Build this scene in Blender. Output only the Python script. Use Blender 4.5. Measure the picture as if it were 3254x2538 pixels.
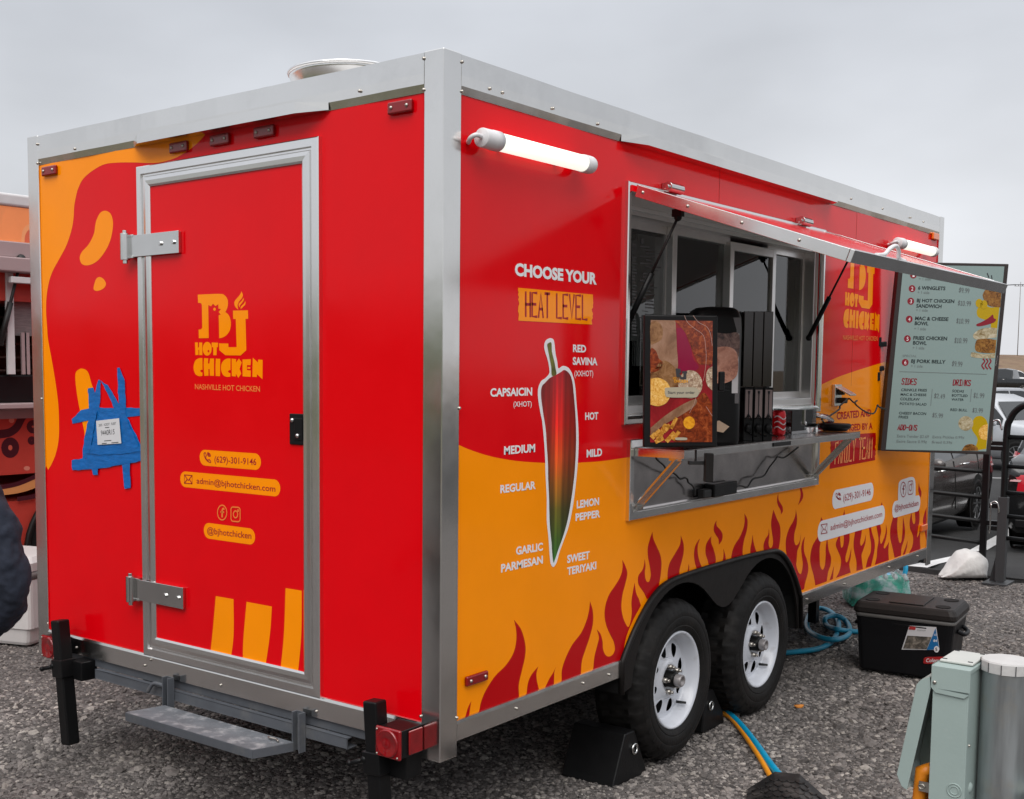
import bpy, bmesh, math, random
from mathutils import Vector, Matrix
from mathutils.geometry import tessellate_polygon
from math import sin, cos, pi, radians, sqrt
random.seed(7)
sc = bpy.context.scene
for o in list(bpy.data.objects): bpy.data.objects.remove(o)
COL = sc.collection
# ------------------------------------------------------------------ camera
IW, IH = 3254.0, 2538.0
FPX, PPX, PPY = 3755.76, 1316.47, 1487.30
CAM = Vector((2.3139, -2.9192, 1.6836)); PITCH, YAW, ROLL = -.0835, -.6930, .0038
VF = Vector((sin(YAW)*cos(PITCH), cos(YAW)*cos(PITCH), sin(PITCH)))
_r = Vector((cos(YAW), -sin(YAW), 0)); _u = _r.cross(VF)
VR = cos(ROLL)*_r + sin(ROLL)*_u; VU = -sin(ROLL)*_r + cos(ROLL)*_u
cd = bpy.data.cameras.new('camera'); cam = bpy.data.objects.new('camera', cd); COL.objects.link(cam)
m = Matrix.Identity(4)
for i in range(3): m[i][0] = VR[i]; m[i][1] = VU[i]; m[i][2] = -VF[i]; m[i][3] = CAM[i]
cam.matrix_world = m
cd.sensor_fit = 'HORIZONTAL'; cd.sensor_width = 36; cd.lens = 36*FPX/IW
cd.shift_x = (IW/2-PPX)/IW; cd.shift_y = (PPY-IH/2)/IW
cd.clip_start = .05; cd.clip_end = 5000
sc.camera = cam
# ------------------------------------------------------------------ sky, sun, exposure
w = bpy.data.worlds.new('World'); sc.world = w; w.use_nodes = True
nt = w.node_tree; nt.nodes.clear()
N = lambda t: nt.nodes.new(t)
SUN_EL, SUN_AZ = radians(52), radians(150)      # azimuth clockwise from +y
out = N('ShaderNodeOutputWorld'); bg = N('ShaderNodeBackground'); bg.inputs[1].default_value = 1.0
sky = N('ShaderNodeTexSky'); sky.sky_type = 'NISHITA'; sky.sun_disc = False
sky.sun_elevation = SUN_EL; sky.sun_rotation = SUN_AZ; sky.dust_density = 4; sky.air_density = 1.5
sk = N('ShaderNodeMix'); sk.data_type = 'RGBA'; sk.blend_type = 'MULTIPLY'; sk.inputs[0].default_value = 1
nt.links.new(sky.outputs[0], sk.inputs[6]); sk.inputs[7].default_value = (.06, .06, .06, 1)
tc = N('ShaderNodeTexCoord'); sep = N('ShaderNodeSeparateXYZ'); nt.links.new(tc.outputs['Generated'], sep.inputs[0])
rmp = N('ShaderNodeValToRGB'); nt.links.new(sep.outputs[2], rmp.inputs[0])
e = rmp.color_ramp.elements
e[0].position = 0.0; e[0].color = (.55, .555, .58, 1)
e[1].position = 1.0; e[1].color = (1.12, 1.14, 1.18, 1)
for p, c in ((.10, (.535, .548, .578, 1)), (.28, (.455, .472, .508, 1)), (.42, (.56, .575, .61, 1))):
    q = e.new(p); q.color = c
mp = N('ShaderNodeMapping'); mp.inputs['Scale'].default_value = (1.3, 1.3, 3.0)
nt.links.new(tc.outputs['Generated'], mp.inputs[0])
nz = N('ShaderNodeTexNoise'); nz.inputs['Scale'].default_value = 2.1; nz.inputs['Detail'].default_value = 5; nz.inputs['Roughness'].default_value = .45
nt.links.new(mp.outputs[0], nz.inputs[0])
mr = N('ShaderNodeMapRange'); mr.inputs[1].default_value = .3; mr.inputs[2].default_value = .7; mr.inputs[3].default_value = .82; mr.inputs[4].default_value = 1.15
nt.links.new(nz.outputs[0], mr.inputs[0])
cm = N('ShaderNodeMix'); cm.data_type = 'RGBA'; cm.blend_type = 'MULTIPLY'; cm.inputs[0].default_value = 1
nt.links.new(rmp.outputs[0], cm.inputs[6]); nt.links.new(mr.outputs[0], cm.inputs[7])
mx = N('ShaderNodeMix'); mx.data_type = 'RGBA'; mx.inputs[0].default_value = .92
nt.links.new(sk.outputs[2], mx.inputs[6]); nt.links.new(cm.outputs[2], mx.inputs[7])
nt.links.new(mx.outputs[2], bg.inputs[0]); nt.links.new(bg.outputs[0], out.inputs[0])
sl = bpy.data.lights.new('sun', 'SUN'); sl.energy = 1.5; sl.angle = radians(50); sl.color = (1, .97, .93)
so = bpy.data.objects.new('sun', sl); COL.objects.link(so)
sd = Vector((sin(SUN_AZ)*cos(SUN_EL), cos(SUN_AZ)*cos(SUN_EL), sin(SUN_EL)))
so.rotation_euler = sd.to_track_quat('Z', 'Y').to_euler(); so.location = (0, 0, 30)
sc.view_settings.view_transform = 'Standard'; sc.view_settings.look = 'None'
sc.view_settings.exposure = .55; sc.view_settings.gamma = 1; sc.view_settings.use_curve_mapping = False
sc.render.engine = 'CYCLES'; sc.render.resolution_x = 1024; sc.render.resolution_y = 799
try:
    sc.cycles.max_bounces = 8; sc.cycles.transparent_max_bounces = 12
except Exception: pass
# ------------------------------------------------------------------ photo pixel -> place
def ray(u, v): return VF + (u-PPX)/FPX*VR - (v-PPY)/FPX*VU
def onax(u, v, ax, val):
    d = ray(u, v); return CAM + d*((val-CAM[ax])/d[ax])
def onX(u, v, x=0.): return onax(u, v, 0, x)
def onY(u, v, y=0.): return onax(u, v, 1, y)
def onZ(u, v, z=0.): return onax(u, v, 2, z)
def atdep(u, v, d): return CAM + ray(u, v)*d
class Crop:                       # coordinates read in an enlarged part of the photograph
    def __init__(s, ox, oy, w, W=1703.): s.o = (ox, oy); s.k = w/W
    def __call__(s, x, y): return (s.o[0]+x*s.k, s.o[1]+y*s.k)
    def L(s, pts): return [s(*p[:2])+tuple(p[2:]) for p in pts]
kA, kB, kC = Crop(0, 100, 800), Crop(800, 100, 800), Crop(1400, 100, 800)
kD, kE, kF, kG, kH = Crop(0, 900, 800), Crop(400, 850, 800), Crop(0, 1700, 800), Crop(700, 1738, 800), Crop(1400, 1738, 800)
kI, kJ = Crop(1900, 1550, 600), Crop(2450, 1500, 510)
kK, kK2 = Crop(1400, 800, 600), Crop(1400, 1300, 600)
kLogo, kPill = Crop(580, 900, 280, 1325.), Crop(540, 1400, 380)
kM, kM2 = Crop(2550, 650, 704), Crop(2550, 1250, 704)
kW, kW2 = Crop(1900, 500, 800), Crop(1900, 1000, 800)
kT, kP3, kP2 = Crop(2454, 1738, 800), Crop(2900, 1400, 354, 1206.), Crop(2900, 1100, 354)
kS, kKi, kCn, kCr = Crop(350, 2050, 800, 2184.), Crop(2020, 980, 400, 1362.), Crop(1950, 1350, 400, 1946.), Crop(2400, 1200, 500, 2184.)
kHo, kPe = Crop(2250, 2250, 500, 2184.), Crop(2750, 2050, 504, 1759.)
kL1, kL2, kL3 = Crop(0, 580, 300, 1022.), Crop(0, 1080, 300, 1022.), Crop(0, 1500, 300, 852.)
kFl = Crop(1900, 1650, 800)
# ------------------------------------------------------------------ materials
MATS = {}
def srgb(r, g, b):
    f = lambda c: (c/255/12.92) if c/255 <= .04045 else ((c/255+.055)/1.055)**2.4
    return (f(r), f(g), f(b), 1)
def mat(name, col, rough=.5, metal=0., spec=.5, var=0., vscale=8., bump=0., bscale=60., bdet=3., coat=0., rvar=0., stretch=None, trans=0., ior=1.45, emit=None, estr=0., alpha=1., dirt=None, dscale=3., dlo=.5, dhi=.75):
    if name in MATS: return MATS[name]
    M = bpy.data.materials.new(name); M.use_nodes = True; MATS[name] = M
    t = M.node_tree; b = t.nodes['Principled BSDF']; L = t.links.new
    col = tuple(col)+((1,) if len(col) == 3 else ())
    b.inputs['Base Color'].default_value = col; b.inputs['Roughness'].default_value = rough; b.inputs['Metallic'].default_value = metal
    b.inputs['Specular IOR Level'].default_value = spec; b.inputs['Coat Weight'].default_value = coat; b.inputs['Coat Roughness'].default_value = .08
    b.inputs['Transmission Weight'].default_value = trans; b.inputs['IOR'].default_value = ior; b.inputs['Alpha'].default_value = alpha
    if emit: b.inputs['Emission Color'].default_value = tuple(emit)+(1,); b.inputs['Emission Strength'].default_value = estr
    tcn = t.nodes.new('ShaderNodeTexCoord'); src = tcn.outputs['Object']
    if stretch:
        mpn = t.nodes.new('ShaderNodeMapping'); mpn.inputs['Scale'].default_value = stretch; L(src, mpn.inputs[0]); src = mpn.outputs[0]
    cur = None
    if var or rvar:
        n = t.nodes.new('ShaderNodeTexNoise'); n.inputs['Scale'].default_value = vscale; n.inputs['Detail'].default_value = 6; n.inputs['Roughness'].default_value = .6; L(src, n.inputs[0])
        if var:
            mrn = t.nodes.new('ShaderNodeMapRange'); mrn.inputs[1].default_value = .3; mrn.inputs[2].default_value = .7; mrn.inputs[3].default_value = 1-var; mrn.inputs[4].default_value = 1+var; L(n.outputs[0], mrn.inputs[0])
            mm = t.nodes.new('ShaderNodeMix'); mm.data_type = 'RGBA'; mm.blend_type = 'MULTIPLY'; mm.inputs[0].default_value = 1; mm.inputs[6].default_value = col; L(mrn.outputs[0], mm.inputs[7]); cur = mm.outputs[2]
        if rvar:
            m2 = t.nodes.new('ShaderNodeMapRange'); m2.inputs[1].default_value = .3; m2.inputs[2].default_value = .7; m2.inputs[3].default_value = max(.03, rough-rvar); m2.inputs[4].default_value = rough+rvar; L(n.outputs[0], m2.inputs[0]); L(m2.outputs[0], b.inputs['Roughness'])
    if dirt:
        n3 = t.nodes.new('ShaderNodeTexNoise'); n3.inputs['Scale'].default_value = dscale; n3.inputs['Detail'].default_value = 8; n3.inputs['Roughness'].default_value = .65; L(tcn.outputs['Object'], n3.inputs[0])
        m3 = t.nodes.new('ShaderNodeMapRange'); m3.inputs[1].default_value = dlo; m3.inputs[2].default_value = dhi; L(n3.outputs[0], m3.inputs[0])
        d = t.nodes.new('ShaderNodeMix'); d.data_type = 'RGBA'; L(m3.outputs[0], d.inputs[0]); d.inputs[7].default_value = tuple(dirt)+(1,)
        if cur: L(cur, d.inputs[6])
        else: d.inputs[6].default_value = col
        cur = d.outputs[2]
    if cur: L(cur, b.inputs['Base Color'])
    if bump:
        n4 = t.nodes.new('ShaderNodeTexNoise'); n4.inputs['Scale'].default_value = bscale; n4.inputs['Detail'].default_value = bdet; L(src, n4.inputs[0])
        bn = t.nodes.new('ShaderNodeBump'); bn.inputs['Strength'].default_value = bump; bn.inputs['Distance'].default_value = .01; L(n4.outputs[0], bn.inputs['Height']); L(bn.outputs[0], b.inputs['Normal'])
    return M
RED = (.72, .0004, .0045); ORA = (1.0, .285, .0)
vkw = dict(rough=.13, spec=.24, bump=.04, bscale=5, bdet=7, rvar=.05, vscale=4)
M_red = mat('vinyl_red', RED, var=.03, **vkw); M_ora = mat('vinyl_orange', ORA, var=.03, **vkw)
M_flame = mat('vinyl_flame_red', (.46, .0004, .003), **vkw)
M_dkred = mat('print_dark_red', (.36, .004, .012), rough=.3); M_white = mat('print_white', (.80, .78, .79), rough=.3); M_peach = mat('print_peach', (.86, .20, .035), rough=.3)
M_alu = mat('aluminium_trim', (.76, .75, .73), rough=.17, metal=1.0, var=.03, vscale=3, rvar=.06, bump=.10, bscale=4, bdet=3, dirt=(.62, .61, .59), dscale=2.2, dlo=.52, dhi=.9)
M_alubr = mat('aluminium_brushed', (.80, .79, .78), rough=.20, metal=1, var=.02, vscale=6, rvar=.03, bump=.02, bscale=6)
M_alufr = mat('window_frame_aluminium', (.74, .72, .71), rough=.3, metal=.9, var=.04)
M_stain = mat('stainless_sheet', (.62, .58, .57), rough=.2, metal=1, bump=.12, bscale=5, bdet=1, var=.05, rvar=.05)
M_chrome = mat('polished_steel', (.62, .62, .61), rough=.16, metal=1, rvar=.05)
M_bolt = mat('zinc_bolt', (.46, .43, .39), rough=.38, metal=1)
M_frame = mat('grey_chassis_paint', (.085, .092, .105), rough=.42, var=.12, vscale=7, bump=.05, dirt=(.16, .155, .15), dscale=6, dlo=.55, dhi=.85)
M_step = mat('step_plate', (.13, .14, .155), rough=.6, var=.2, vscale=14, bump=.25, bscale=70, dirt=(.36, .36, .37), dscale=16, dlo=.5, dhi=.72)
M_black = mat('black_paint', (.006, .006, .0065), rough=.36, spec=.25, var=.2, bump=.06, bscale=40)
M_blkpl = mat('black_plastic', (.006, .006, .0065), rough=.42, spec=.25, bump=.08, bscale=90, rvar=.08)
M_fender = mat('fender_plastic', (.010, .0085, .008), rough=.45, spec=.25, bump=.05, rvar=.1)
M_dark = mat('dark_void', (.006, .006, .006), rough=.9)
M_tyre = mat('tyre_rubber', (.0085, .0078, .0075), rough=.6, spec=.25, var=.3, vscale=9, bump=.15, bscale=60, dirt=(.026, .022, .020), dscale=5, dlo=.5, dhi=.85)
M_rim = mat('white_wheel_enamel', (.60, .62, .67), rough=.3, coat=.4, var=.05, dirt=(.30, .27, .25), dscale=9, dlo=.55, dhi=.85)
M_hub = mat('hub_black', (.005, .005, .005), rough=.4, spec=.2); M_hubc = mat('hub_cap_grey', (.30, .28, .28), rough=.4, metal=.4)
M_lens = mat('red_lens', (.22, .002, .005), rough=.16, spec=.6, coat=.6, var=.2, vscale=30); M_lensd = mat('marker_red', (.22, .002, .004), rough=.25, coat=.4)
M_amber = mat('amber_lens', (.85, .16, .01), rough=.2, coat=.5)
M_led = mat('led_tube', (.85, .86, .76), rough=.4, emit=(.97, 1., .88), estr=.60); M_paneglow = mat('pane_line_glow', (1, 1, 1), rough=.4, emit=(.93, 1., .98), estr=2.0)
M_wcap = mat('white_plastic', (.66, .65, .66), rough=.4, var=.03); M_gcap = mat('lamp_end_grey', (.45, .45, .46), rough=.45)
def glass_mat(name, tint, refl=.12):
    M = bpy.data.materials.new(name); M.use_nodes = True; t = M.node_tree; t.nodes.clear(); L = t.links.new
    o = t.nodes.new('ShaderNodeOutputMaterial'); g = t.nodes.new('ShaderNodeBsdfGlossy'); g.inputs['Roughness'].default_value = .02; g.inputs['Color'].default_value = (.9, .9, .9, 1)
    tr = t.nodes.new('ShaderNodeBsdfTransparent'); tr.inputs['Color'].default_value = tuple(tint)+(1,)
    fr = t.nodes.new('ShaderNodeFresnel'); fr.inputs[0].default_value = 1.5; ad = t.nodes.new('ShaderNodeMath'); ad.operation = 'MULTIPLY'; ad.inputs[1].default_value = refl/.04*.5; ad.use_clamp = True; L(fr.outputs[0], ad.inputs[0])
    mxs = t.nodes.new('ShaderNodeMixShader'); L(ad.outputs[0], mxs.inputs[0]); L(tr.outputs[0], mxs.inputs[1]); L(g.outputs[0], mxs.inputs[2]); L(mxs.outputs[0], o.inputs[0]); MATS[name] = M
    return M
M_glass = glass_mat('window_glass', (.42, .44, .43), .085); M_clear = glass_mat('clear_plastic', (.86, .87, .87), .14); M_carglass = mat('car_glass', (.012, .014, .016), rough=.05, spec=.8)
M_greyin = mat('interior_panel', (.22, .22, .22), rough=.35, metal=.5, var=.1)
M_paper = mat('paper_sheet', (.62, .61, .62), rough=.8, var=.03); M_ink = mat('print_ink', (.03, .03, .035), rough=.7); M_inkg = mat('print_ink_grey', (.16, .16, .17), rough=.7)
M_tape = mat('blue_painters_tape', (.0, .12, .40), rough=.5, var=.14, vscale=18, bump=.35, bscale=22, bdet=3, stretch=(1, 1, 2.2))
M_hose = mat('blue_hose', (.0, .30, .52), rough=.4, var=.12, vscale=10, dirt=(.06, .15, .18), dscale=9, dlo=.55, dhi=.9); M_cord = mat('yellow_cord', (.80, .30, .012), rough=.5, var=.1)
M_hosed = mat('blue_hose_dusty', (.010, .20, .32), rough=.45, var=.2, vscale=6)
M_cable = mat('black_cable', (.012, .012, .012), rough=.5)
M_sand = mat('woven_sandbag', (.66, .65, .63), rough=.8, var=.05, bump=.35, bscale=34, bdet=5)
# ------------------------------------------------------------------ object helpers
ROOTS = {}
def tag(o, label=None, cat=None, group=None, kind=None):
    if label: o['label'] = label
    if cat: o['category'] = cat
    if group: o['group'] = group
    if kind: o['kind'] = kind
    return o
def thing(name, label, cat, loc=(0, 0, 0), rz=0., group=None, local=False):
    o = bpy.data.objects.new(name, None); COL.objects.link(o); o.location = loc; o.rotation_euler = (0, 0, rz)
    o.empty_display_size = .2; ROOTS[o.name] = Vector((0, 0, 0)) if local else Vector(loc)
    return tag(o, label, cat, group)
def rootoff(p):
    while p is not None:
        if p.name in ROOTS: return ROOTS[p.name]
        p = p.parent
    return Vector((0, 0, 0))
class MB:
    def __init__(s): s.v = []; s.f = []; s.sm = []
    def add(s, vs, fs, smooth=False):
        n = len(s.v); s.v += [Vector(q) for q in vs]; s.f += [tuple(i+n for i in f) for f in fs]; s.sm += [smooth]*len(fs); return s
    def box(s, a, b, M=None):
        x0, y0, z0 = (min(a[i], b[i]) for i in range(3)); x1, y1, z1 = (max(a[i], b[i]) for i in range(3))
        vs = [Vector(q) for q in ((x0, y0, z0), (x1, y0, z0), (x1, y1, z0), (x0, y1, z0), (x0, y0, z1), (x1, y0, z1), (x1, y1, z1), (x0, y1, z1))]
        if M is not None: vs = [M @ q for q in vs]
        return s.add(vs, [(0, 3, 2, 1), (4, 5, 6, 7), (0, 1, 5, 4), (1, 2, 6, 5), (2, 3, 7, 6), (3, 0, 4, 7)])
    def bar(s, p, q, w, h=None, up=(0, 0, 1)):        # rectangular bar between two points
        p, q = Vector(p), Vector(q); h = h or w; d = (q-p).normalized(); up = Vector(up)
        if abs(d.dot(up)) > .98: up = Vector((1, 0, 0))
        x = d.cross(up).normalized(); y = x.cross(d); vs = []
        for c in (p, q):
            for a, b in ((-1, -1), (1, -1), (1, 1), (-1, 1)): vs.append(c+x*a*w/2+y*b*h/2)
        return s.add(vs, [(0, 1, 2, 3), (7, 6, 5, 4), (0, 4, 5, 1), (1, 5, 6, 2), (2, 6, 7, 3), (3, 7, 4, 0)])
    def tube(s, pts, r, n=8, cap=True):
        pts = [Vector(p) for p in pts]; m = len(pts); rr = r if isinstance(r, (list, tuple)) else [r]*m
        base = len(s.v); prev = None; vs = []; fs = []
        for i, p in enumerate(pts):
            d = (pts[min(i+1, m-1)]-pts[max(i-1, 0)]).normalized()
            if prev is None:
                a = Vector((0, 0, 1)) if abs(d.z) < .9 else Vector((1, 0, 0)); x = d.cross(a).normalized()
            else:
                x = (prev-d*prev.dot(d)).normalized()
            prev = x; y = d.cross(x)
            for k in range(n): t = 2*pi*k/n; vs.append(p+(x*cos(t)+y*sin(t))*rr[i])
        for i in range(m-1):
            for k in range(n): a = i*n+k; b = i*n+(k+1) % n; fs.append((a, a+n, b+n, b))
        s.add(vs, fs, True)
        if cap: s.add(vs[:n], [tuple(range(n))]); s.add(vs[-n:], [tuple(range(n-1, -1, -1))])
        return s
    def lathe(s, prof, c, axis=2, n=24, smooth=True, closed=False, a0=0., a1=2*pi):   # prof: (r, h) along axis
        c = Vector(c); vs = []; fs = []; full = abs(a1-a0-2*pi) < 1e-6; m = n if full else n+1
        ex = [Vector((1, 0, 0)), Vector((0, 1, 0)), Vector((0, 0, 1))]; A = ex[axis]; X = ex[(axis+1) % 3]; Y = ex[(axis+2) % 3]
        for r, h in prof:
            for k in range(m): t = a0+(a1-a0)*k/n; vs.append(c+A*h+(X*cos(t)+Y*sin(t))*r)
        np_ = len(prof)
        for i in range(np_ if closed else np_-1):
            for k in range(m if full else n):
                j = (i+1) % np_; a, b = i*m+k, i*m+(k+1) % m; fs.append((a, b, j*m+(k+1) % m, j*m+k))
        return s.add(vs, fs, smooth)
    def poly(s, pts3, flip=False):                   # filled (concave) polygon
        pts3 = [Vector(p) for p in pts3]; tr = tessellate_polygon([pts3])
        n = len(s.v); s.v += pts3
        for t in tr:
            t = tuple(t); s.f.append(tuple(i+n for i in (t[::-1] if flip else t))); s.sm.append(False)
        return s
    def prism(s, loops, d):                          # loops of 3-D points (outer, holes...) pushed by vector d
        d = Vector(d); loops = [[Vector(p) for p in l] for l in loops]; flat = [p for l in loops for p in l]; tr = [tuple(t) for t in tessellate_polygon(loops)]
        n = len(flat); vs = flat+[p+d for p in flat]; fs = [t for t in tr]+[tuple(i+n for i in t[::-1]) for t in tr]; o = 0
        for l in loops:
            k = len(l)
            for i in range(k): a, b = o+i, o+(i+1) % k; fs.append((a, b, b+n, a+n))
            o += k
        return s.add(vs, fs)
    def ball(s, c, r, n=8, m=5, sc3=(1, 1, 1)):
        c = Vector(c); vs = []; fs = []
        for i in range(m+1):
            th = pi*i/m
            for k in range(n): ph = 2*pi*k/n; vs.append(c+Vector((sin(th)*cos(ph)*r*sc3[0], sin(th)*sin(ph)*r*sc3[1], cos(th)*r*sc3[2])))
        for i in range(m):
            for k in range(n): fs.append((i*n+k, (i+1)*n+k, (i+1)*n+(k+1) % n, i*n+(k+1) % n))
        return s.add(vs, fs, True)
    def loft(s, rings, closed=True, cap=True, smooth=True):
        n = len(rings[0]); vs = [p for r in rings for p in r]; fs = []
        for i in range(len(rings)-1):
            for k in range(n if closed else n-1): a, b = i*n+k, i*n+(k+1) % n; fs.append((a, b, b+n, a+n))
        s.add(vs, fs, smooth)
        if cap: s.add(rings[0], [tuple(range(n-1, -1, -1))]); s.add(rings[-1], [tuple(range(n))])
        return s
    def build(s, name, material, parent=None, bevel=0., seg=2, sub=0, fix=True, **kw):
        off = rootoff(parent); me = bpy.data.meshes.new(name); me.from_pydata([tuple(q-off) for q in s.v], [], s.f)
        me.polygons.foreach_set('use_smooth', s.sm); me.update()
        if fix:
            bm = bmesh.new(); bm.from_mesh(me); bmesh.ops.remove_doubles(bm, verts=bm.verts, dist=1e-5); bmesh.ops.recalc_face_normals(bm, faces=bm.faces); bm.to_mesh(me); bm.free()
        me.materials.append(material); o = bpy.data.objects.new(name, me); COL.objects.link(o); o.parent = parent
        if bevel:
            b = o.modifiers.new('bevel', 'BEVEL'); b.width = bevel; b.segments = seg; b.limit_method = 'ANGLE'; b.angle_limit = radians(35); b.harden_normals = True
        if sub: sb = o.modifiers.new('sub', 'SUBSURF'); sb.levels = sub; sb.render_levels = sub
        return tag(o, **kw)
def smooth(pts, n=6, closed=True):                   # Catmull-Rom; a third element marks a sharp corner
    P = [tuple(p[:2]) for p in pts]; C = [len(p) > 2 for p in pts]; m = len(P); res = []
    for i in range(m if closed else m-1):
        p1, p2 = P[i], P[(i+1) % m]
        p0 = P[i-1] if (closed or i > 0) else p1; p3 = P[(i+2) % m] if (closed or i+2 < m) else p2
        if C[i]: p0 = (2*p1[0]-p2[0], 2*p1[1]-p2[1])
        if C[(i+1) % m]: p3 = (2*p2[0]-p1[0], 2*p2[1]-p1[1])
        k = 1 if (C[i] and C[(i+1) % m]) else n
        for j in range(k):
            t = j/k; a, b = t*t, t*t*t
            res.append(tuple(.5*((2*p1[q])+(-p0[q]+p2[q])*t+(2*p0[q]-5*p1[q]+4*p2[q]-p3[q])*a+(-p0[q]+3*p1[q]-3*p2[q]+p3[q])*b) for q in (0, 1)))
    if not closed: res.append(P[-1])
    return res
c = 1                                                # corner marker in traced outlines
def spl3(pts, n=6):                                  # smooth 3-D polyline
    pts = [Vector(p) for p in pts]; res = []; m = len(pts)
    for i in range(m-1):
        p0, p1, p2, p3 = pts[max(i-1, 0)], pts[i], pts[i+1], pts[min(i+2, m-1)]
        for j in range(n):
            t = j/n; res.append(.5*((2*p1)+(p2-p0)*t+(2*p0-5*p1+4*p2-p3)*t*t+(-p0+3*p1-3*p2+p3)*t**3))
    res.append(pts[-1]); return res
def balls(name, pts, r, material, parent, n=8, m=5):
    for p in pts: MB().ball(p, r, n, m).build(name, material, parent)
class Plane:                                         # a flat printed surface in the scene
    def __init__(s, o, nrm): s.o = Vector(o); s.n = Vector(nrm).normalized()
    def at(s, u, v, lift=0.):
        d = ray(u, v); p = CAM + d*((s.o-CAM).dot(s.n)/d.dot(s.n)); return p + s.n*lift
PR = Plane((0, 0, 0), (0, -1, 0)); PS = Plane((0, 0, 0), (1, 0, 0)); PD = Plane((0, -.012, 0), (0, -1, 0))
LAY = .0004
def decal(name, pl, px, material, parent, lay=1, n=6, smoothed=True, **kw):
    pts = smooth(px, n) if smoothed else [p[:2] for p in px]
    return MB().poly([pl.at(u, v, lay*LAY) for u, v in pts]).build(name, material, parent, fix=False, **kw)
def ell(cx, cy, rx, ry, n=24): return [(cx+rx*cos(2*pi*i/n), cy+ry*sin(2*pi*i/n)) for i in range(n)]
def stroke_mesh(mb, pl, px, wpx, lay, closed=False):  # a drawn line of given width on a plane
    P = [pl.at(u, v, lay*LAY) for u, v in px]; wd = wpx; m = len(P); vs = []
    for i, p in enumerate(P):
        a = P[(i-1) % m] if (closed or i > 0) else p; b = P[(i+1) % m] if (closed or i < m-1) else p
        t = (b-a).normalized(); x = t.cross(pl.n)*wd/2
        if not closed and i == 0: p = p-t*wd*.35
        if not closed and i == m-1: p = p+t*wd*.35
        vs += [p-x, p+x]
    fs = [(2*i, 2*i+1, 2*((i+1) % m)+1, 2*((i+1) % m)) for i in range(m if closed else m-1)]
    return mb.add(vs, fs)
_TX = {}
def glyphs(text, weight):
    key = (text, weight)
    if key in _TX: return _TX[key]
    cu = bpy.data.curves.new('lettering', 'FONT'); cu.body = text; cu.size = 1; cu.resolution_u = 3; cu.offset = weight; cu.fill_mode = 'FRONT'
    ob = bpy.data.objects.new('lettering', cu); COL.objects.link(ob)
    dg = bpy.context.evaluated_depsgraph_get(); me = bpy.data.meshes.new_from_object(ob.evaluated_get(dg))
    vs = [v.co.copy() for v in me.vertices]; fs = [tuple(p.vertices) for p in me.polygons]
    bpy.data.objects.remove(ob); bpy.data.curves.remove(cu); bpy.data.meshes.remove(me); _TX[key] = (vs, fs); return _TX[key]
CAPH = None
def text(txt, pl, bl, br, tl, material, parent, weight=.012, lay=2, name='lettering', **kw):
    global CAPH
    if CAPH is None: CAPH = max(v.y for v in glyphs('H', 0.)[0])
    vs, fs = glyphs(txt, weight); x0 = min(v.x for v in vs); x1 = max(v.x for v in vs)
    O = pl.at(bl[0], bl[1], lay*LAY); U = pl.at(br[0], br[1], lay*LAY)-O; W = pl.at(tl[0], tl[1], lay*LAY)-O
    W = W-U*(W.dot(U)/U.dot(U))*0.0
    mb = MB(); mb.add([O+U*((v.x-x0)/(x1-x0))+W*(v.y/CAPH) for v in vs], fs)
    return mb.build(name, material, parent, fix=False, **kw)
def pill(name, pl, l, r, t, b, material, parent, lay=1):
    A, B, T, D = (pl.at(q[0], q[1], lay*LAY) for q in (l, r, t, b)); up = Vector((0, 0, 1)); hh = (T.z-D.z)/2; zc = (T.z+D.z)/2
    ax = (B-A); ax.z = 0; ln = ax.length; ax.normalize(); O = Vector((A.x, A.y, zc)); pts = []
    for i in range(13): th = pi/2+pi*i/12; pts.append(O+ax*(hh+cos(th)*hh)+up*sin(th)*hh)
    for i in range(13): th = -pi/2+pi*i/12; pts.append(O+ax*(ln-hh+cos(th)*hh)+up*sin(th)*hh)
    return MB().poly(pts).build(name, material, parent, fix=False)
# ------------------------------------------------------------------ ground
HX, HY = sin(YAW), cos(YAW)                          # the lot falls away beyond the gravel, then climbs to the far hill
PROF = [(-400, 0), (9.9, 0), (12.5, -.30), (16.2, -.50), (28, -.66), (60, -.45), (100, .10), (180, .6), (3000, .6)]
def gz(x, y):
    if y < 7.3: return 0.
    s = (x-CAM.x)*HX+(y-CAM.y)*HY
    for (a, za), (b, zb) in zip(PROF, PROF[1:]):
        if s <= b: return za+(zb-za)*max(0, (s-a))/(b-a)
    return PROF[-1][1]
def onG(u, v):                                       # where a photo pixel meets the lot
    d = ray(u, v); t = 3.
    for _ in range(6000):
        p = CAM+d*t
        if p.z <= gz(p.x, p.y)+.03: return p
        t += .01 if t < 40 else .05
    return p
def grid_sheet(name, xs, ys, zf, material, kind='structure', parent=None, smoothsh=True):
    vs = [(x, y, zf(x, y)) for y in ys for x in xs]; n = len(xs)
    fs = [(j*n+i, j*n+i+1, (j+1)*n+i+1, (j+1)*n+i) for j in range(len(ys)-1) for i in range(n-1)]
    return MB().add(vs, fs, smoothsh).build(name, material, parent, fix=False, kind=kind)
def rng(a, b, n): return [a+(b-a)*i/(n-1) for i in range(n)]
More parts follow.
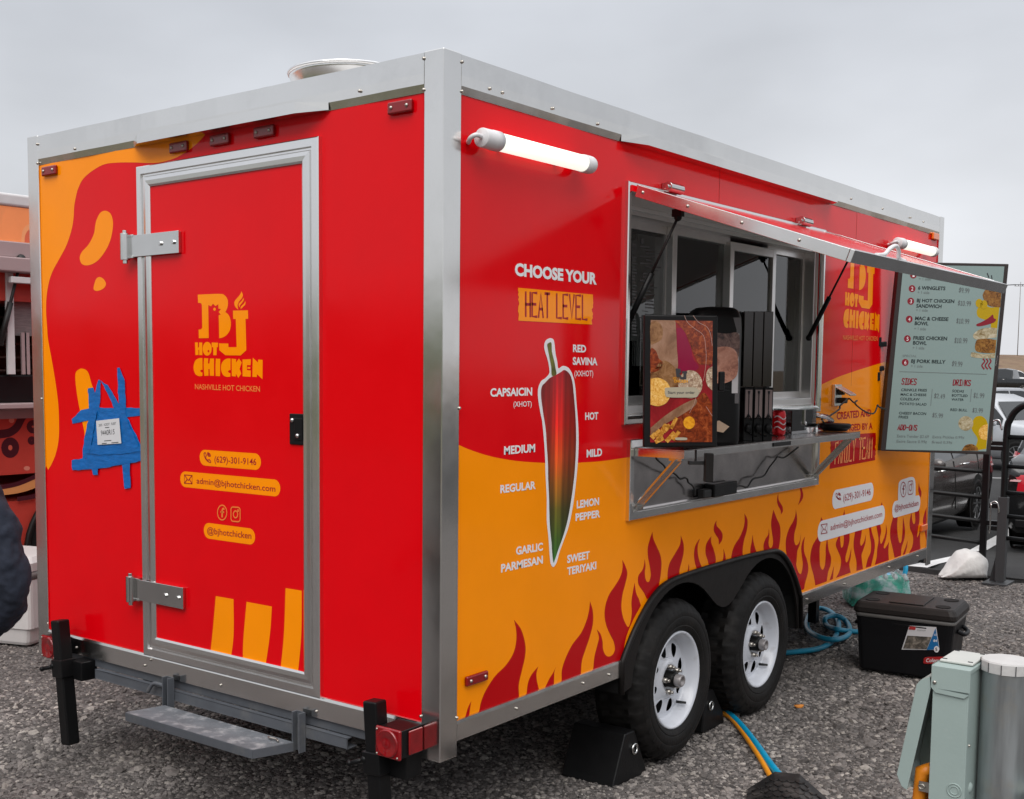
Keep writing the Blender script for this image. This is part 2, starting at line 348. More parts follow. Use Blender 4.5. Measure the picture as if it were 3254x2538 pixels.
def ground_mat(name, ramp, vs, bump, bdist, noise2=None):
    M = bpy.data.materials.new(name); M.use_nodes = True; t = M.node_tree; b = t.nodes['Principled BSDF']; L = t.links.new; b.inputs['Roughness'].default_value = .9; b.inputs['Specular IOR Level'].default_value = .25
    tcn = t.nodes.new('ShaderNodeTexCoord'); v = t.nodes.new('ShaderNodeTexVoronoi'); v.inputs['Scale'].default_value = vs; v.inputs['Randomness'].default_value = 1; L(tcn.outputs['Object'], v.inputs['Vector'])
    n = t.nodes.new('ShaderNodeTexNoise'); n.inputs['Scale'].default_value = 1.3; n.inputs['Detail'].default_value = 7; n.inputs['Roughness'].default_value = .62; L(tcn.outputs['Object'], n.inputs[0])
    sepc = t.nodes.new('ShaderNodeSeparateColor'); L(v.outputs['Color'], sepc.inputs[0])
    mxn = t.nodes.new('ShaderNodeMath'); mxn.operation = 'MULTIPLY_ADD'; L(sepc.outputs[0], mxn.inputs[0]); mxn.inputs[1].default_value = .6; L(n.outputs[0], mxn.inputs[2])
    mr2 = t.nodes.new('ShaderNodeMapRange'); mr2.inputs[1].default_value = .3; mr2.inputs[2].default_value = 1.25; L(mxn.outputs[0], mr2.inputs[0])
    r = t.nodes.new('ShaderNodeValToRGB'); L(mr2.outputs[0], r.inputs[0]); el = r.color_ramp.elements; el[0].color = ramp[0]; el[1].color = ramp[-1]
    for i, cc in enumerate(ramp[1:-1]): el.new((i+1)/(len(ramp)-1)).color = cc
    L(r.outputs[0], b.inputs['Base Color'])
    n2 = t.nodes.new('ShaderNodeTexNoise'); n2.inputs['Scale'].default_value = vs*2.2; n2.inputs['Detail'].default_value = 4; L(tcn.outputs['Object'], n2.inputs[0])
    ad = t.nodes.new('ShaderNodeMath'); ad.operation = 'ADD'; L(v.outputs['Distance'], ad.inputs[0]); L(n2.outputs[0], ad.inputs[1])
    bn = t.nodes.new('ShaderNodeBump'); bn.inputs['Strength'].default_value = bump; bn.inputs['Distance'].default_value = bdist; bn.invert = True; L(ad.outputs[0], bn.inputs['Height']); L(bn.outputs[0], b.inputs['Normal'])
    return M
g = lambda a, b_=None, c_=None: (a, a if b_ is None else b_, a if c_ is None else c_, 1)
M_grav = ground_mat('gravel_ground', [g(.030, .027, .026), g(.085, .077, .073), g(.16, .146, .139), g(.24, .22, .208)], 46, .9, .016)
M_asph = ground_mat('asphalt', [g(.022), g(.028), g(.034, .033, .033), g(.045, .043, .042)], 120, .35, .004)
M_soil = ground_mat('dry_ground', [g(.10, .075, .055), g(.16, .12, .085), g(.20, .155, .11)], 3, .3, .05)
M_field = ground_mat('brown_field', [g(.095, .060, .042), g(.150, .095, .062), g(.20, .135, .085), g(.12, .085, .05)], .25, .3, .2)
EDGE = 7.34
grid_sheet('ground', [-2500, -600, -150, -40, -15, 15, 40, 150, 600, 2500], [-2500, -600, -120, -30, -10, 6.9, 7.5, 9, 12, 16, 25, 40, 70, 100, 160, 400, 2500], lambda x, y: gz(x, y)-(.45 if y < 150 else .05) if y > 7.2 else -.06, M_soil)
def bumps(x, y): return .010*sin(x*2.3+1.1*sin(y*1.7))+.009*sin(y*2.9+x*.8)+.006*sin(x*5.1-y*4.3)
def gravz(x, y): return bumps(x, y)*.8-.004
grid_sheet('gravel_yard', rng(-14, 12, 105), rng(-12, EDGE+.02, 80), gravz, M_grav)
vs = []; xs = rng(-60, 90, 61); ys = [EDGE]+[EDGE+.35*1.16**i for i in range(36)]
def lotz(x, y): return gz(x, y)+.035
grid_sheet('parking_lot', xs, ys, lotz, M_asph)
mb = MB(); ed = rng(-14, 14, 113); random.seed(3)     # broken asphalt lip along the gravel
lip = [(x, EDGE+random.uniform(-.03, .015)) for x in ed]
mb.add([(x, y, .0365) for x, y in lip]+[(x, EDGE+.06, .0365) for x, y in lip]+[(x, y-.02, -.06) for x, y in lip], [(i, i+1, 113+i+1, 113+i) for i in range(112)]+[(226+i, 226+i+1, i+1, i) for i in range(112)])
mb.build('kerb', M_asph, None, fix=False, kind='structure')
M_line = mat('road_paint', (.62, .61, .60), rough=.7, var=.1, vscale=9, dirt=(.30, .29, .29), dscale=22, dlo=.60, dhi=.85)
def stripe(name, p, q, wd):
    p, q = Vector((p[0], p[1], 0)), Vector((q[0], q[1], 0)); d = (q-p).normalized(); x = Vector((d.y, -d.x, 0))*wd/2; vs = []; n = 16
    for i in range(n+1):
        m_ = p.lerp(q, i/n)
        for s in (-1, 1): a = m_+x*s; vs.append((a.x, a.y, lotz(a.x, a.y)+.008))
    return MB().add(vs, [(2*i, 2*i+1, 2*i+3, 2*i+2) for i in range(n)]).build(name, M_line, None, fix=False, kind='structure')
a = onG(2905, 1812); b = onG(3168, 1717); d = (b-a).normalized(); a = a+d*max(0, (EDGE+.03-a.y)/d.y)
stripe('parking_line', a, b+d*4.5, .16)
q = onG(3160, 1520); stripe('parking_line', q-Vector((3.5, 1.2, 0)), q+Vector((2.2, .75, 0)), .12)
# far bank of brown grass
def hillz(x, y):
    s = (x-CAM.x)*HX+(y-CAM.y)*HY; t = min(1, max(0, (s-205)/60)); t = t*t*(3-2*t)
    return .55+(4.3+.7*sin(x*.021+1.2)+.7*sin(x*.063+.4)+.35*sin(x*.17))*t
vs = []; fs = []; n = 60
for j in range(14):
    s = 195+j*9
    for i in range(n):
        lat = -60+i*5.2; p = CAM+Vector((HX, HY, 0))*s+Vector((HY, -HX, 0))*lat; vs.append((p.x, p.y, hillz(p.x, p.y)))
fs = [(j*n+i, j*n+i+1, (j+1)*n+i+1, (j+1)*n+i) for j in range(13) for i in range(n-1)]
MB().add(vs, fs, True).build('hill', M_field, None, fix=False, kind='structure')
# unseen grass banks behind and beside the yard, added for the reflections
M_grassb = ground_mat('unseen_bank_grass', [g(.030, .036, .016), g(.052, .062, .026), g(.085, .092, .042), g(.06, .062, .03)], 2.2, .4, .06)
def bank(p, q, nrm, h):
    p, q, nrm = Vector(p), Vector(q), Vector(nrm).normalized(); n = 40; vs = []
    prof_ = [(0, -.05), (1.5, .15), (4, h*.55), (7, h*.92), (10, h), (40, h+.3)]
    for i in range(n+1):
        b0 = p.lerp(q, i/n)
        for d_, z in prof_: a = b0+nrm*d_; vs.append((a.x, a.y, z*(1+.12*sin(i*.9)+.08*sin(i*2.3+d_))))
    m_ = len(prof_); return MB().add(vs, [(i*m_+k, i*m_+k+1, (i+1)*m_+k+1, (i+1)*m_+k) for i in range(n) for k in range(m_-1)], True).build('hill', M_grassb, None, fix=False, kind='structure')
bank((-60, -16, 0), (30, -16, 0), (0, -1, 0), 3.4); bank((19, -14, 0), (19, 12, 0), (1, 0, 0), 3.0)
# loose stones scattered over the gravel
def stone_mesh(k):
    random.seed(100+k); bm = bmesh.new(); bmesh.ops.create_icosphere(bm, subdivisions=1, radius=.5)
    for v in bm.verts: v.co = v.co*random.uniform(.72, 1.2); v.co.z *= .58; v.co.x *= 1.25
    me = bpy.data.meshes.new('stone'); bm.to_mesh(me); bm.free(); return me
M_stone = bpy.data.materials.new('crushed_stone'); M_stone.use_nodes = True
t = M_stone.node_tree; b = t.nodes['Principled BSDF']; b.inputs['Roughness'].default_value = .88; b.inputs['Specular IOR Level'].default_value = .3
oi = t.nodes.new('ShaderNodeObjectInfo'); r = t.nodes.new('ShaderNodeValToRGB'); t.links.new(oi.outputs['Random'], r.inputs[0]); el = r.color_ramp.elements
el[0].color = g(.080, .072, .068); el[1].color = g(.44, .40, .365)
for p, cc in ((.3, g(.125, .111, .104)), (.55, g(.19, .170, .160)), (.8, g(.26, .233, .217)), (.94, g(.32, .29, .26))): el.new(p).color = cc
nn = t.nodes.new('ShaderNodeTexNoise'); nn.inputs['Scale'].default_value = 4; tcn = t.nodes.new('ShaderNodeTexCoord'); t.links.new(tcn.outputs['Object'], nn.inputs[0])
mm = t.nodes.new('ShaderNodeMix'); mm.data_type = 'RGBA'; mm.blend_type = 'MULTIPLY'; mm.inputs[0].default_value = .6; t.links.new(r.outputs[0], mm.inputs[6]); t.links.new(nn.outputs[0], mm.inputs[7])
mg = t.nodes.new('ShaderNodeMix'); mg.data_type = 'RGBA'; mg.blend_type = 'MULTIPLY'; mg.inputs[0].default_value = 1; mg.inputs[7].default_value = (1.35, 1.35, 1.35, 1); t.links.new(mm.outputs[2], mg.inputs[6])
gp_ = t.nodes.new('ShaderNodeNewGeometry'); pn_ = t.nodes.new('ShaderNodeTexNoise'); pn_.inputs['Scale'].default_value = .8; pn_.inputs['Detail'].default_value = 4; t.links.new(gp_.outputs['Position'], pn_.inputs[0])
pr2 = t.nodes.new('ShaderNodeMapRange'); pr2.inputs[1].default_value = .35; pr2.inputs[2].default_value = .65; pr2.inputs[3].default_value = .68; pr2.inputs[4].default_value = 1.22; t.links.new(pn_.outputs[0], pr2.inputs[0])
mh = t.nodes.new('ShaderNodeMix'); mh.data_type = 'RGBA'; mh.blend_type = 'MULTIPLY'; mh.inputs[0].default_value = 1; t.links.new(mg.outputs[2], mh.inputs[6]); t.links.new(pr2.outputs[0], mh.inputs[7]); t.links.new(mh.outputs[2], b.inputs['Base Color'])
scol = bpy.data.collections.new('stones')
for k in range(7):
    me = stone_mesh(k); me.materials.append(M_stone); scol.objects.link(bpy.data.objects.new('stone', me))
def scatter(name, poly, dens, smin, smax, seed, label_kind='stuff'):
    xs = [p[0] for p in poly]; ys = [p[1] for p in poly]; step = .12; vs = []; idx = {}; fs = []
    def inside(x, y):
        k = False; j = len(poly)-1
        for i in range(len(poly)):
            if (poly[i][1] > y) != (poly[j][1] > y) and x < (poly[j][0]-poly[i][0])*(y-poly[i][1])/(poly[j][1]-poly[i][1])+poly[i][0]: k = not k
            j = i
        return k
    def vid(i, j):
        if (i, j) not in idx: x, y = min(xs)+i*step, min(ys)+j*step; idx[(i, j)] = len(vs); vs.append((x, y, gravz(x, y)))
        return idx[(i, j)]
    for j in range(int((max(ys)-min(ys))/step)):
        for i in range(int((max(xs)-min(xs))/step)):
            if inside(min(xs)+(i+.5)*step, min(ys)+(j+.5)*step) and min(ys)+(j+1)*step < EDGE: fs.append((vid(i, j), vid(i+1, j), vid(i+1, j+1), vid(i, j+1)))
    o = MB().add(vs, fs).build(name, M_grav, None, fix=False, kind=label_kind)
    ng = bpy.data.node_groups.new('scatter_stones', 'GeometryNodeTree'); ng.interface.new_socket('Geometry', in_out='INPUT', socket_type='NodeSocketGeometry'); ng.interface.new_socket('Geometry', in_out='OUTPUT', socket_type='NodeSocketGeometry')
    A = ng.nodes.new; L = ng.links.new; gi = A('NodeGroupInput'); go = A('NodeGroupOutput')
    dp = A('GeometryNodeDistributePointsOnFaces'); dp.inputs['Density'].default_value = dens; dp.inputs['Seed'].default_value = seed; L(gi.outputs[0], dp.inputs[0])
    ci = A('GeometryNodeCollectionInfo'); ci.inputs[0].default_value = scol; ci.inputs['Separate Children'].default_value = True; ci.inputs['Reset Children'].default_value = True
    ip = A('GeometryNodeInstanceOnPoints'); ip.inputs['Pick Instance'].default_value = True; L(dp.outputs[0], ip.inputs['Points']); L(ci.outputs[0], ip.inputs['Instance'])
    rv = A('FunctionNodeRandomValue'); rv.data_type = 'FLOAT_VECTOR'; rv.inputs[0].default_value = (-.45, -.45, 0); rv.inputs[1].default_value = (.45, .45, 6.28); L(rv.outputs[0], ip.inputs['Rotation'])
    r1 = A('FunctionNodeRandomValue'); r1.data_type = 'FLOAT'; r1.inputs[2].default_value = 0; r1.inputs[3].default_value = 1
    pw = A('ShaderNodeMath'); pw.operation = 'POWER'; pw.inputs[1].default_value = 2.6; L(r1.outputs[1], pw.inputs[0])
    mrn = A('ShaderNodeMapRange'); mrn.inputs[3].default_value = smin; mrn.inputs[4].default_value = smax; L(pw.outputs[0], mrn.inputs[0]); L(mrn.outputs[0], ip.inputs['Scale'])
    L(ip.outputs[0], go.inputs[0]); md = o.modifiers.new('scatter', 'NODES'); md.node_group = ng
    return o
near = [(-3.1, -.8), (-1.0, -.9), (1.9, 1.3), (2.1, 2.6), (1.4, 4.3), (-.6, 4.3), (-1.6, 2.6), (-2.6, .6)]
o = scatter('gravel', near, 5200, .007, .030, 1); tag(o, 'loose crushed grey stones on the yard around the trailer', 'gravel')
o = scatter('gravel', near, 70, .030, .062, 8); tag(o, 'larger pale stones lying among the crushed gravel', 'gravel')
far = [(1.4, 4.3), (1.6, 7.34), (-1.6, 7.34), (-1.8, 4.3)]
o = scatter('gravel', far, 2000, .010, .032, 2); tag(o, 'loose crushed grey stones by the asphalt edge', 'gravel')
far2 = [(-3.1, -.8), (-2.6, .6), (-2.3, 2.4), (-4.2, 3.4), (-5.6, 2.2), (-4.4, -.6)]
o = scatter('gravel', far2, 1800, .010, .032, 3); tag(o, 'loose crushed grey stones beside the orange truck', 'gravel')
# ------------------------------------------------------------------ the food trailer
W, L, ZT, ZPT, ZPB, ZB, ZPO = 2.2596, 5.173, 2.663, 2.543, .540, .471, .419
TR = thing('food_trailer', 'red and orange chicken food trailer with flames, serving hatch and twin white wheels', 'food trailer')
WY0, WY1, WZ0, WZ1 = 1.155, 3.11, 1.50, 2.372            # window opening
AX1, AX2, RW = 1.658, 2.534, .352
arch = [(1.150, .53), (1.165, .552), (1.225, .622), (1.298, .690), (1.39, .755), (1.507, .797), (1.70, .811), (2.0, .815), (2.30, .815), (2.56, .808), (2.66, .797), (2.735, .768), (2.81, .716), (2.87, .656), (2.93, .585), (2.965, .53)]
# side wall with its window and wheel-arch openings
outer = [(0, .05, ZPB-.03)]+[(0, y, max(z+.003, ZPB-.03)) for y, z in arch]+[(0, L-.05, ZPB-.03), (0, L-.05, ZPT+.03), (0, .05, ZPT+.03)]
hole = [(0, WY0, WZ0), (0, WY1, WZ0), (0, WY1, WZ1), (0, WY0, WZ1)]
side = MB().prism([outer, hole], (-.045, 0, 0)).build('side_wall', M_red, TR)
rear = MB().box((-W+.04, 0, ZPB-.03), (-.04, .045, ZPT+.03)).build('rear_wall', M_red, TR)
MB().box((-W+.003, .06, .5), (-W+.05, L-.06, 2.62)).build('far_side_wall', M_red, TR)
MB().box((-W+.06, L-.05, .5), (-.06, L-.005, 2.62)).build('front_wall', M_red, TR)
MB().box((-W+.06, .06, .47), (-.42, L-.06, .53)).box((-.42, .06, .4712), (-.06, 1.12, .5288)).box((-.42, 3.02, .4712), (-.06, L-.06, .5288)).build('floor_deck', M_greyin, TR)
MB().box((-W+.06, 2.95, .53), (-W+.08, 3.0, 2.5)).box((-W+.06, .2, 1.2), (-W+.4, 2.4, 1.26)).box((-W+.055, .1, .55), (-W+.06, 5, 2.55)).build('interior_lining', M_greyin, TR)
M_roof = mat('roof_membrane', (.58, .57, .56), rough=.6, var=.05)
# roof skin with a slightly rumpled edge
xs = rng(-W+.002, -.002, 60); ys = rng(.002, L-.002, 110); random.seed(11)
def roofz(x, y):
    ed = min(x+W, -x, y, L-y); return 2.6650+.0015*math.exp(-max(0, ed)*30)*(.5+.5*sin(x*23+y*19))*(.6+.4*sin(x*61+y*47))+.02*min(1, max(0, ed)/.6)*.2
vs = [(x, y, roofz(x, y)) for y in ys for x in xs]; n = len(xs)
MB().add(vs, [(j*n+i, j*n+i+1, (j+1)*n+i+1, (j+1)*n+i) for j in range(109) for i in range(59)], True).build('roof', M_roof, TR, fix=False)
MB().box((-W+.01, .01, 2.585), (-.01, L-.01, 2.655)).build('roof_slab', M_greyin, TR)
# corner posts
def post(pts, name='corner_post', z0=ZPO, z1=ZT+.004):
    return MB().prism([[(x, y, z0) for x, y in pts]], (0, 0, z1-z0)).build(name, M_alu, TR, bevel=.004)
t_ = .009; a_, s_ = .070, .082
post([(-a_, -t_), (t_, -t_), (t_, s_), (0, s_), (0, .03), (-.03, 0), (-a_, 0)])
post([(-W-t_, -t_), (-W+a_, -t_), (-W+a_, 0), (-W+.03, 0), (-W, .03), (-W, s_), (-W-t_, s_)])
post([(0, L-s_), (t_, L-s_), (t_, L+t_), (-a_, L+t_), (-a_, L), (-.03, L), (0, L-.03)])
post([(-W-t_, L-s_), (-W, L-s_), (-W, L-.03), (-W+.03, L), (-W+a_, L), (-W+a_, L+t_), (-W-t_, L+t_)])
# roof trim: upright fascia with a bevelled lower lip
def fascia(axis, a0, a1, name='roof_trim'):
    prof = [(0, ZT), (.007, ZT), (.0085, 2.60), (.0075, 2.568), (.002, ZPT), (0, ZPT)]
    ring = lambda q: [((d, q, z) if axis == 1 else (q, -d, z)) for d, z in prof]
    n = 24; return MB().loft([[Vector(p)+Vector(((.0018*sin(i*1.7)+.001*sin(i*4.1)) if axis == 1 else 0, (.0018*sin(i*1.3)) if axis == 0 else 0, 0)) for p in ring(a0+(a1-a0)*i/n)] for i in range(n+1)], smooth=False).build(name, M_alu, TR)
fascia(0, -W+a_, -a_); fascia(1, s_, L-s_)
def visor(axis, a0, a1, outw=.07):                       # rain visor boxed out of the trim, lit only from above
    P = lambda q, d, z: (d, q, z) if axis == 1 else (q, -d, z)
    z0, z1, e_ = 2.536, 2.572, .10; mb = MB()
    mb.add([P(a0, outw, z0), P(a1, outw, z0), P(a1, outw, z1), P(a0, outw, z1), P(a0-e_, .0095, z1-.004), P(a1+e_, .0095, z1-.004)], [(0, 1, 2, 3), (3, 2, 5, 4)])
    mb.add([P(a0-e_, .006, ZPT), P(a0, outw, z0+.0006), P(a1, outw, z0+.0006), P(a1+e_, .006, ZPT), P(a1, .003, ZPT-.002), P(a0, .003, ZPT-.002)], [(0, 1, 5), (1, 2, 4, 5), (2, 3, 4)])
    mb.add([P(a0-e_, .0085, ZPT+.001), P(a0, outw, z0), P(a0, outw, z1), P(a0-e_, .0095, z1-.004)], [(0, 1, 2, 3)]).add([P(a1+e_, .0085, ZPT+.001), P(a1, outw, z0), P(a1, outw, z1), P(a1+e_, .0095, z1-.004)], [(0, 1, 2, 3)])
    mb.build('rain_visor', M_alu, TR, fix=False)
visor(0, -1.43, -.58); visor(1, 1.17, 3.14)
# base trim
def rail(pts0, pts1, name='base_trim'): return MB().loft([pts0, pts1], smooth=False).build(name, M_alu, TR)
rp = lambda x: [Vector((x, 0, ZPB)), Vector((x, -.006, ZPB-.002)), Vector((x, -.009, ZPB-.012)), Vector((x, -.009, .462)), Vector((x, .0, .462))]
rail(rp(-W+a_), rp(-a_))
sp = lambda y: [Vector((0, y, ZPB)), Vector((.006, y, ZPB-.002)), Vector((.008, y, ZPB-.012)), Vector((.008, y, ZB)), Vector((0, y, ZB))]
rail(sp(s_), sp(1.158)); rail(sp(2.985), sp(L-s_))
# rivets
rv = MB(); rs = lambda p: rv.ball(p, .0058, 6, 4)
for x, z in ((-2.19, 2.63), (-2.19, 2.55), (-1.92, 2.58), (-.05-.02, 2.645), (-.07, 2.55), (-.34, 2.585), (-2.19, .565), (-.07, .56), (-1.98, .49), (-1.51, .49), (-1.05, .49), (-.545, .485), (-2.2, 1.55), (-1.47, .52), (-.53, .545)): rs((x, -.0105, z))
for y, z in ((.082, 2.64), (.082, 2.55), (.23, 2.585), (.30, 2.585), (.60, 2.585), (.9, 2.58), (3.5, 2.6), (4.0, 2.6), (4.5, 2.6), (4.75, 2.6), (.078, .55), (.42, .505), (.86, .505), (1.05, .5), (3.06, .5), (3.6, .505), (4.35, .505), (4.9, .505), (.08, 1.56)): rs((.0105, y, z))
rv.build('rivets', M_bolt, TR, kind='stuff')
# ------------ rear door
DX0, DX1, DZ0, DZ1 = -1.505, -.518, .537, 2.462
def frame_sweep(rect, prof, P, name, material, parent, bevel=.0):
    x0, x1, z0, z1 = rect; mb = MB()
    cs = [(x0, z0, 1, 1), (x1, z0, -1, 1), (x1, z1, -1, -1), (x0, z1, 1, -1)]
    rings = [[Vector(P(x+sx*d, z+sz*d, h)) for d, h in prof] for x, z, sx, sz in cs]
    n = len(prof); vs = [p for r_ in rings for p in r_]
    fs = [(i*n+k, i*n+k+1, ((i+1) % 4)*n+k+1, ((i+1) % 4)*n+k) for i in range(4) for k in range(n-1)]
    return mb.add(vs, fs).build(name, material, parent)
dprof = [(0, 0), (0, .018), (.004, .0215), (.030, .0225), (.0335, .013), (.040, .013), (.044, .0195), (.058, .022), (.074, .0205), (.0815, .0165), (.0825, .004)]
frame_sweep((DX0, DX1, DZ0, DZ1), dprof, lambda x, z, h: (x, -h, z), 'door_frame', M_alubr, TR)
DO = MB().box((-1.428, -.012, .572), (-.592, -.0005, 2.384)).build('door', M_red, TR)
for zc in (2.158, .800):
    H = MB(); H.box((-1.548, -.031, zc-.042), (-1.24, -.0255, zc+.042)).tube([(-1.560, -.036, zc-.052), (-1.560, -.036, zc+.052)], .019, 16).tube([(-1.560, -.036, zc-.066), (-1.560, -.036, zc+.064)], .010, 8)
    H.box((-1.56, -.033, zc-.046), (-1.515, 0, zc-.036)).box((-1.56, -.033, zc+.036), (-1.515, 0, zc+.046)).box((-1.43, -.0262, zc-.040), (-1.245, -.0125, zc+.040))
    for x in (-1.345, -1.268): H.tube([(x, -.030, zc), (x, -.038, zc)], .009, 6)
    H.build('hinge', M_chrome, TR, bevel=.0015)
LT = MB().box((-.664, -.019, 1.420), (-.584, -.0125, 1.528)).build('latch', M_blkpl, DO, bevel=.006)
MB().box((-.637, -.0225, 1.436), (-.598, -.0185, 1.512)).build('latch_paddle', M_black, DO, bevel=.003)
balls('latch_screw', ((-.646, -.021, 1.505), (-.618, -.024, 1.452)), .0085, M_chrome, DO)
# ------------ steel under the rear
MB().box((-2.05, .004, .424), (-.10, .03, .4605)).build('chassis_beam', M_frame, TR, bevel=.002)
MB().box((-1.83, -.022, .384), (-.387, -.016, .4235)).box((-1.83, -.022, .384), (-.387, .03, .388)).box((-1.83, -.022, .4195), (-.387, .003, .4235)).build('step_channel', M_frame, TR, bevel=.0015)
ST = MB()
bl, fl, fr, br = (onZ(*kS(*q), .368) for q in ((475, 520), (135, 580), (1235, 905), (1590, 840)))
ST.prism([[(p.x, p.y, .368) for p in (bl, fl, fr, br)]], (0, 0, -.004))
ST.build('step', M_step, TR)
sr = MB(); pr_ = lambda p, q: sr.bar((p.x, p.y, .351), (q.x, q.y, .351), .005, .032)
pr_(bl, fl); pr_(fl, fr); pr_(fr, br); sr.build('step_edge', M_frame, TR, bevel=.001)
for x in (-1.352, -.628):
    bk = MB().box((x, -.028, .335), (x+.044, -.0235, .478)).box((x+.038, -.055, .335), (x+.043, -.0235, .478)).box((x, -.05, .335), (x+.005, -.028, .478))
    for z in (.365, .415, .462): bk.tube([(x+.022, -.028, z), (x+.022, -.036, z)], .008, 6)
    bk.build('step_bracket', M_frame, TR, bevel=.001)
MB().tube(spl3([(-1.355, -.035, .437), (-1.40, -.037, .440), (-1.425, -.04, .432), (-1.447, -.045, .400)], 4), .008, 8).build('step_pin', M_frame, TR)
MB().tube(spl3([(-.72, -.075, .374), (-.70, -.085, .376), (-.675, -.08, .376), (-.655, -.09, .374)], 3), .004, 6).build('clip', M_bolt, TR)
# stabiliser jacks
def jack(xt, yt, zt_, xb, yb, zb_):
    j = MB(); j.bar((xb, yb, zb_), (xt, yt, zt_), .058, .058, up=(0, 1, 0)); J = j.build('stabiliser_jack', M_black, TR, bevel=.007, seg=3)
    d = (Vector((xb, yb, zb_))-Vector((xt, yt, zt_))).normalized(); c0 = Vector((xt, yt, zt_))+d*.165
    MB().bar(c0, c0+d*.075, .074, .074, up=(0, 1, 0)).box((xt+.035, yt+.02, zt_-.25), (xt+.12, yt+.10, zt_-.17)).build('jack_sleeve', M_black, J, bevel=.004)
    MB().tube([(c0.x-.02, c0.y, c0.z-.03), (c0.x-.07, c0.y-.055, c0.z-.045)], .009, 8).ball((c0.x-.072, c0.y-.057, c0.z-.045), .011, 8, 5).ball((c0.x-.03, c0.y-.03, c0.z-.03), .014, 8, 5).build('jack_pin', M_black, J)
jack(-1.985, -.085, .622, -1.925, -.085, .098); jack(-.205, -.085, .605, -.165, -.085, .075)
MB().box((-.60, 4.66, .03), (-.545, 4.715, .5)).build('front_jack', M_black, TR)
# tail lamps
def tail(x0, x1, z0, z1, yf, yb, side_):
    MB().box((x0+.004, yf+.012, z0+.004), (x1-.004, yb, z1-.004)).build('lamp_housing', M_blkpl, TR, bevel=.003)
    ln = MB().box((x0, yf, z0), (x1, yf+.014, z1)).build('tail_lamp', M_lens, TR, bevel=.010, seg=3)
    xc, zc = (x0+x1)/2, (z0+z1)/2
    MB().lathe([(.046, 0), (.0455, -.004), (.041, -.006), (.038, -.0035), (.026, -.006), (.024, -.004), (.012, -.007), (.0, -.008)], (xc, yf, zc), axis=1, n=28).build('lamp_lens', M_lens, ln)
    balls('lamp_screw', ((x0+.010, yf-.001, z1-.010), (x1-.010, yf-.001, z0+.010), (x0+.010, yf-.001, z0+.010)), .004, M_bolt, ln, 6, 4)
    if side_: MB().box((x1-.004, yf+.045, z0+.010), (x1+.004, yb-.012, z1-.010)).build('side_reflector', M_lens, ln, bevel=.004)
tail(-2.131, -2.022, .440, .537, -.085, -.01, False); tail(-.168, -.062, .438, .538, -.125, .0, True)
# marker lights
for x0, x1 in ((-2.156, -2.054), (-1.308, -1.206), (-1.076, -.974), (-.842, -.741), (-.216, -.115)):
    ml = MB().box((x0, -.017, 2.491), (x1, -.001, 2.530)).build('marker_light', M_lensd, TR, bevel=.006, seg=3)
    balls('screw', ((x0+.018, -.017, 2.511), (x1-.018, -.017, 2.511)), .0065, M_bolt, ml)
ml = MB().box((.001, .127, .642), (.015, .247, .676)).build('marker_light', M_lensd, TR, bevel=.006); balls('screw', ((.015, .147, .659), (.015, .227, .659)), .0065, M_bolt, ml)
for p in (kM(1010, 245), kJ(1605, 588)):
    q = onX(*p); MB().box((.001, q.y-.06, q.z-.022), (.018, q.y+.06, q.z+.022)).build('marker_light', M_amber, TR, bevel=.007)
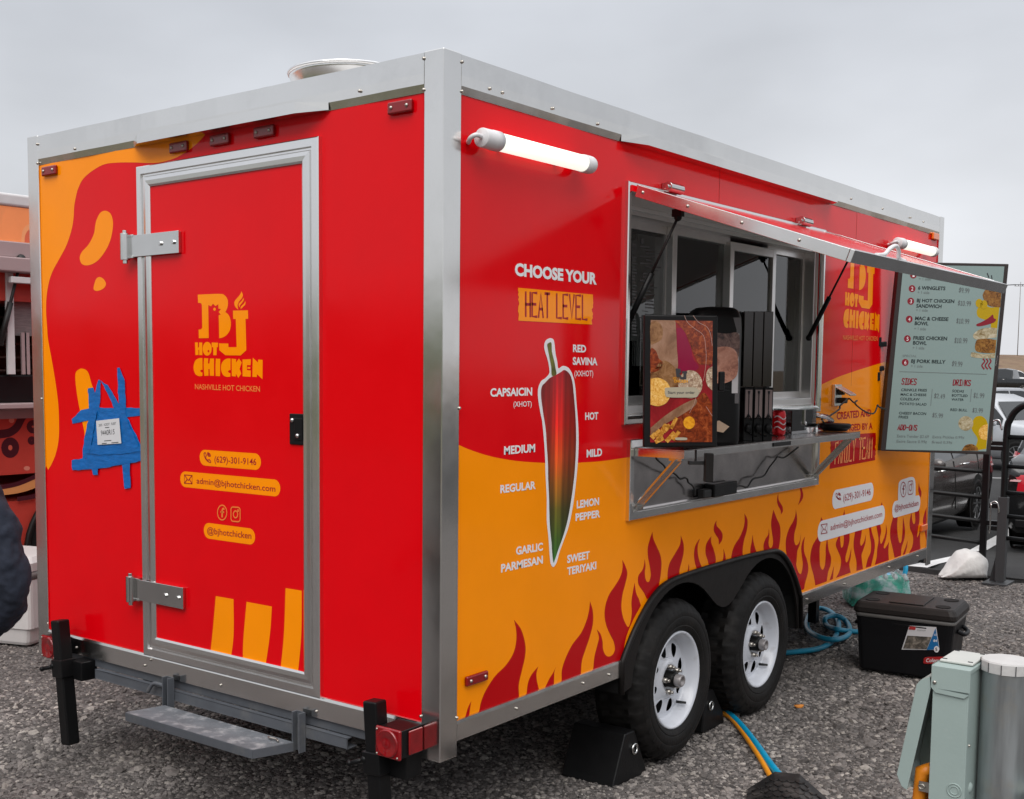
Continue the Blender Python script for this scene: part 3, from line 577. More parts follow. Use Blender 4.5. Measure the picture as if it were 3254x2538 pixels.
# ------------ wheels
def wheel(yc):
    T = bpy.data.objects.new('wheel', None); COL.objects.link(T); T.parent = TR
    prof = [(.208, -.012), (.222, .004), (.236, .009), (.240, .0075), (.246, .0105), (.275, .013), (.279, .011), (.284, .0125), (.308, .006), (.312, .003), (.330, -.007)]; tread = [(.341, -.022), (.350, -.045), (.352, -.075), (.352, -.11), (.352, -.145), (.350, -.175), (.341, -.198)]
    back = [(.328, -.214), (.255, -.228), (.208, -.205)]; P = prof+tread+back; n = 160; vs = []; fs = []
    for i, (r_, h) in enumerate(P):
        for k in range(n):
            rr = r_
            if len(prof) <= i < len(prof)+len(tread):
                j = i-len(prof); rr -= .010 if ((k+2*j) % 5 == 0) else 0
                if j in (2, 4): rr -= .008
            elif i >= len(prof)-2 and i < len(prof): rr -= .006 if k % 5 == 0 else 0
            a = 2*pi*k/n; vs.append((h-.006, yc+rr*cos(a), RW+rr*sin(a)))
    fs = [(i*n+k, i*n+(k+1) % n, (i+1)*n+(k+1) % n, (i+1)*n+k) for i in range(len(P)-1) for k in range(n)]
    nt_ = len(prof)-1; sm_ = [not (nt_ <= i < nt_+len(tread)) for i in range(len(P)-1) for k in range(n)]
    mt_ = MB(); mt_.add(vs, fs, True); mt_.sm = sm_; o = mt_.build('tyre', M_tyre, T, fix=False)
    try: o.data.set_sharp_from_angle(angle=radians(38))
    except Exception: pass
    R = MB().lathe([(.213, -.014), (.212, -.004), (.206, -.002), (.198, -.008), (.194, -.020), (.186, -.030), (.184, -.054), (.176, -.066)], (-.004, yc, RW), axis=0, n=56)
    # pierced disc
    ro = [(.176*cos(2*pi*k/56), .176*sin(2*pi*k/56)) for k in range(56)]; holes = []
    for k in range(8):
        a = 2*pi*(k+.35)/8; loc = smooth([(.098, -.003), (.106, -.014), (.130, -.025), (.150, -.024), (.157, 0), (.150, .024), (.130, .025), (.106, .014)], 3)
        holes.append([(x*cos(a)-y*sin(a), x*sin(a)+y*cos(a)) for x, y in loc])
    hub = [(.085*cos(2*pi*k/36), .085*sin(2*pi*k/36)) for k in range(36)]
    lo = [ro]+holes+[hub]; fl_ = [Vector((x, y, 0)) for l in lo for x, y in l]; tr_ = [tuple(t) for t in tessellate_polygon([[Vector((x, y, 0)) for x, y in l] for l in lo])]
    hx = lambda r_: -.070+(.018*max(0, (.176-r_)/.091))
    R.add([(hx(sqrt(p.x**2+p.y**2)), yc+p.x, RW+p.y) for p in fl_], tr_)
    R.lathe([(.085, -.052), (.078, -.046), (.062, -.044), (.045, -.052), (.038, -.058)], (0, yc, RW), axis=0, n=36)
    R.build('rim', M_rim, T, fix=True)
    MB().lathe([(.178, -.10), (.10, -.105), (.0, -.105)], (0, yc, RW), axis=0, n=28).build('brake_drum', M_dark, T)
    MB().lathe([(.036, -.065), (.036, -.020), (.030, -.012), (.0, -.012)], (0, yc, RW), axis=0, n=24).build('hub', M_hub, T)
    MB().lathe([(.026, -.016), (.0265, .014), (.024, .018), (.017, .018), (.017, .004), (.0, .004)], (0, yc, RW), axis=0, n=20).build('grease_cap', M_hubc, T)
    for k in range(5):
        a = 2*pi*(k+.42)/5; y, z = yc+.057*cos(a), RW+.057*sin(a); MB().tube([(-.050, y, z), (-.026, y, z)], .0115, 6).tube([(-.028, y, z), (-.014, y, z)], .0066, 8).build('lug_nut', M_bolt, T)
    a = radians(-52); MB().tube([(-.06, yc+.160*cos(a), RW+.160*sin(a)), (-.018, yc+.172*cos(a), RW+.158*sin(a))], [.007, .0055], 8).build('valve', M_cable, T)
wheel(AX1); wheel(AX2)
MB().tube([(-.2, AX1, RW), (-2.0, AX1, RW)], .035, 8).tube([(-.2, AX2, RW), (-2.0, AX2, RW)], .035, 8).build('axle', M_black, TR)
for yy in (AX1, AX2): MB().lathe([(.1, -W+.02), (.34, -W+.02), (.352, -W+.05), (.352, -W+.2), (.1, -W+.22)], (0, yy, RW), axis=0, n=32).build('far_tyre', M_tyre, TR)
MB().box((-.75, .05, .36), (-.68, L-.05, .46)).box((-1.6, .05, .36), (-1.53, L-.05, .46)).build('chassis_rail', M_black, TR)
MB().box((-1.55, 1.1, .465), (-.71, 4.9, .4695)).build('underfloor', M_dark, TR)
# fender: plate with a flange, wheel cut-outs and the tongue between the tyres
up_ = smooth([(y, z) for y, z in arch], 4, closed=False)
low = []; r_ = .425
for i in range(17): a = radians(172-(172-52)*i/16); low.append((AX1+r_*cos(a), RW+r_*sin(a)))
low += [(1.965, .655), (2.01, .628), (2.055, .612), (2.093, .608), (2.131, .612), (2.176, .628), (2.22, .655)]
for i in range(17): a = radians(128-(128-8)*i/16); low.append((AX2+r_*cos(a), RW+r_*sin(a)))
low = [(y, z) for y, z in low if 1.16 < y < 2.975]
lp = [(1.152, .40), (1.150, .53)]+up_[1:-1]+[(2.968, .53), (2.985, .36), (2.962, .36)]+low[::-1]+[(1.175, .40)]
FE = MB().prism([[(.004, y, z) for y, z in lp]], (-.010, 0, 0)).build('fender', M_fender, TR)
MB().tube([(.010, y, z) for y, z in [(1.148, .40)]+up_+[(2.972, .53), (2.988, .36)]], .012, 8).build('fender_flange', M_fender, FE)
wl = MB(); U = [(1.16, .40)]+up_+[(2.975, .36)]
wl.add([(-.008, y, z-.004) for y, z in U]+[(-.40, y, z-.004) for y, z in U], [(i, i+1, len(U)+i+1, len(U)+i) for i in range(len(U)-1)])
wl.poly([(-.40, y, z) for y, z in [(1.16, .30)]+up_+[(2.975, .30)]]); wl.build('wheel_well', M_dark, TR, fix=False)
# roof vent
q = onY(*kB(530, 215), .75); cx, cy, rz_ = -1.14, .78, 2.885
MB().lathe([(.215, 2.66), (.215, 2.83), (.232, 2.888), (.238, 2.905), (.232, 2.91), (.21, 2.895), (.0, 2.88)], (cx, cy, 0), axis=2, n=48).build('roof_vent', M_alubr, TR)
MB().tube([(cx+.235*cos(2*pi*k/40), cy+.235*sin(2*pi*k/40), 2.906) for k in range(41)], .008, 6, cap=False).build('vent_rim', M_alubr, TR)
# tube lamps on the side wall
def tube_lamp(y0, y1, zc):
    x = .052; cl, cr_ = .085, .055
    a = MB().tube([(x, y0+cl, zc), (x, y1-cr_, zc)], .0285, 20).build('tube_light', M_led, TR)
    MB().lathe([(.0, 0), (.028, 0), (.0305, .003), (.0305, .052), (.032, .054), (.032, .090), (.028, .090)], (x, y0, zc), axis=1, n=24).build('end_cap', M_wcap, a); MB().lathe([(.028, -.002), (.0315, -.002), (.0315, .045), (.029, .055), (.0, .055)], (x, y1-cr_, zc), axis=1, n=24).build('end_cap', M_wcap, a)
    MB().tube(spl3([(x, y0+.01, zc), (x, y0-.025, zc+.004), (x-.02, y0-.030, zc-.004), (x-.04, y0-.012, zc-.012), (.0, y0, zc-.006)], 5), .0075, 8).build('cable_gland', M_wcap, a)
    for ya in (y0+.15, y1-.17): MB().box((0, ya, zc-.012), (.04, ya+.02, zc+.012)).build('lamp_clip', M_wcap, a)
tube_lamp(.128, .785, 2.411); tube_lamp(4.142, 4.845, 2.42)
# ------------ printed graphics: rear
def dec(name, pl, k, pts, m_, par, lay=1, n=6, sm=True): return decal(name, pl, k.L(pts), m_, par, lay, n, sm)
pts = [(127, 524, 1), (127+0, 524, 1)]
wave = kA.L([(1395, 690, 1), (1330, 760), (1250, 820), (1160, 865), (1050, 888), (900, 885), (780, 887), (700, 900), (620, 945), (560, 1000), (530, 1060)])+kL1.L([(830, 120), (805, 250), (795, 400), (770, 530), (715, 690), (640, 830), (570, 960), (530, 1080), (505, 1230), (500, 1400), (510, 1560)])+kL2.L([(522, 0), (560, 210), (600, 450), (630, 680), (640, 900), (635, 1080), (605, 1230), (560, 1340), (522, 1405, 1)])
wave += [(147, 1480, 1)]+kA.L([(272, 1700, 1), (250, 905, 1), (900, 760, 1)])
decal('orange_swirl', PR, wave, M_ora, rear, 1)
dec('orange_drop', PR, kA, [(655, 1270), (680, 1225), (715, 1212), (750, 1235), (765, 1300), (750, 1400), (715, 1480), (660, 1550), (600, 1580), (555, 1572), (540, 1530), (555, 1490), (600, 1440), (635, 1370), (645, 1310)], M_ora, rear)
decal('orange_drop', PR, [(315.7, 879.8), (329, 886), (337, 902), (329, 916), (310, 924), (298, 919), (300, 902), (306, 886)], M_ora, rear)
dec('orange_drop', PR, kD, [(510, 620), (530, 585), (560, 577), (595, 600), (620, 680), (645, 760), (650, 900), (640, 1000), (600, 1075), (577, 1080), (570, 1000), (545, 880), (520, 740)], M_ora, rear)
fry = [kF.L([(1460, 412, 1)])+kG.L([(90, 352, 1), (90, 600), (65, 797, 1)])+kF.L([(1418, 846, 1), (1440, 640)]), kG.L([(178, 370, 1), (350, 402, 1), (335, 600), (298, 858, 1), (155, 820, 1), (155, 650)]), kG.L([(442, 277, 1), (552, 295, 1), (548, 600), (520, 908, 1), (402, 882, 1), (430, 600)])]
for f_ in fry: decal('fry_print', PD, f_, M_ora, DO)
LOGO = {
 'B': [[(230, 170, c), (560, 158), (640, 185), (680, 250), (682, 330), (665, 390), (645, 430, c), (690, 470), (720, 540), (728, 620), (710, 710), (660, 780), (600, 815), (553, 825, c), (545, 476, c), (578, 474, c), (545, 430, c), (580, 385, c), (540, 380, c), (540, 312, c), (495, 342, c), (460, 305, c), (430, 345, c), (388, 325, c), (395, 822, c), (247, 824, c), (243, 695, c), (280, 690), (298, 665, c), (292, 330, c), (280, 300), (235, 292, c)]],
 'eye': [ell(483, 388, 20, 23, 14)],
 'J': [[(760, 410, c), (985, 405, c), (988, 532, c), (948, 535, c), (960, 1005, c), (875, 1083, c), (645, 1080, c), (555, 1005, c), (550, 902, c), (690, 905, c), (692, 960, c), (815, 960, c), (802, 537, c), (763, 535, c)]],
 'fire': [[(885, 115, c), (908, 170), (895, 220), (850, 275), (830, 330), (840, 395, c), (800, 360), (780, 310), (790, 260), (850, 190), (880, 140)], [(918, 218, c), (922, 250), (890, 300), (865, 330), (862, 360, c), (848, 340), (850, 305), (890, 265)], [(948, 262, c), (945, 315), (910, 355), (875, 390, c), (880, 350), (925, 305)]],
 'hot': [[(188, 888, c), (232, 888, c), (232, 965, c), (248, 963, c), (252, 888, c), (298, 890, c), (300, 1078, c), (252, 1078, c), (252, 1000, c), (240, 1000, c), (242, 1076, c), (195, 1078, c)], ell(372, 983, 67, 103), [(440, 890, c), (535, 892, c), (533, 960, c), (515, 960, c), (513, 1080, c), (465, 1080, c), (462, 960, c), (440, 958, c)]],
 'chicken': [[(300, 1122, c), (302, 1298, c), (280, 1300), (268, 1315), (280, 1335), (300, 1342, c), (300, 1390, c), (255, 1395), (200, 1370), (170, 1300), (170, 1230), (195, 1160), (245, 1128)], [(325, 1125, c), (388, 1128, c), (383, 1205, c), (405, 1205, c), (415, 1130, c), (475, 1130, c), (475, 1390, c), (412, 1388, c), (408, 1285, c), (390, 1290, c), (392, 1388, c), (328, 1390, c), (320, 1250)], [(503, 1132, c), (568, 1135, c), (565, 1395, c), (500, 1393, c), (497, 1250)], [(723, 1130, c), (723, 1305, c), (700, 1305), (685, 1325), (700, 1345), (722, 1350, c), (720, 1403, c), (660, 1405), (610, 1375), (582, 1300), (585, 1220), (620, 1160), (670, 1132)], [(740, 1132, c), (808, 1140, c), (805, 1190, c), (850, 1132, c), (892, 1190, c), (858, 1285, c), (885, 1360, c), (838, 1420, c), (806, 1360, c), (802, 1400, c), (742, 1395, c)], [(903, 1145, c), (1028, 1140, c), (1025, 1230, c), (970, 1228, c), (970, 1305, c), (1027, 1310, c), (1027, 1405, c), (905, 1398, c)], [(978, 1258, c), (1020, 1258, c), (1020, 1285, c), (978, 1285, c)], [(1058, 1118, c), (1135, 1190, c), (1140, 1145, c), (1205, 1150, c), (1203, 1440, c), (1120, 1365, c), (1118, 1408, c), (1052, 1405, c)]]}
LOGO3 = {k: [[PD.at(u, v, LAY) for u, v in smooth(kLogo.L(p), 5)] for p in v_] for k, v_ in LOGO.items()}
OH = [PD.at(u, v, LAY*2) for u, v in kLogo.L(ell(392, 1018, 13, 20, 12))]
for k, v_ in LOGO3.items():
    mb = MB()
    for p in v_: mb.poly(p)
    mb.build('logo', M_ora, DO, fix=False)
MB().poly(OH).build('logo_counter', M_red, DO, fix=False)
text('NASHVILLE HOT CHICKEN', PD, kLogo(190, 1590), kLogo(1168, 1628), kLogo(188, 1514), M_peach, DO, .014)
pill('contact_label', PD, kPill(424, 240), kPill(1297, 305), kPill(860, 155), kPill(860, 385), M_ora, DO)
pill('contact_label', PD, kPill(148, 545), kPill(1573, 680), kPill(860, 495), kPill(860, 727), M_ora, DO)
pill('contact_label', PD, kPill(483, 1280), kPill(1214, 1370), kPill(850, 1210), kPill(850, 1437), M_ora, DO)
text('(629)-301-9146', PD, kPill(636, 305), kPill(1232, 347), kPill(636, 218), M_dkred, DO, .010)
text('admin@bjhotchicken.com', PD, kPill(382, 607), kPill(1503, 727), kPill(382, 527), M_dkred, DO, .010)
text('@bjhotchicken', PD, kPill(532, 1318), kPill(1162, 1398), kPill(532, 1232), M_dkred, DO, .010)
def icons(pl, k, phone, env, fb, ig, m_, par, wd, m2, ly=0):
    mb = MB(); x, y, s, dy = phone
    hs = [(0, .12), (.12, .02), (.24, .04), (.34, .30), (.26, .42), (.30, .62), (.45, .78), (.62, .78), (.80, .74), (.98, .86), (1.0, 1.0), (.86, 1.02), (.55, .92), (.25, .68), (.06, .40)]
    stroke_mesh(mb, pl, [k(x+a*s, y+b*s*1.35+a*dy) for a, b in smooth(hs, 3)], wd, 2+ly, True)
    for rr in (.22, .36, .50): stroke_mesh(mb, pl, [k(x+(.48+rr*cos(t_))*s, y+(.46-rr*sin(t_))*s*1.2+dy*.5) for t_ in rng(.1, 1.45, 7)], wd, 2+ly)
    mb.build('icon', m_, par, fix=False); mb = MB()
    x0, y0, x1, y1, dy = env
    sq = [(x0, y0), (x1, y0+dy), (x1, y1+dy), (x0, y1)]; stroke_mesh(mb, pl, [k(*p) for p in sq], wd, 2+ly, True); mxx = (x0+x1)/2; my = (y0+y1)/2+dy/2
    stroke_mesh(mb, pl, [k(*p) for p in (sq[0], (mxx, my+.22*(y1-y0)*.5+4), sq[1])], wd, 2+ly); stroke_mesh(mb, pl, [k(*p) for p in (sq[3], (mxx-.14*(x1-x0), my))], wd, 2+ly); stroke_mesh(mb, pl, [k(*p) for p in (sq[2], (mxx+.14*(x1-x0), my))], wd, 2+ly)
    mb.build('icon', m_, par, fix=False); mb = MB()
    x, y, rx, ry = fb; stroke_mesh(mb, pl, [k(*p) for p in ell(x, y, rx, ry, 28)], wd*1.15, 3+ly, True)
    stroke_mesh(mb, pl, [k(x+a*rx, y+b*ry) for a, b in ((.38, -.52), (.15, -.50), (.02, -.30), (.0, .55))], wd*2.0, 3+ly); stroke_mesh(mb, pl, [k(x+a*rx, y+b*ry) for a, b in ((-.28, -.10), (.34, -.06))], wd*1.5, 3+ly)
    mb.build('icon', m2, par, fix=False); mb = MB()
    x, y, rx, ry, dy = ig; rp_ = []
    for cx_, cy_, a0 in ((.55, -.6, -90), (.55, .6, 0), (-.55, .6, 90), (-.55, -.6, 180)):
        for i in range(6): a = radians(a0+90*i/5); rp_.append(k(x+(cx_+.45*cos(a))*rx, y+(cy_+.4*sin(a))*ry+(cx_+.45*cos(a))*dy))
    stroke_mesh(mb, pl, rp_, wd*1.15, 3+ly, True); stroke_mesh(mb, pl, [k(*p) for p in ell(x, y, rx*.48, ry*.48, 20)], wd*1.15, 3+ly, True); stroke_mesh(mb, pl, [k(*p) for p in ell(x+rx*.55, y-ry*.55+dy*.5, rx*.13, ry*.13, 8)], wd, 3+ly, True)
    mb.build('icon', m2, par, fix=False)
icons(PD, kPill, (487, 168, 95, 10), (208, 487, 318, 605, 8), (747, 1023, 66, 105), (938, 1048, 65, 102, 5), M_dkred, DO, .0042, M_peach)
# blue tape holding a paper tag
TAPES = [[(490, 915), (555, 858), (640, 840), (960, 842), (965, 893), (860, 905), (600, 925), (495, 948)], [(598, 710), (635, 703), (648, 745), (670, 650), (685, 655), (685, 780), (655, 1000), (610, 1180), (560, 1190), (570, 1080), (600, 930), (605, 820)], [(683, 655), (735, 690), (800, 800), (880, 930), (960, 1100), (978, 1130), (975, 1165), (900, 1200), (850, 1050), (780, 850), (720, 720)], [(798, 570), (812, 570), (845, 650), (855, 760), (858, 880), (870, 950), (820, 950), (805, 760)], [(605, 915), (865, 905), (965, 1110), (940, 1200), (590, 1195)], [(490, 1195), (565, 1185), (978, 1150), (970, 1200), (700, 1250), (495, 1265)], [(835, 1225), (885, 1215), (890, 1385), (850, 1388)], [(630, 1255), (672, 1250), (670, 1298), (635, 1298)]]
random.seed(13)
def ragged(p, amp=3.0):
    r_ = []
    for (ax_, ay_), (bx_, by_) in zip(p, p[1:]+p[:1]):
        n = max(1, int(math.hypot(bx_-ax_, by_-ay_)/22)); r_ += [(ax_+(bx_-ax_)*i/n+random.uniform(-amp, amp), ay_+(by_-ay_)*i/n+random.uniform(-amp, amp)) for i in range(n)]
    return r_
TAPES += [[(612, 1090), (700, 1100), (880, 1075), (960, 1105), (965, 1135), (860, 1150), (700, 1160), (606, 1150)], [(640, 860), (668, 862), (640, 1010), (615, 1150), (590, 1150), (612, 1000)], [(840, 930), (868, 925), (950, 1100), (925, 1120)]]
for i, p in enumerate(TAPES): MB().prism([[PR.at(u, v, .0022+.0006*i) for u, v in kD.L(ragged(p))]], (0, -.0004, 0)).build('tape_strip', M_tape, rear)
PT = Plane((0, -.0105, 0), (0, -1, 0))
tg = [kD(*p) for p in ((650, 930), (805, 912), (820, 1082), (660, 1092))]
MB().prism([[PT.at(*p) for p in tg]], (0, .0006, 0)).build('paper_tag', M_paper, rear)
text('9440R15', PT, kD(683, 1030), kD(775, 1020), kD(683, 996), M_ink, rear, 0, 1)
text('2025   KODIT   FLEET', PT, kD(668, 968), kD(785, 955), kD(668, 952), M_ink, rear, 0, 1)
ln = MB(); stroke_mesh(ln, PT, [kD(712, 976), kD(738, 974)], .003, 1); stroke_mesh(ln, PT, [kD(706, 1066), kD(752, 1062)], .003, 1); stroke_mesh(ln, PT, [kD(690, 1084), kD(722, 1081)], .003, 1); stroke_mesh(ln, PT, [kD(755, 1079), kD(800, 1075)], .003, 1); ln.build('lettering', M_ink, rear, fix=False)
# ------------ printed graphics: side
low_y = lambda y: ZPB-.006
obx = [PS.at(u, v).yz for u, v in smooth(kK2.L([(155, 318, 1), (250, 360), (380, 405), (520, 440), (700, 468), (900, 482), (1100, 485), (1240, 482), (1450, 468), (1680, 435, 1)]), 4, closed=False)]
rgt = [PS.at(u, v).yz for u, v in smooth([kW(1485, 1552)+(1,)]+kM.L([(120, 1395), (260, 1330), (400, 1280), (560, 1230), (700, 1188, 1)]), 4, closed=False)]
yS, zS = rgt[-1]; rgt += [(4.3, zS+.035), (4.7, zS+.06), (L-s_+.002, zS+.075)]
og = [Vector((LAY, y, z)) for y, z in ([tuple(q) for q in obx]+[(3.0, obx[-1][1]+.01), (WY1+.02, 1.44), (WY1+.024, rgt[0][1])]+[tuple(q) for q in rgt])]
og += [Vector((LAY, L-s_+.002, ZPB-.005)), Vector((LAY, 2.972, ZPB-.005))]+[Vector((LAY, y, z-.004)) for y, z in up_[::-1]]+[Vector((LAY, 1.15, ZPB-.005)), Vector((LAY, s_-.002, ZPB-.005))]
MB().poly(og).build('orange_print', M_ora, side, fix=False)
sm = MB()
for y, z0, z1 in ((1.93, 2.41, 2.54), (3.62, 1.6, 2.54)): sm.box((.0002, y, z0), (.0009, y+.0011, z1))
sm.build('wrap_seam', mat('seam_dark_red', (.20, .03, .004), rough=.5), side, kind='stuff')  # thin dark red line along the wrap joint
FL = [(kH, [(208, 1040, c), (200, 1080), (192, 1145, c), (164, 1155, c), (185, 1085)]),
 (kH, [(495, 490, c), (545, 560), (572, 660), (570, 740), (550, 830), (528, 930), (530, 1012, c), (258, 1118, c), (275, 1040), (310, 960), (370, 870), (440, 800), (490, 720), (510, 640), (510, 560)]),
 (kH, [(660, 808, c), (648, 850), (650, 900), (664, 962, c), (580, 994, c), (590, 920), (610, 870), (640, 830)]), (kH, [(780, 808, c), (768, 850), (766, 925, c), (708, 946, c), (735, 890), (760, 850)]),
 (kH, [(1010, 365, c), (1028, 430), (1030, 510), (1010, 600), (980, 690), (955, 770), (948, 858, c), (818, 905, c), (820, 830), (845, 750), (890, 660), (950, 580), (985, 500), (1003, 430)]),
 (kH, [(1055, 555, c), (1082, 590), (1095, 640), (1098, 690), (1115, 730), (1140, 740), (1165, 725), (1178, 690), (1170, 640), (1145, 590), (1120, 530), (1108, 460), (1115, 390), (1140, 320), (1180, 260), (1215, 200), (1230, 140), (1228, 85, c), (1250, 130), (1262, 180), (1248, 250), (1230, 320), (1222, 400), (1232, 470), (1252, 520), (1270, 540), (1285, 500), (1292, 440), (1290, 370), (1300, 300), (1312, 240, c), (1322, 310), (1340, 350), (1354, 395, c), (1298, 500), (1256, 606), (1228, 742, c), (1226, 758, c), (1031, 828, c), (1040, 740), (1060, 660), (1070, 610)]),
 (kI, [(420, 640, c), (428, 700), (422, 760), (428, 820), (445, 848), (465, 835), (475, 780), (465, 700), (450, 620), (448, 540), (465, 470), (490, 395, c), (500, 460), (530, 530), (560, 600), (572, 680), (565, 780), (552, 860), (545, 895, c), (503, 945), (442, 1006, c), (410, 940), (375, 890), (360, 850), (365, 790), (400, 740), (415, 690)]),
 (kI, [(745, 425, c), (770, 500), (772, 580), (755, 660), (735, 740), (735, 806, c), (627, 842, c), (628, 760), (645, 680), (690, 600), (735, 520), (745, 470)]), (kI, [(817, 680, c), (822, 720), (818, 782, c), (797, 792, c), (812, 730)]),
 (kI, [(920, 455, c), (900, 520), (900, 590), (915, 660), (947, 740, c), (900, 756, c), (875, 680), (865, 600), (875, 530), (900, 480)]), (kI, [(1022, 435, c), (1020, 490), (1045, 560), (1062, 640), (1055, 711, c), (1005, 726, c), (990, 660), (970, 590), (972, 520), (995, 470)]),
 (kI, [(1068, 292, c), (1070, 340), (1100, 375), (1122, 415), (1118, 470), (1090, 513, c), (1085, 460), (1060, 420), (1043, 380), (1050, 330)]), (kI, [(1130, 545, c), (1148, 610), (1155, 696, c), (1106, 708, c), (1125, 650), (1132, 600)]),
 (kI, [(1320, 228, c), (1348, 290), (1342, 380), (1320, 460), (1305, 550), (1308, 652, c), (1198, 680, c), (1205, 600), (1230, 520), (1280, 440), (1315, 350), (1322, 290)]), (kI, [(1395, 420, c), (1405, 500), (1437, 606, c), (1380, 624, c), (1373, 560), (1385, 490)]),
 (kI, [(1540, 365, c), (1545, 430), (1538, 500), (1550, 540), (1570, 530), (1578, 480), (1568, 400), (1560, 320), (1570, 250), (1582, 195, c), (1610, 270), (1640, 340), (1645, 430), (1635, 520), (1620, 584, c), (1500, 588, c), (1492, 520), (1510, 460), (1535, 420)]), (kI, [(1625, 45, c), (1630, 110), (1660, 160), (1668, 205), (1650, 240, c), (1645, 200), (1620, 150), (1615, 100)]),
 (kJ, [(300, 165, c), (320, 158, c), (340, 230), (330, 290), (285, 350, c), (310, 270), (312, 210)]),
 (kJ, [(262, 390, c), (275, 480), (270, 560), (248, 650), (245, 730), (265, 775), (300, 740), (318, 640, c), (305, 760), (280, 830), (275, 880), (270, 945), (268, 990), (290, 1060), (315, 1078), (330, 1030), (335, 960), (325, 880), (320, 800), (335, 730), (360, 680, c), (348, 760), (352, 850), (380, 930), (395, 1010), (385, 1090), (362, 1170), (350, 1240, c), (288, 1268, c), (262, 1150), (232, 1050), (202, 970), (170, 916, c), (155, 800), (160, 700), (190, 600), (235, 520), (258, 450)]),
 (kJ, [(505, 670, c), (440, 780), (415, 900), (425, 1000), (450, 1090), (470, 1202, c), (590, 1158, c), (605, 1060), (632, 980), (635, 900), (610, 820), (595, 690, c), (580, 800), (578, 900), (570, 990), (545, 1035), (520, 990), (515, 880), (518, 780), (540, 690, c)]),
 (kJ, [(730, 655, c), (735, 740), (745, 800), (765, 775), (772, 700), (765, 640, c), (830, 620, c), (832, 720), (810, 820), (790, 900), (795, 955), (820, 930), (852, 800, c), (845, 900), (830, 980), (845, 1064, c), (688, 1122, c), (720, 1060), (738, 990), (740, 920), (715, 850), (690, 790), (690, 740)]), (kJ, [(668, 985, c), (662, 1050), (655, 1134, c), (620, 1146, c), (645, 1070)]),
 (kJ, [(895, 595, c), (970, 575, c), (955, 680), (945, 740), (955, 780), (985, 740), (1005, 660, c), (1000, 750), (975, 830), (960, 880), (965, 950), (975, 1028, c), (905, 1048, c), (905, 950), (880, 830), (875, 750), (885, 670)]), (kJ, [(1035, 555, c), (1058, 550, c), (1070, 640), (1095, 720), (1100, 800), (1085, 890), (1060, 998, c), (1003, 1014, c), (1025, 920), (1055, 850), (1060, 760), (1045, 660)]),
 (kJ, [(1110, 535, c), (1150, 520, c), (1168, 620), (1155, 700), (1165, 760), (1190, 720), (1215, 640), (1218, 545, c), (1230, 630), (1215, 720), (1195, 790), (1210, 805), (1250, 740, c), (1245, 840), (1250, 933, c), (1100, 983, c), (1120, 900), (1125, 820), (1140, 720), (1125, 620)]),
 (kJ, [(1300, 465, c), (1345, 455, c), (1338, 560), (1345, 680), (1365, 750), (1385, 720), (1395, 600), (1400, 470, c), (1420, 600), (1415, 700), (1385, 800), (1380, 884, c), (1310, 908, c), (1290, 810), (1265, 700), (1265, 600), (1280, 530)]), (kJ, [(1450, 720, c), (1440, 800), (1420, 870, c), (1396, 876, c), (1425, 800)]),
 (kJ, [(1490, 425, c), (1500, 520), (1515, 550), (1530, 520), (1525, 415, c), (1570, 390, c), (1575, 500), (1560, 600), (1550, 690), (1575, 640), (1582, 610, c), (1580, 720), (1585, 814, c), (1463, 858, c), (1500, 780), (1505, 680), (1475, 600), (1470, 520)]), (kJ, [(1650, 370, c), (1645, 720, c), (1625, 600), (1610, 520), (1625, 440)]), (kJ, [(1568, 105, c), (1575, 150), (1595, 210), (1590, 270, c), (1575, 245), (1562, 190)]),
 (kJ, [(530, 475, c), (552, 515, c), (522, 530, c)]), (kJ, [(778, 395, c), (782, 450, c), (763, 460, c)]), (kJ, [(1175, 315, c), (1182, 355, c), (1163, 360, c)])]
for k, p in FL: dec('flame_print', PS, k, p, M_flame, side, 2)
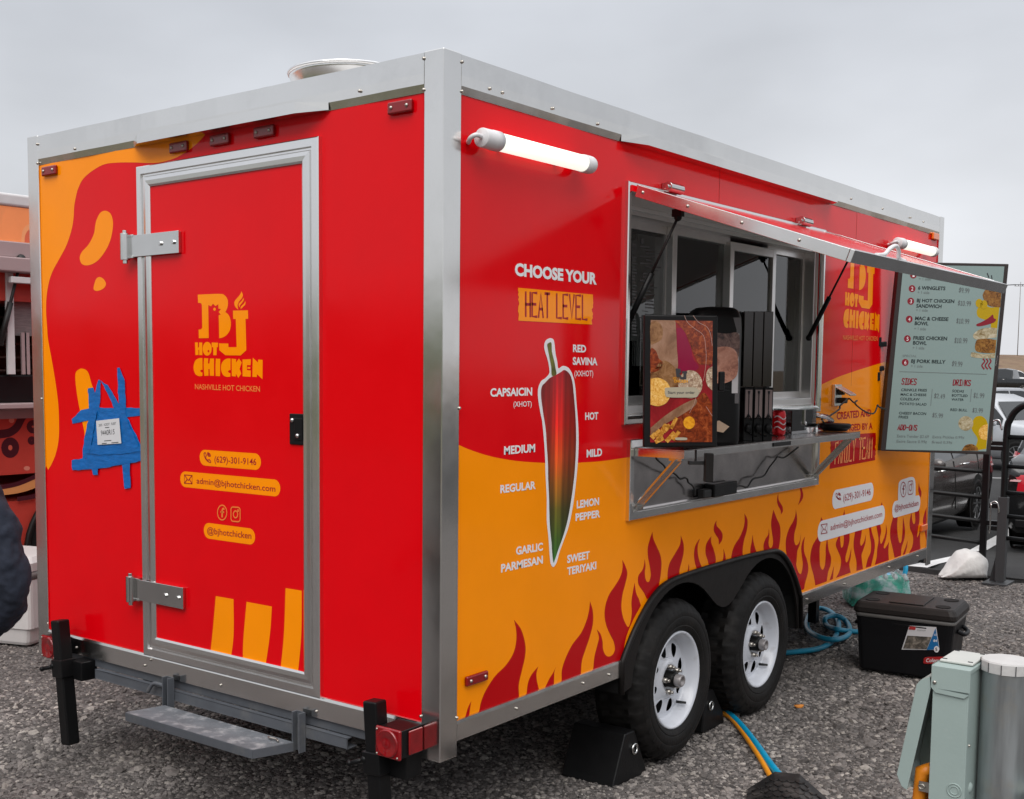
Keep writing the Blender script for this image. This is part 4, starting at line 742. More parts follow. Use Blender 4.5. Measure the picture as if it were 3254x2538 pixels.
# chilli print
def chilli_mat(name, ramp, stripe=True):
    M = bpy.data.materials.new(name); M.use_nodes = True; t = M.node_tree; b = t.nodes['Principled BSDF']; Lk = t.links.new; b.inputs['Roughness'].default_value = .28
    tcn = t.nodes.new('ShaderNodeTexCoord'); sp_ = t.nodes.new('ShaderNodeSeparateXYZ'); Lk(tcn.outputs['Generated'], sp_.inputs[0])
    r = t.nodes.new('ShaderNodeValToRGB'); Lk(sp_.outputs[2], r.inputs[0]); el = r.color_ramp.elements; el[0].position = ramp[0][0]; el[0].color = ramp[0][1]+(1,); el[1].position = ramp[-1][0]; el[1].color = ramp[-1][1]+(1,)
    for p, cc in ramp[1:-1]: el.new(p).color = cc+(1,)
    n = t.nodes.new('ShaderNodeTexNoise'); n.inputs['Scale'].default_value = 1; n.inputs['Detail'].default_value = 4; mpn = t.nodes.new('ShaderNodeMapping'); mpn.inputs['Scale'].default_value = (0, 11, 1.2); Lk(tcn.outputs['Generated'], mpn.inputs[0]); Lk(mpn.outputs[0], n.inputs[0])
    g2 = t.nodes.new('ShaderNodeValToRGB'); Lk(sp_.outputs[1], g2.inputs[0]); q = g2.color_ramp.elements; q[0].color = (.45, .45, .45, 1); q[1].color = (.30, .30, .30, 1)
    for p, cc in ((.22, .55), (.36, .9), (.46, 1.9), (.52, 1.5), (.62, .8), (.8, .5)): q.new(p).color = (cc, cc, cc, 1)
    m1 = t.nodes.new('ShaderNodeMix'); m1.data_type = 'RGBA'; m1.blend_type = 'MULTIPLY'; m1.inputs[0].default_value = 1; Lk(r.outputs[0], m1.inputs[6]); Lk(g2.outputs[0], m1.inputs[7])
    mr_ = t.nodes.new('ShaderNodeMapRange'); mr_.inputs[1].default_value = .3; mr_.inputs[2].default_value = .7; mr_.inputs[3].default_value = .55; mr_.inputs[4].default_value = 1.4; Lk(n.outputs[0], mr_.inputs[0])
    m2_ = t.nodes.new('ShaderNodeMix'); m2_.data_type = 'RGBA'; m2_.blend_type = 'MULTIPLY'; m2_.inputs[0].default_value = 1; Lk(m1.outputs[2], m2_.inputs[6]); Lk(mr_.outputs[0], m2_.inputs[7]); Lk(m2_.outputs[2], b.inputs['Base Color'])
    return M
M_chil = chilli_mat('chilli_print', [(0., (.02, .10, .015)), (.12, (.035, .075, .008)), (.28, (.09, .07, .006)), (.42, (.30, .085, .005)), (.55, (.58, .06, .006)), (.72, (.66, .012, .008)), (1., (.34, .004, .012))])
M_stem = mat('chilli_stem_print', (.13, .13, .018), rough=.3, var=.5, vscale=30)
dec('chilli_outline', PS, kK, [(945, 800), (985, 778), (1015, 790), (1025, 830), (1035, 920), (1050, 990), (1060, 1050), (1100, 1028), (1150, 1045), (1185, 1100), (1210, 1200), (1222, 1350), (1235, 1500), (1242, 1650), (1240, 1819), (1225, 2019), (1195, 2269), (1155, 2469), (1110, 2599), (1070, 2709), (1045, 2799), (1015, 2841), (990, 2809), (980, 2719), (970, 2569), (955, 2419), (955, 2219), (945, 2019), (940, 1849), (930, 1689), (915, 1540), (900, 1460), (885, 1380), (875, 1290), (880, 1220), (905, 1165), (940, 1140), (975, 1100), (978, 1060), (965, 980), (940, 900), (932, 850)], M_white, side, 3, 4)
dec('chilli_body', PS, kK, [(985, 1135), (940, 1180), (910, 1215), (903, 1290), (915, 1400), (930, 1500), (945, 1600), (955, 1750), (965, 1900), (968, 2050), (975, 2200), (978, 2350), (985, 2500), (998, 2620), (1003, 2700), (1015, 2800), (1030, 2770), (1060, 2680), (1100, 2570), (1140, 2430), (1170, 2270), (1200, 2050), (1215, 1850), (1220, 1650), (1212, 1450), (1200, 1300), (1185, 1170), (1160, 1100), (1115, 1065), (1080, 1085), (1045, 1105)], M_chil, side, 4, 4)
dec('chilli_stem', PS, kK, [(958, 835), (975, 820), (990, 815), (998, 835), (1000, 900), (1020, 980), (1035, 1060), (1040, 1105), (1000, 1115), (995, 1040), (980, 960), (965, 880)], M_stem, side, 5, 3)
for s_t, k, bl_, br_, tl_, wt in (('CHOOSE YOUR', kK, (668, 207), (1406, 290), (668, 105), .048), ('RED', kK, (1192, 900), (1310, 905), (1192, 838), .035), ('SAVINA', kK, (1190, 1015), (1412, 1020), (1190, 952), .035), ('(XXHOT)', kK, (1205, 1122), (1374, 1120), (1205, 1072), .006), ('CAPSAICIN', kK, (446, 1303), (824, 1292), (446, 1234), .035), ('(XHOT)', kK, (655, 1397), (819, 1393), (655, 1350), .006), ('HOT', kK, (1302, 1513), (1420, 1508), (1302, 1452), .035),
    ('MEDIUM', kK2, (570, 407), (850, 382), (570, 338), .035), ('MILD', kK2, (1315, 432), (1454, 418), (1315, 368), .035), ('REGULAR', kK2, (537, 755), (855, 715), (537, 688), .035), ('LEMON', kK2, (1226, 892), (1427, 860), (1226, 828), .035), ('PEPPER', kK2, (1215, 1006), (1437, 970), (1215, 944), .035), ('GARLIC', kK2, (678, 1312), (920, 1270), (678, 1245), .035), ('PARMESAN', kK2, (543, 1470), (920, 1388), (543, 1402), .035), ('SWEET', kK2, (1140, 1386), (1342, 1345), (1140, 1320), .035), ('TERIYAKI', kK2, (1140, 1495), (1402, 1438), (1140, 1430), .035)):
    text(s_t, PS, k(*bl_), k(*br_), k(*tl_), M_white, side, wt*1.0, 3)
def torn(pl, k, tl_, tr_, br_, bl_, m_, par, lay):
    random.seed(5); P = [k(*tl_)]+[k(*tr_)]; n = 14
    for i in range(1, n): P.append(k(tr_[0]+(br_[0]-tr_[0])*i/n+random.uniform(-9, 6), tr_[1]+(br_[1]-tr_[1])*i/n))
    P += [k(*br_), k(*bl_)]
    for i in range(1, n): P.append(k(bl_[0]+(tl_[0]-bl_[0])*i/n+random.uniform(-4, 9), bl_[1]+(tl_[1]-bl_[1])*i/n))
    return decal('torn_banner', pl, P, m_, par, lay, smoothed=False)
torn(PS, kK, (698, 323), (1372, 385), (1366, 655), (701, 620), M_ora, side, 2)
STR = {'H': [[(0, 0), (0, 1)], [(1, 0), (1, 1)], [(0, .5), (1, .5)]], 'E': [[(1, 0), (0, 0), (0, 1), (1, 1)], [(0, .52), (.8, .52)]], 'A': [[(0, 0), (.5, 1), (1, 0)], [(.18, .33), (.82, .33)]], 'T': [[(.5, 0), (.5, 1)], [(0, 1), (1, 1)]], 'L': [[(0, 1), (0, 0), (1, 0)]], 'V': [[(0, 1), (.5, 0), (1, 1)]], 'F': [[(0, 0), (0, 1), (1, 1)], [(0, .55), (.75, .55)]], 'M': [[(0, 0), (0, 1), (.5, .42), (1, 1), (1, 0)]], 'I': [[(.5, 0), (.5, 1)], [(.1, 0), (.9, 0)], [(.1, 1), (.9, 1)]], 'Y': [[(0, 1), (.5, .5), (1, 1)], [(.5, .5), (.5, 0)]], 'S': [[(1, .86), (.7, 1), (.3, 1), (0, .82), (.08, .62), (.9, .40), (1, .18), (.7, 0), (.3, 0), (0, .14)]], 'D': [[(0, 0), (0, 1), (.6, .97), (1, .72), (1, .28), (.6, .03), (0, 0)]], 'R': [[(0, 0), (0, 1), (.75, 1), (1, .84), (.95, .62), (.7, .5), (0, .5)], [(.5, .5), (1, 0)]], 'N': [[(0, 0), (0, 1), (1, 0), (1, 1)]], 'K': [[(0, 0), (0, 1)], [(1, 1), (.05, .42)], [(.3, .58), (1, 0)]], 'O': [[(.3, 0), (0, .25), (0, .75), (.3, 1), (.7, 1), (1, .75), (1, .25), (.7, 0), (.3, 0)]], '-': [[(.1, .5), (.9, .5)]], '1': [[(.2, .8), (.5, 1), (.5, 0)], [(.1, 0), (.9, 0)]], '0': [[(.3, 0), (0, .25), (0, .75), (.3, 1), (.7, 1), (1, .75), (1, .25), (.7, 0), (.3, 0)]], '9': [[(1, .62), (.7, .45), (.25, .48), (0, .72), (.25, 1), (.75, 1), (1, .75), (.95, .3), (.55, 0)]], '2': [[(0, .8), (.3, 1), (.75, 1), (1, .76), (.85, .5), (0, 0), (1, 0)]], '3': [[(0, .9), (.35, 1), (.9, .9), (.9, .62), (.4, .53), (.95, .42), (.95, .12), (.4, 0), (0, .1)]], '4': [[(.7, 0), (.7, 1), (0, .3), (1, .3)]], '5': [[(.95, 1), (.1, 1), (.05, .58), (.6, .6), (1, .38), (.85, .06), (.4, 0), (0, .1)]], '$': [[(1, .82), (.6, .95), (.1, .82), (.1, .62), (.9, .4), (.95, .18), (.5, .05), (0, .16)], [(.5, -.08), (.5, 1.08)]], '.': [[(.4, 0), (.6, .03)]]}
def stroke_text(txt, pl, bl_, br_, tl_, wd, m_, par, lay, gap=.42):
    O = Vector(bl_); U = Vector(br_)-O; Wv = Vector(tl_)-O; tot = 0; pos = []
    for ch in txt:
        wch = .75 if ch == ' ' else (.35 if ch == '.' else 1); pos.append((tot, wch)); tot += wch+gap
    tot -= gap; mb = MB()
    for ch, (p0, wch) in zip(txt, pos):
        for st in STR.get(ch, []): stroke_mesh(mb, pl, [tuple(O+U*((p0+x*wch)/tot)+Wv*y) for x, y in st], wd, lay)
    return mb.build('lettering', m_, par, fix=False)
k2 = lambda k, *p: [k(*q) for q in p]
stroke_text('HEAT LEVEL', PS, *k2(kK, (766, 578), (1318, 610), (766, 365)), .0095, M_dkred, side, 3)
# side logo: the same print again, near the front of the trailer
A0, A1 = PD.at(*kLogo(170, 1390)), PD.at(*kLogo(1205, 1440)); B0, B1 = PS.at(*kM(312, 945)), PS.at(*kM(588, 962)); sc_ = (B1.y-B0.y)/(A1.x-A0.x)
tz0, tz1 = PD.at(*kLogo(230, 170)).z, PD.at(*kLogo(300, 1390)).z; uz0, uz1 = PS.at(*kM(365, 415)).z, PS.at(*kM(330, 943)).z; szz = sc_
def toside(p, lay): return Vector((LAY*lay, B0.y+(p.x-A0.x)*sc_, uz1+(p.z-tz1)*szz))
for k, v_ in LOGO3.items():
    mb = MB()
    for p in v_: mb.poly([toside(q, 2) for q in p])
    mb.build('logo', M_ora, side, fix=False)
MB().poly([toside(q, 3) for q in OH]).build('logo_counter', M_red, side, fix=False)
text('NASHVILLE HOT CHICKEN', PS, kM(310, 1038), kM(577, 1046), kM(310, 1003), M_peach, side, .012, 3)
text('CREATED AND', PS, kCr(1130, 578), kCr(1608, 528), kCr(1130, 482), M_flame, side, .03, 3)
text('MANAGED BY A', PS, kCr(1105, 752), kCr(1625, 710), kCr(1105, 662), M_flame, side, .03, 3)
torn(PS, kCr, (1045, 805), (1672, 762), (1662, 1142), (1030, 1265), M_flame, side, 3)
stroke_text('FAMILY TEAM', PS, *k2(kCr, (1100, 1188), (1610, 1102), (1112, 905)), .013, mat('print_light_orange', (.95, .33, .10), rough=.3), side, 5)
pill('contact_label', PS, kJ(649, 275), kJ(1085, 205), kJ(865, 150), kJ(870, 345), M_white, side, 3)
pill('contact_label', PS, kJ(494, 600), kJ(1206, 430), kJ(860, 432), kJ(860, 640), M_white, side, 3)
pill('contact_label', PS, kJ(1285, 400), kJ(1582, 325), kJ(1430, 278), kJ(1435, 448), M_white, side, 3)
dec('contact_label', PS, kJ, [(1345, 310, c), (1350, 140), (1370, 90), (1420, 68), (1490, 50), (1520, 70), (1530, 130), (1530, 255, c)], M_white, side, 4)
text('(629)-301-9146', PS, kJ(765, 308), kJ(1055, 240), kJ(765, 236), M_dkred, side, .010, 4)
text('admin@bjhotchicken.com', PS, kJ(628, 618), kJ(1176, 470), kJ(628, 556), M_dkred, side, .010, 4)
text('@bjhotchicken', PS, kJ(1310, 412), kJ(1562, 352), kJ(1310, 352), M_dkred, side, .010, 5)
icons(PS, kJ, (685, 225, 52, -6), (528, 558, 593, 655, -12), (1400, 184, 29, 78), (1477, 164, 27, 70, -5), M_dkred, side, .0055, M_dkred, 3)
# ------------ serving window
PX = lambda y, z, h: (h, y, z)
frame_sweep((1.122, 3.143, 1.472, 2.403), [(0, 0), (0, .014), (.004, .018), (.020, .018), (.032, .008), (.036, -.05), (.036, -.10)], PX, 'window_frame', M_alubr, TR)
WX = -.075                                           # sliding sashes sit back in the opening
def sash(y0, y1, z0, z1, x, wd=.038):
    o = MB(); o.box((x-.018, y0, z0), (x+.012, y0+wd, z1)).box((x-.018, y1-wd, z0), (x+.012, y1, z1)).box((x-.018, y0+wd, z0), (x+.012, y1-wd, z0+wd)).box((x-.018, y0+wd, z1-wd), (x+.012, y1-wd, z1)); O = o.build('sash', M_alufr, TR, bevel=.002)
    MB().box((x-.006, y0+wd-.004, z0+wd-.004), (x-.001, y1-wd+.004, z1-wd+.004)).build('pane', M_glass, O)
sash(1.15, 1.675, 1.54, 2.29, WX-.03); sash(1.64, 2.19, 1.54, 2.29, WX); sash(2.15, 2.66, 1.54, 2.265, WX+.022); sash(2.62, 3.10, 1.54, 2.29, WX-.005)
MB().box((WX-.06, 1.14, 2.285), (-.012, 3.12, 2.375)).box((WX-.06, 1.14, 1.498), (-.010, 3.12, 1.545)).box((WX-.06, 3.075, 1.5), (-.012, 3.115, 2.3)).build('window_track', M_alufr, TR, bevel=.003)
MB().box((WX-.04, 1.15, 2.30), (-.002, 3.11, 2.318)).box((WX-.04, 1.15, 1.50), (-.004, 3.11, 1.515)).build('track_lip', M_alubr, TR, bevel=.002)
la, lb = onX(*kW(545, 452), -.42), onX(*kW(775, 498), -.42); lz = (la.z+lb.z)/2
lamp = MB().tube([(-.14, 1.70, 2.238), (-.14, 2.14, 2.238)], .012, 12).build('pane_bright_line', M_paneglow, TR)  # glowing tube added as the bright line at the pane top
# notices taped inside the glass
PN = Plane((WX-.030, 0, 0), (1, 0, 0)); PN2 = Plane((WX-.034, 0, 0), (1, 0, 0))
for pts in ([(270, 515), (440, 545), (440, 1410), (258, 1410)], [(232, 560), (270, 560), (262, 1240), (222, 1240)]):
    O = MB().prism([[PN2.at(*kW(*p)) for p in pts]], (-.0006, 0, 0)).build('notice', M_paper, side)
nl = MB(); random.seed(21)
for i in range(34):
    y = 600+i*23; x0 = 285+random.choice((0, 0, 20, 40)); x1 = min(425, x0+random.uniform(30, 120)); stroke_mesh(nl, PN, [kW(x0, y), kW(x1, y+6)], random.uniform(.0035, .007), 1)
for i in range(30): y = 590+i*21; stroke_mesh(nl, PN, [kW(232, y), kW(232+random.uniform(12, 32), y+3)], random.uniform(.004, .009), 1)
nl.build('notice_lettering', M_inkg, side, fix=False)
decal('notice_seal', PN, [kW(*p) for p in ell(300, 568, 11, 20, 14)], M_inkg, side, 1)
M_hiviz = mat('hi_vis_yellow', (.45, .50, .02), rough=.7)
MB().box((-.9, 2.75, 1.85), (-.86, 2.9, 2.12)).build('hanging_vest', M_hiviz, TR, bevel=.02)
MB().box((-1.8, 1.6, .55), (-1.2, 2.6, 1.45)).box((-1.75, 2.7, .55), (-1.25, 3.4, 1.75)).build('kitchen_unit', M_greyin, TR, bevel=.01)
# hatch propped open over the window
HZ0, HX1, HZ1 = 2.392, .867, 2.088; dv = Vector((HX1-.012, 0, HZ1-HZ0)).normalized(); nv = Vector((-dv.z, 0, dv.x))
def hp(t, y, h): p = Vector((.012, 0, HZ0))+dv*(t*.904)+nv*h; return Vector((p.x, y, p.z))
HT = MB().add([hp(0, 1.14, .0), hp(1, 1.14, .0), hp(1, 3.13, .0), hp(0, 3.13, .0), hp(0, 1.14, -.022), hp(1, 1.14, -.022), hp(1, 3.13, -.022), hp(0, 3.13, -.022)], [(0, 1, 2, 3), (7, 6, 5, 4), (0, 4, 5, 1), (1, 5, 6, 2), (2, 6, 7, 3), (3, 7, 4, 0)]).build('hatch', M_red, TR)
e_ = MB()
def strip(y0, y1, t0, t1, h0, h1):
    vs = [hp(t0, y0, h0), hp(t1, y0, h0), hp(t1, y1, h0), hp(t0, y1, h0), hp(t0, y0, h1), hp(t1, y0, h1), hp(t1, y1, h1), hp(t0, y1, h1)]; e_.add(vs, [(0, 1, 2, 3), (7, 6, 5, 4), (0, 4, 5, 1), (1, 5, 6, 2), (2, 6, 7, 3), (3, 7, 4, 0)])
strip(1.122, 1.139, .05, 1.0, -.038, .006); strip(3.131, 3.148, .0, 1.0, -.038, .006); strip(1.122, 3.148, 1.001, 1.020, -.038, .006)
strip(1.140, 1.175, .03, 1.0, .0005, .006); strip(1.140, 3.13, .955, 1.0, .0005, .0055)
e_.build('hatch_edge', M_alubr, HT, bevel=.0015)
u_ = MB(); u_.add([hp(.01, 1.15, -.0235), hp(.99, 1.15, -.0235), hp(.99, 3.12, -.0235), hp(.01, 3.12, -.0235)], [(0, 1, 2, 3)]); u_.build('hatch_lining', M_alufr, HT, fix=False)
rb = MB()
for t in (.08, .30, .55, .8): rb.ball(hp(t, 1.1215, -.016), .0065, 8, 5)
rb.build('hatch_screws', M_bolt, HT, kind='stuff')
MB().tube(spl3([hp(.985, 1.42, .004), hp(.985, 1.50, .012), hp(.985, 1.53, .035), hp(.985, 1.58, .05), hp(.985, 1.63, .035), hp(.985, 1.66, .010), hp(.985, 1.74, .004)], 3), .008, 6).build('pull_strap', M_wcap, HT)
for yy in (1.459, 2.828):
    MB().tube([(.030, yy-.055, 2.412), (.030, yy+.055, 2.412)], .021, 16).tube([(.030, yy-.066, 2.412), (.030, yy+.066, 2.412)], .011, 10).box((.001, yy-.05, 2.395), (.030, yy+.05, 2.43)).build('hatch_hinge', M_chrome, TR, bevel=.002)
for yt, y0 in ((1.215, 1.200), (3.06, 3.065)):
    top, bot = Vector((.176, yt, 2.262)), Vector((-.028, y0, 1.852)); md = bot.lerp(top, .5)
    g_ = MB().tube([md, top], .0055, 8).build('gas_strut', M_cable, TR); MB().tube([bot, md], .0115, 10).ball(bot, .016, 8, 5).build('strut_cylinder', M_blkpl, g_); MB().ball(top, .016, 8, 5).box(top-Vector((.02, .012, -.002)), top+Vector((.02, .012, .03))).build('strut_mount', M_blkpl, g_)
# stainless recess and fold-down counter
RC = frame_sweep((1.170, 3.146, 1.092, 1.412), [(0, 0), (0, .016), (.003, .019), (.030, .018), (.036, .009), (.037, -.012)], PX, 'counter_frame', M_alubr, TR)
MB().box((-.02, 1.2, 1.12), (.003, 3.12, 1.39)).build('stainless_back', M_stain, RC)
MB().box((.002, 1.205, 1.127), (.020, 3.11, 1.131)).build('recess_ledge', M_alubr, RC, bevel=.001)
CT = MB().box((.006, 1.20, 1.374), (.232, 3.122, 1.379)).build('counter', M_stain, TR)
MB().box((.2265, 1.201, 1.346), (.2315, 3.121, 1.3735)).box((.02, 1.2005, 1.346), (.2265, 1.205, 1.3735)).box((.02, 3.1165, 1.346), (.2265, 3.1215, 1.3735)).build('counter_edge', M_alubr, CT, bevel=.001)
for yy in (1.235, 3.075):
    p, q = Vector((.012, yy, 1.138)), Vector((.193, yy, 1.340)); d = (q-p).normalized()
    MB().bar(p, q, .034, .006, up=(0, 1, 0)).bar(p+Vector((0, .016, 0)), q+Vector((0, .016, 0)), .004, .034, up=(0, 1, 0)).bar(p-Vector((0, .016, 0)), q-Vector((0, .016, 0)), .004, .034, up=(0, 1, 0)).box((.003, yy-.024, 1.130), (.03, yy+.024, 1.150)).box((.16, yy-.022, 1.335), (.215, yy+.022, 1.346)).build('counter_brace', M_chrome, CT, bevel=.001)
q0 = onX(*kCr(245, 965), .232); q1 = onX(*kCr(485, 940), .232)
MB().box((.2318, q0.y, 1.353), (.236, q1.y, 1.371)).build('catch_plate', M_blkpl, CT, bevel=.002)
# weatherproof outlet
MB().box((.0, 3.335, 1.497), (.020, 3.432, 1.612)).build('outlet', M_alufr, TR, bevel=.004)
MB().add([(.014, 3.337, 1.606), (.014, 3.43, 1.606), (.098, 3.43, 1.560), (.098, 3.337, 1.560), (.014, 3.337, 1.598), (.014, 3.43, 1.598), (.096, 3.43, 1.552), (.096, 3.337, 1.552)], [(0, 1, 2, 3), (7, 6, 5, 4), (0, 3, 7, 4), (1, 5, 6, 2), (2, 6, 7, 3), (0, 4, 5, 1)]).build('outlet_cover', M_alufr, TR, bevel=.002)
pk = thing('power_plug', 'black plug and cable pushed into the grey outlet on the orange wall', 'plug', (.05, 3.38, 1.525))
MB().box((.02, 3.365, 1.512), (.065, 3.40, 1.542)).box((.02, 3.36, 1.556), (.05, 3.40, 1.585)).build('plug', M_cable, pk, bevel=.006)
PC = lambda k, x, y, X: onX(*k(x, y), X)
MB().tube(spl3([(.062, 3.385, 1.526)]+[PC(kM, x, y, X) for x, y, X in ((360, 1490, .10), (395, 1520, .11), (420, 1505, .11), (405, 1530, .11), (480, 1590, .10), (545, 1605, .08), (572, 1560, .07), (578, 1540, .07), (590, 1555, .06), (640, 1575, .05))], 5), .0045, 6).build('cable', M_cable, pk)
MB().tube(spl3([(.062, 3.37, 1.53)]+[PC(kM, x, y, X) for x, y, X in ((340, 1500, .10), (290, 1545, .09), (285, 1570, .09), (230, 1610, .09), (180, 1640, .08), (148, 1648, .07))]+[(.10, 3.05, 1.385)], 5), .0045, 6).build('cable', M_cable, pk)
ad = thing('power_adapter', 'black laptop-style power adapter with cables on the stainless ledge under the counter', 'power adapter', (.03, 1.9, 1.132))
MB().box((.008, 1.845, 1.1325), (.055, 2.075, 1.190)).build('brick', M_blkpl, ad, bevel=.006); MB().box((.010, 1.765, 1.1325), (.045, 1.842, 1.172)).build('socket_block', M_cable, ad, bevel=.008)
MB().tube(spl3([PC(kCn, x, y, X) for x, y, X in ((1260, 1090, .03), (1255, 1010, .03), (1210, 930, .03), (1155, 890, .03), (1140, 840, .03), (1100, 815, .03), (1025, 830, .03), (950, 760, .03))]+[PC(kCn, x, y, X) for x, y, X in ((815, 680, .04), (770, 620, .05), (660, 520, .07), (690, 440, .09), (730, 380, .12))], 4), .0042, 6).build('cable', M_cable, ad)
MB().tube(spl3([(.03, 2.07, 1.155)]+[PC(kW2, x, y, .03) for x, y in ((960, 1155), (1010, 1165), (1050, 1110), (1120, 1090), (1160, 1030), (1200, 980), (1215, 960), (1260, 965), (1330, 915), (1355, 895))], 4), .0042, 6).build('cable', M_cable, ad)
# ------------------------------------------------------------------ things on the counter
RZ = -YAW
KD = 4.44
class ImgPlane(Plane):
    def __init__(s, dep, nrm=None): s.o = CAM+VF*dep; s.n = -VF if nrm is None else nrm
PK = Plane(atdep(2162, 1210, KD), Vector((sin(RZ), -cos(RZ), 0)))
ktl, ktr, kbr, kbl = (PK.at(*kKi(*q)) for q in ((95, 65), (890, 75), (882, 1500), (86, 1500)))
KI = thing('ordering_kiosk', 'upright touchscreen kiosk with food pictures clamped to the counter edge', 'kiosk', (kbl+kbr)/2)
back = -PK.n*.026
MB().prism([[kbl, kbr, ktr, ktl]], back).build('casing', M_blkpl, KI, bevel=.005, seg=3)
PK1 = Plane(PK.o+PK.n*.001, PK.n)
def foodmat(name, c1, c2, c3, scl, rough=.12, bump=.0):
    M = bpy.data.materials.new(name); M.use_nodes = True; t = M.node_tree; b = t.nodes['Principled BSDF']; b.inputs['Roughness'].default_value = rough; Lk = t.links.new
    tcn = t.nodes.new('ShaderNodeTexCoord'); n = t.nodes.new('ShaderNodeTexNoise'); n.inputs['Scale'].default_value = scl; n.inputs['Detail'].default_value = 6; n.inputs['Roughness'].default_value = .7; n.inputs['Distortion'].default_value = 1.2; Lk(tcn.outputs['Object'], n.inputs[0])
    r = t.nodes.new('ShaderNodeValToRGB'); Lk(n.outputs[0], r.inputs[0]); el = r.color_ramp.elements; el[0].position = .34; el[0].color = tuple(c1)+(1,); el[1].position = .68; el[1].color = tuple(c3)+(1,); el.new(.5).color = tuple(c2)+(1,); Lk(r.outputs[0], b.inputs['Base Color']); return M
sg = lambda *a: srgb(*a)[:3]
F_red = foodmat('screen_red', sg(120, 16, 26), sg(138, 22, 32), sg(160, 40, 40), 6); F_fry = foodmat('screen_fries', sg(120, 66, 14), sg(190, 128, 44), sg(222, 170, 84), 60); F_chk = foodmat('screen_chicken', sg(76, 26, 10), sg(122, 46, 18), sg(168, 86, 40), 42); F_mac = foodmat('screen_mac', sg(190, 120, 40), sg(222, 170, 80), sg(236, 200, 130), 75)
F_slaw = foodmat('screen_slaw', sg(110, 80, 66), sg(170, 145, 120), sg(214, 200, 180), 85); F_sand = foodmat('screen_sandwich', sg(90, 50, 24), sg(130, 92, 56), sg(160, 120, 86), 18); F_mag = mat('screen_magenta', sg(128, 8, 52), rough=.1, var=.1); F_bun = foodmat('screen_bun', sg(116, 82, 60), sg(140, 104, 80), sg(160, 126, 104), 10); F_pick = foodmat('screen_pickle', sg(196, 120, 20), sg(220, 150, 30), sg(236, 176, 52), 50)
SCR = decal('screen', PK1, kKi.L([(162, 124), (832, 134), (826, 1445), (157, 1448)]), F_red, KI, 1, smoothed=False)
def kd(nm, pts, m_, lay, smd=True): return decal(nm, PK1, kKi.L(pts), m_, SCR, lay, 5, smd)
kd('screen_picture', [(162, 124, c), (430, 128, c), (440, 300), (445, 420), (455, 640), (380, 700), (160, 720, c)], F_bun, 2)
kd('screen_picture', [(162, 160), (240, 140), (290, 220), (280, 330), (200, 380), (162, 370)], F_sand, 3)
kd('screen_picture', [(162, 440), (220, 460), (250, 540), (290, 580), (270, 650), (200, 690), (162, 680)], F_chk, 3)
kd('screen_picture', [(440, 210, c), (520, 220), (560, 340), (600, 440), (620, 540), (680, 640), (560, 700), (460, 660, c)], F_mag, 3)
kd('screen_picture', [(420, 130, c), (830, 134, c), (828, 580), (760, 600), (690, 600), (640, 520), (600, 420), (570, 330), (520, 240)], F_chk, 4)
kd('screen_picture', [(160, 700, c), (300, 560), (440, 660), (480, 800), (400, 860), (160, 860, c)], F_sand, 3)
kd('screen_picture', ell(590, 820, 130, 152), F_slaw, 5); kd('screen_picture', [(160, 760, c), (250, 750), (340, 800), (380, 900), (340, 1010), (250, 1055), (160, 1040, c)], F_mac, 5); kd('screen_picture', [(828, 625, c), (780, 660), (756, 740), (775, 830), (826, 885, c)], F_slaw, 5)
kd('screen_picture', [(160, 1290, c), (330, 1150), (520, 1030), (650, 980), (640, 1050), (480, 1160), (300, 1260), (160, 1380, c)], F_bun, 6)
kd('screen_picture', [(400, 1260), (500, 1150), (640, 1000), (740, 910), (826, 1040, c), (826, 1443, c), (420, 1446, c), (440, 1350)], F_chk, 5); kd('screen_picture', ell(577, 1235, 62, 68, 18), F_pick, 7)
for a_, b_, w_ in (((170, 1400), (260, 1310), 55), ((240, 1420), (330, 1250), 52), ((300, 1330), (370, 1260), 48), ((330, 1440), (420, 1340), 46), ((380, 1300), (440, 1180), 38), ((400, 1420), (470, 1330), 40), ((210, 1445), (300, 1400), 44)):
    p, q = Vector(a_), Vector(b_); n_ = Vector((-(q-p).y, (q-p).x)).normalized()*w_/2; kd('screen_picture', [tuple(p-n_)+(1,), tuple(q-n_)+(1,), tuple(q+n_)+(1,), tuple(p+n_)+(1,)], F_fry, 6)
wl_ = MB()
for pts in ([(525, 75), (560, 150), (640, 220), (730, 290), (755, 420), (760, 560), (745, 700), (730, 780)], [(620, 75), (680, 150), (770, 200), (810, 290), (826, 400)], [(650, 960), (630, 1030), (580, 1130)], [(760, 1060), (825, 1160)]): stroke_mesh(wl_, PK1, smooth(kKi.L(pts), 4, False), .0015, 8)
wl_.build('screen_picture', mat('screen_pale', sg(176, 140, 128), rough=.1), SCR, fix=False)
M_btn = mat('screen_button', sg(168, 160, 140), rough=.1)
kd('screen_button', [(345, 855), (600, 850), (665, 870), (680, 910), (660, 955), (600, 962), (360, 960), (320, 935), (315, 880)], M_btn, 9); kd('screen_button', [(440, 1395), (540, 1396), (555, 1410), (540, 1422), (440, 1421), (427, 1408)], M_btn, 9)
text('Start your order', PK1, kKi(346, 922), kKi(638, 922), kKi(346, 893), M_ink, SCR, .012, 10)
kb = MB(); kb.poly([PK1.at(u, v, LAY*9) for u, v in kKi.L([(500, 678, ), (555, 678), (555, 700), (545, 700), (545, 765), (480, 765), (475, 740), (515, 740), (515, 700), (500, 700)])]); kb.poly([PK1.at(u, v, LAY*9) for u, v in kKi.L([(430, 648), (480, 650), (490, 690), (470, 700), (495, 740), (440, 742)])]); kb.build('logo', M_ink, SCR, fix=False)
text('HOT', PK1, kKi(400, 768), kKi(440, 768), kKi(400, 742), F_pick, SCR, .03, 9); text('CHICKEN', PK1, kKi(412, 800), kKi(560, 802), kKi(412, 772), F_pick, SCR, .03, 9)
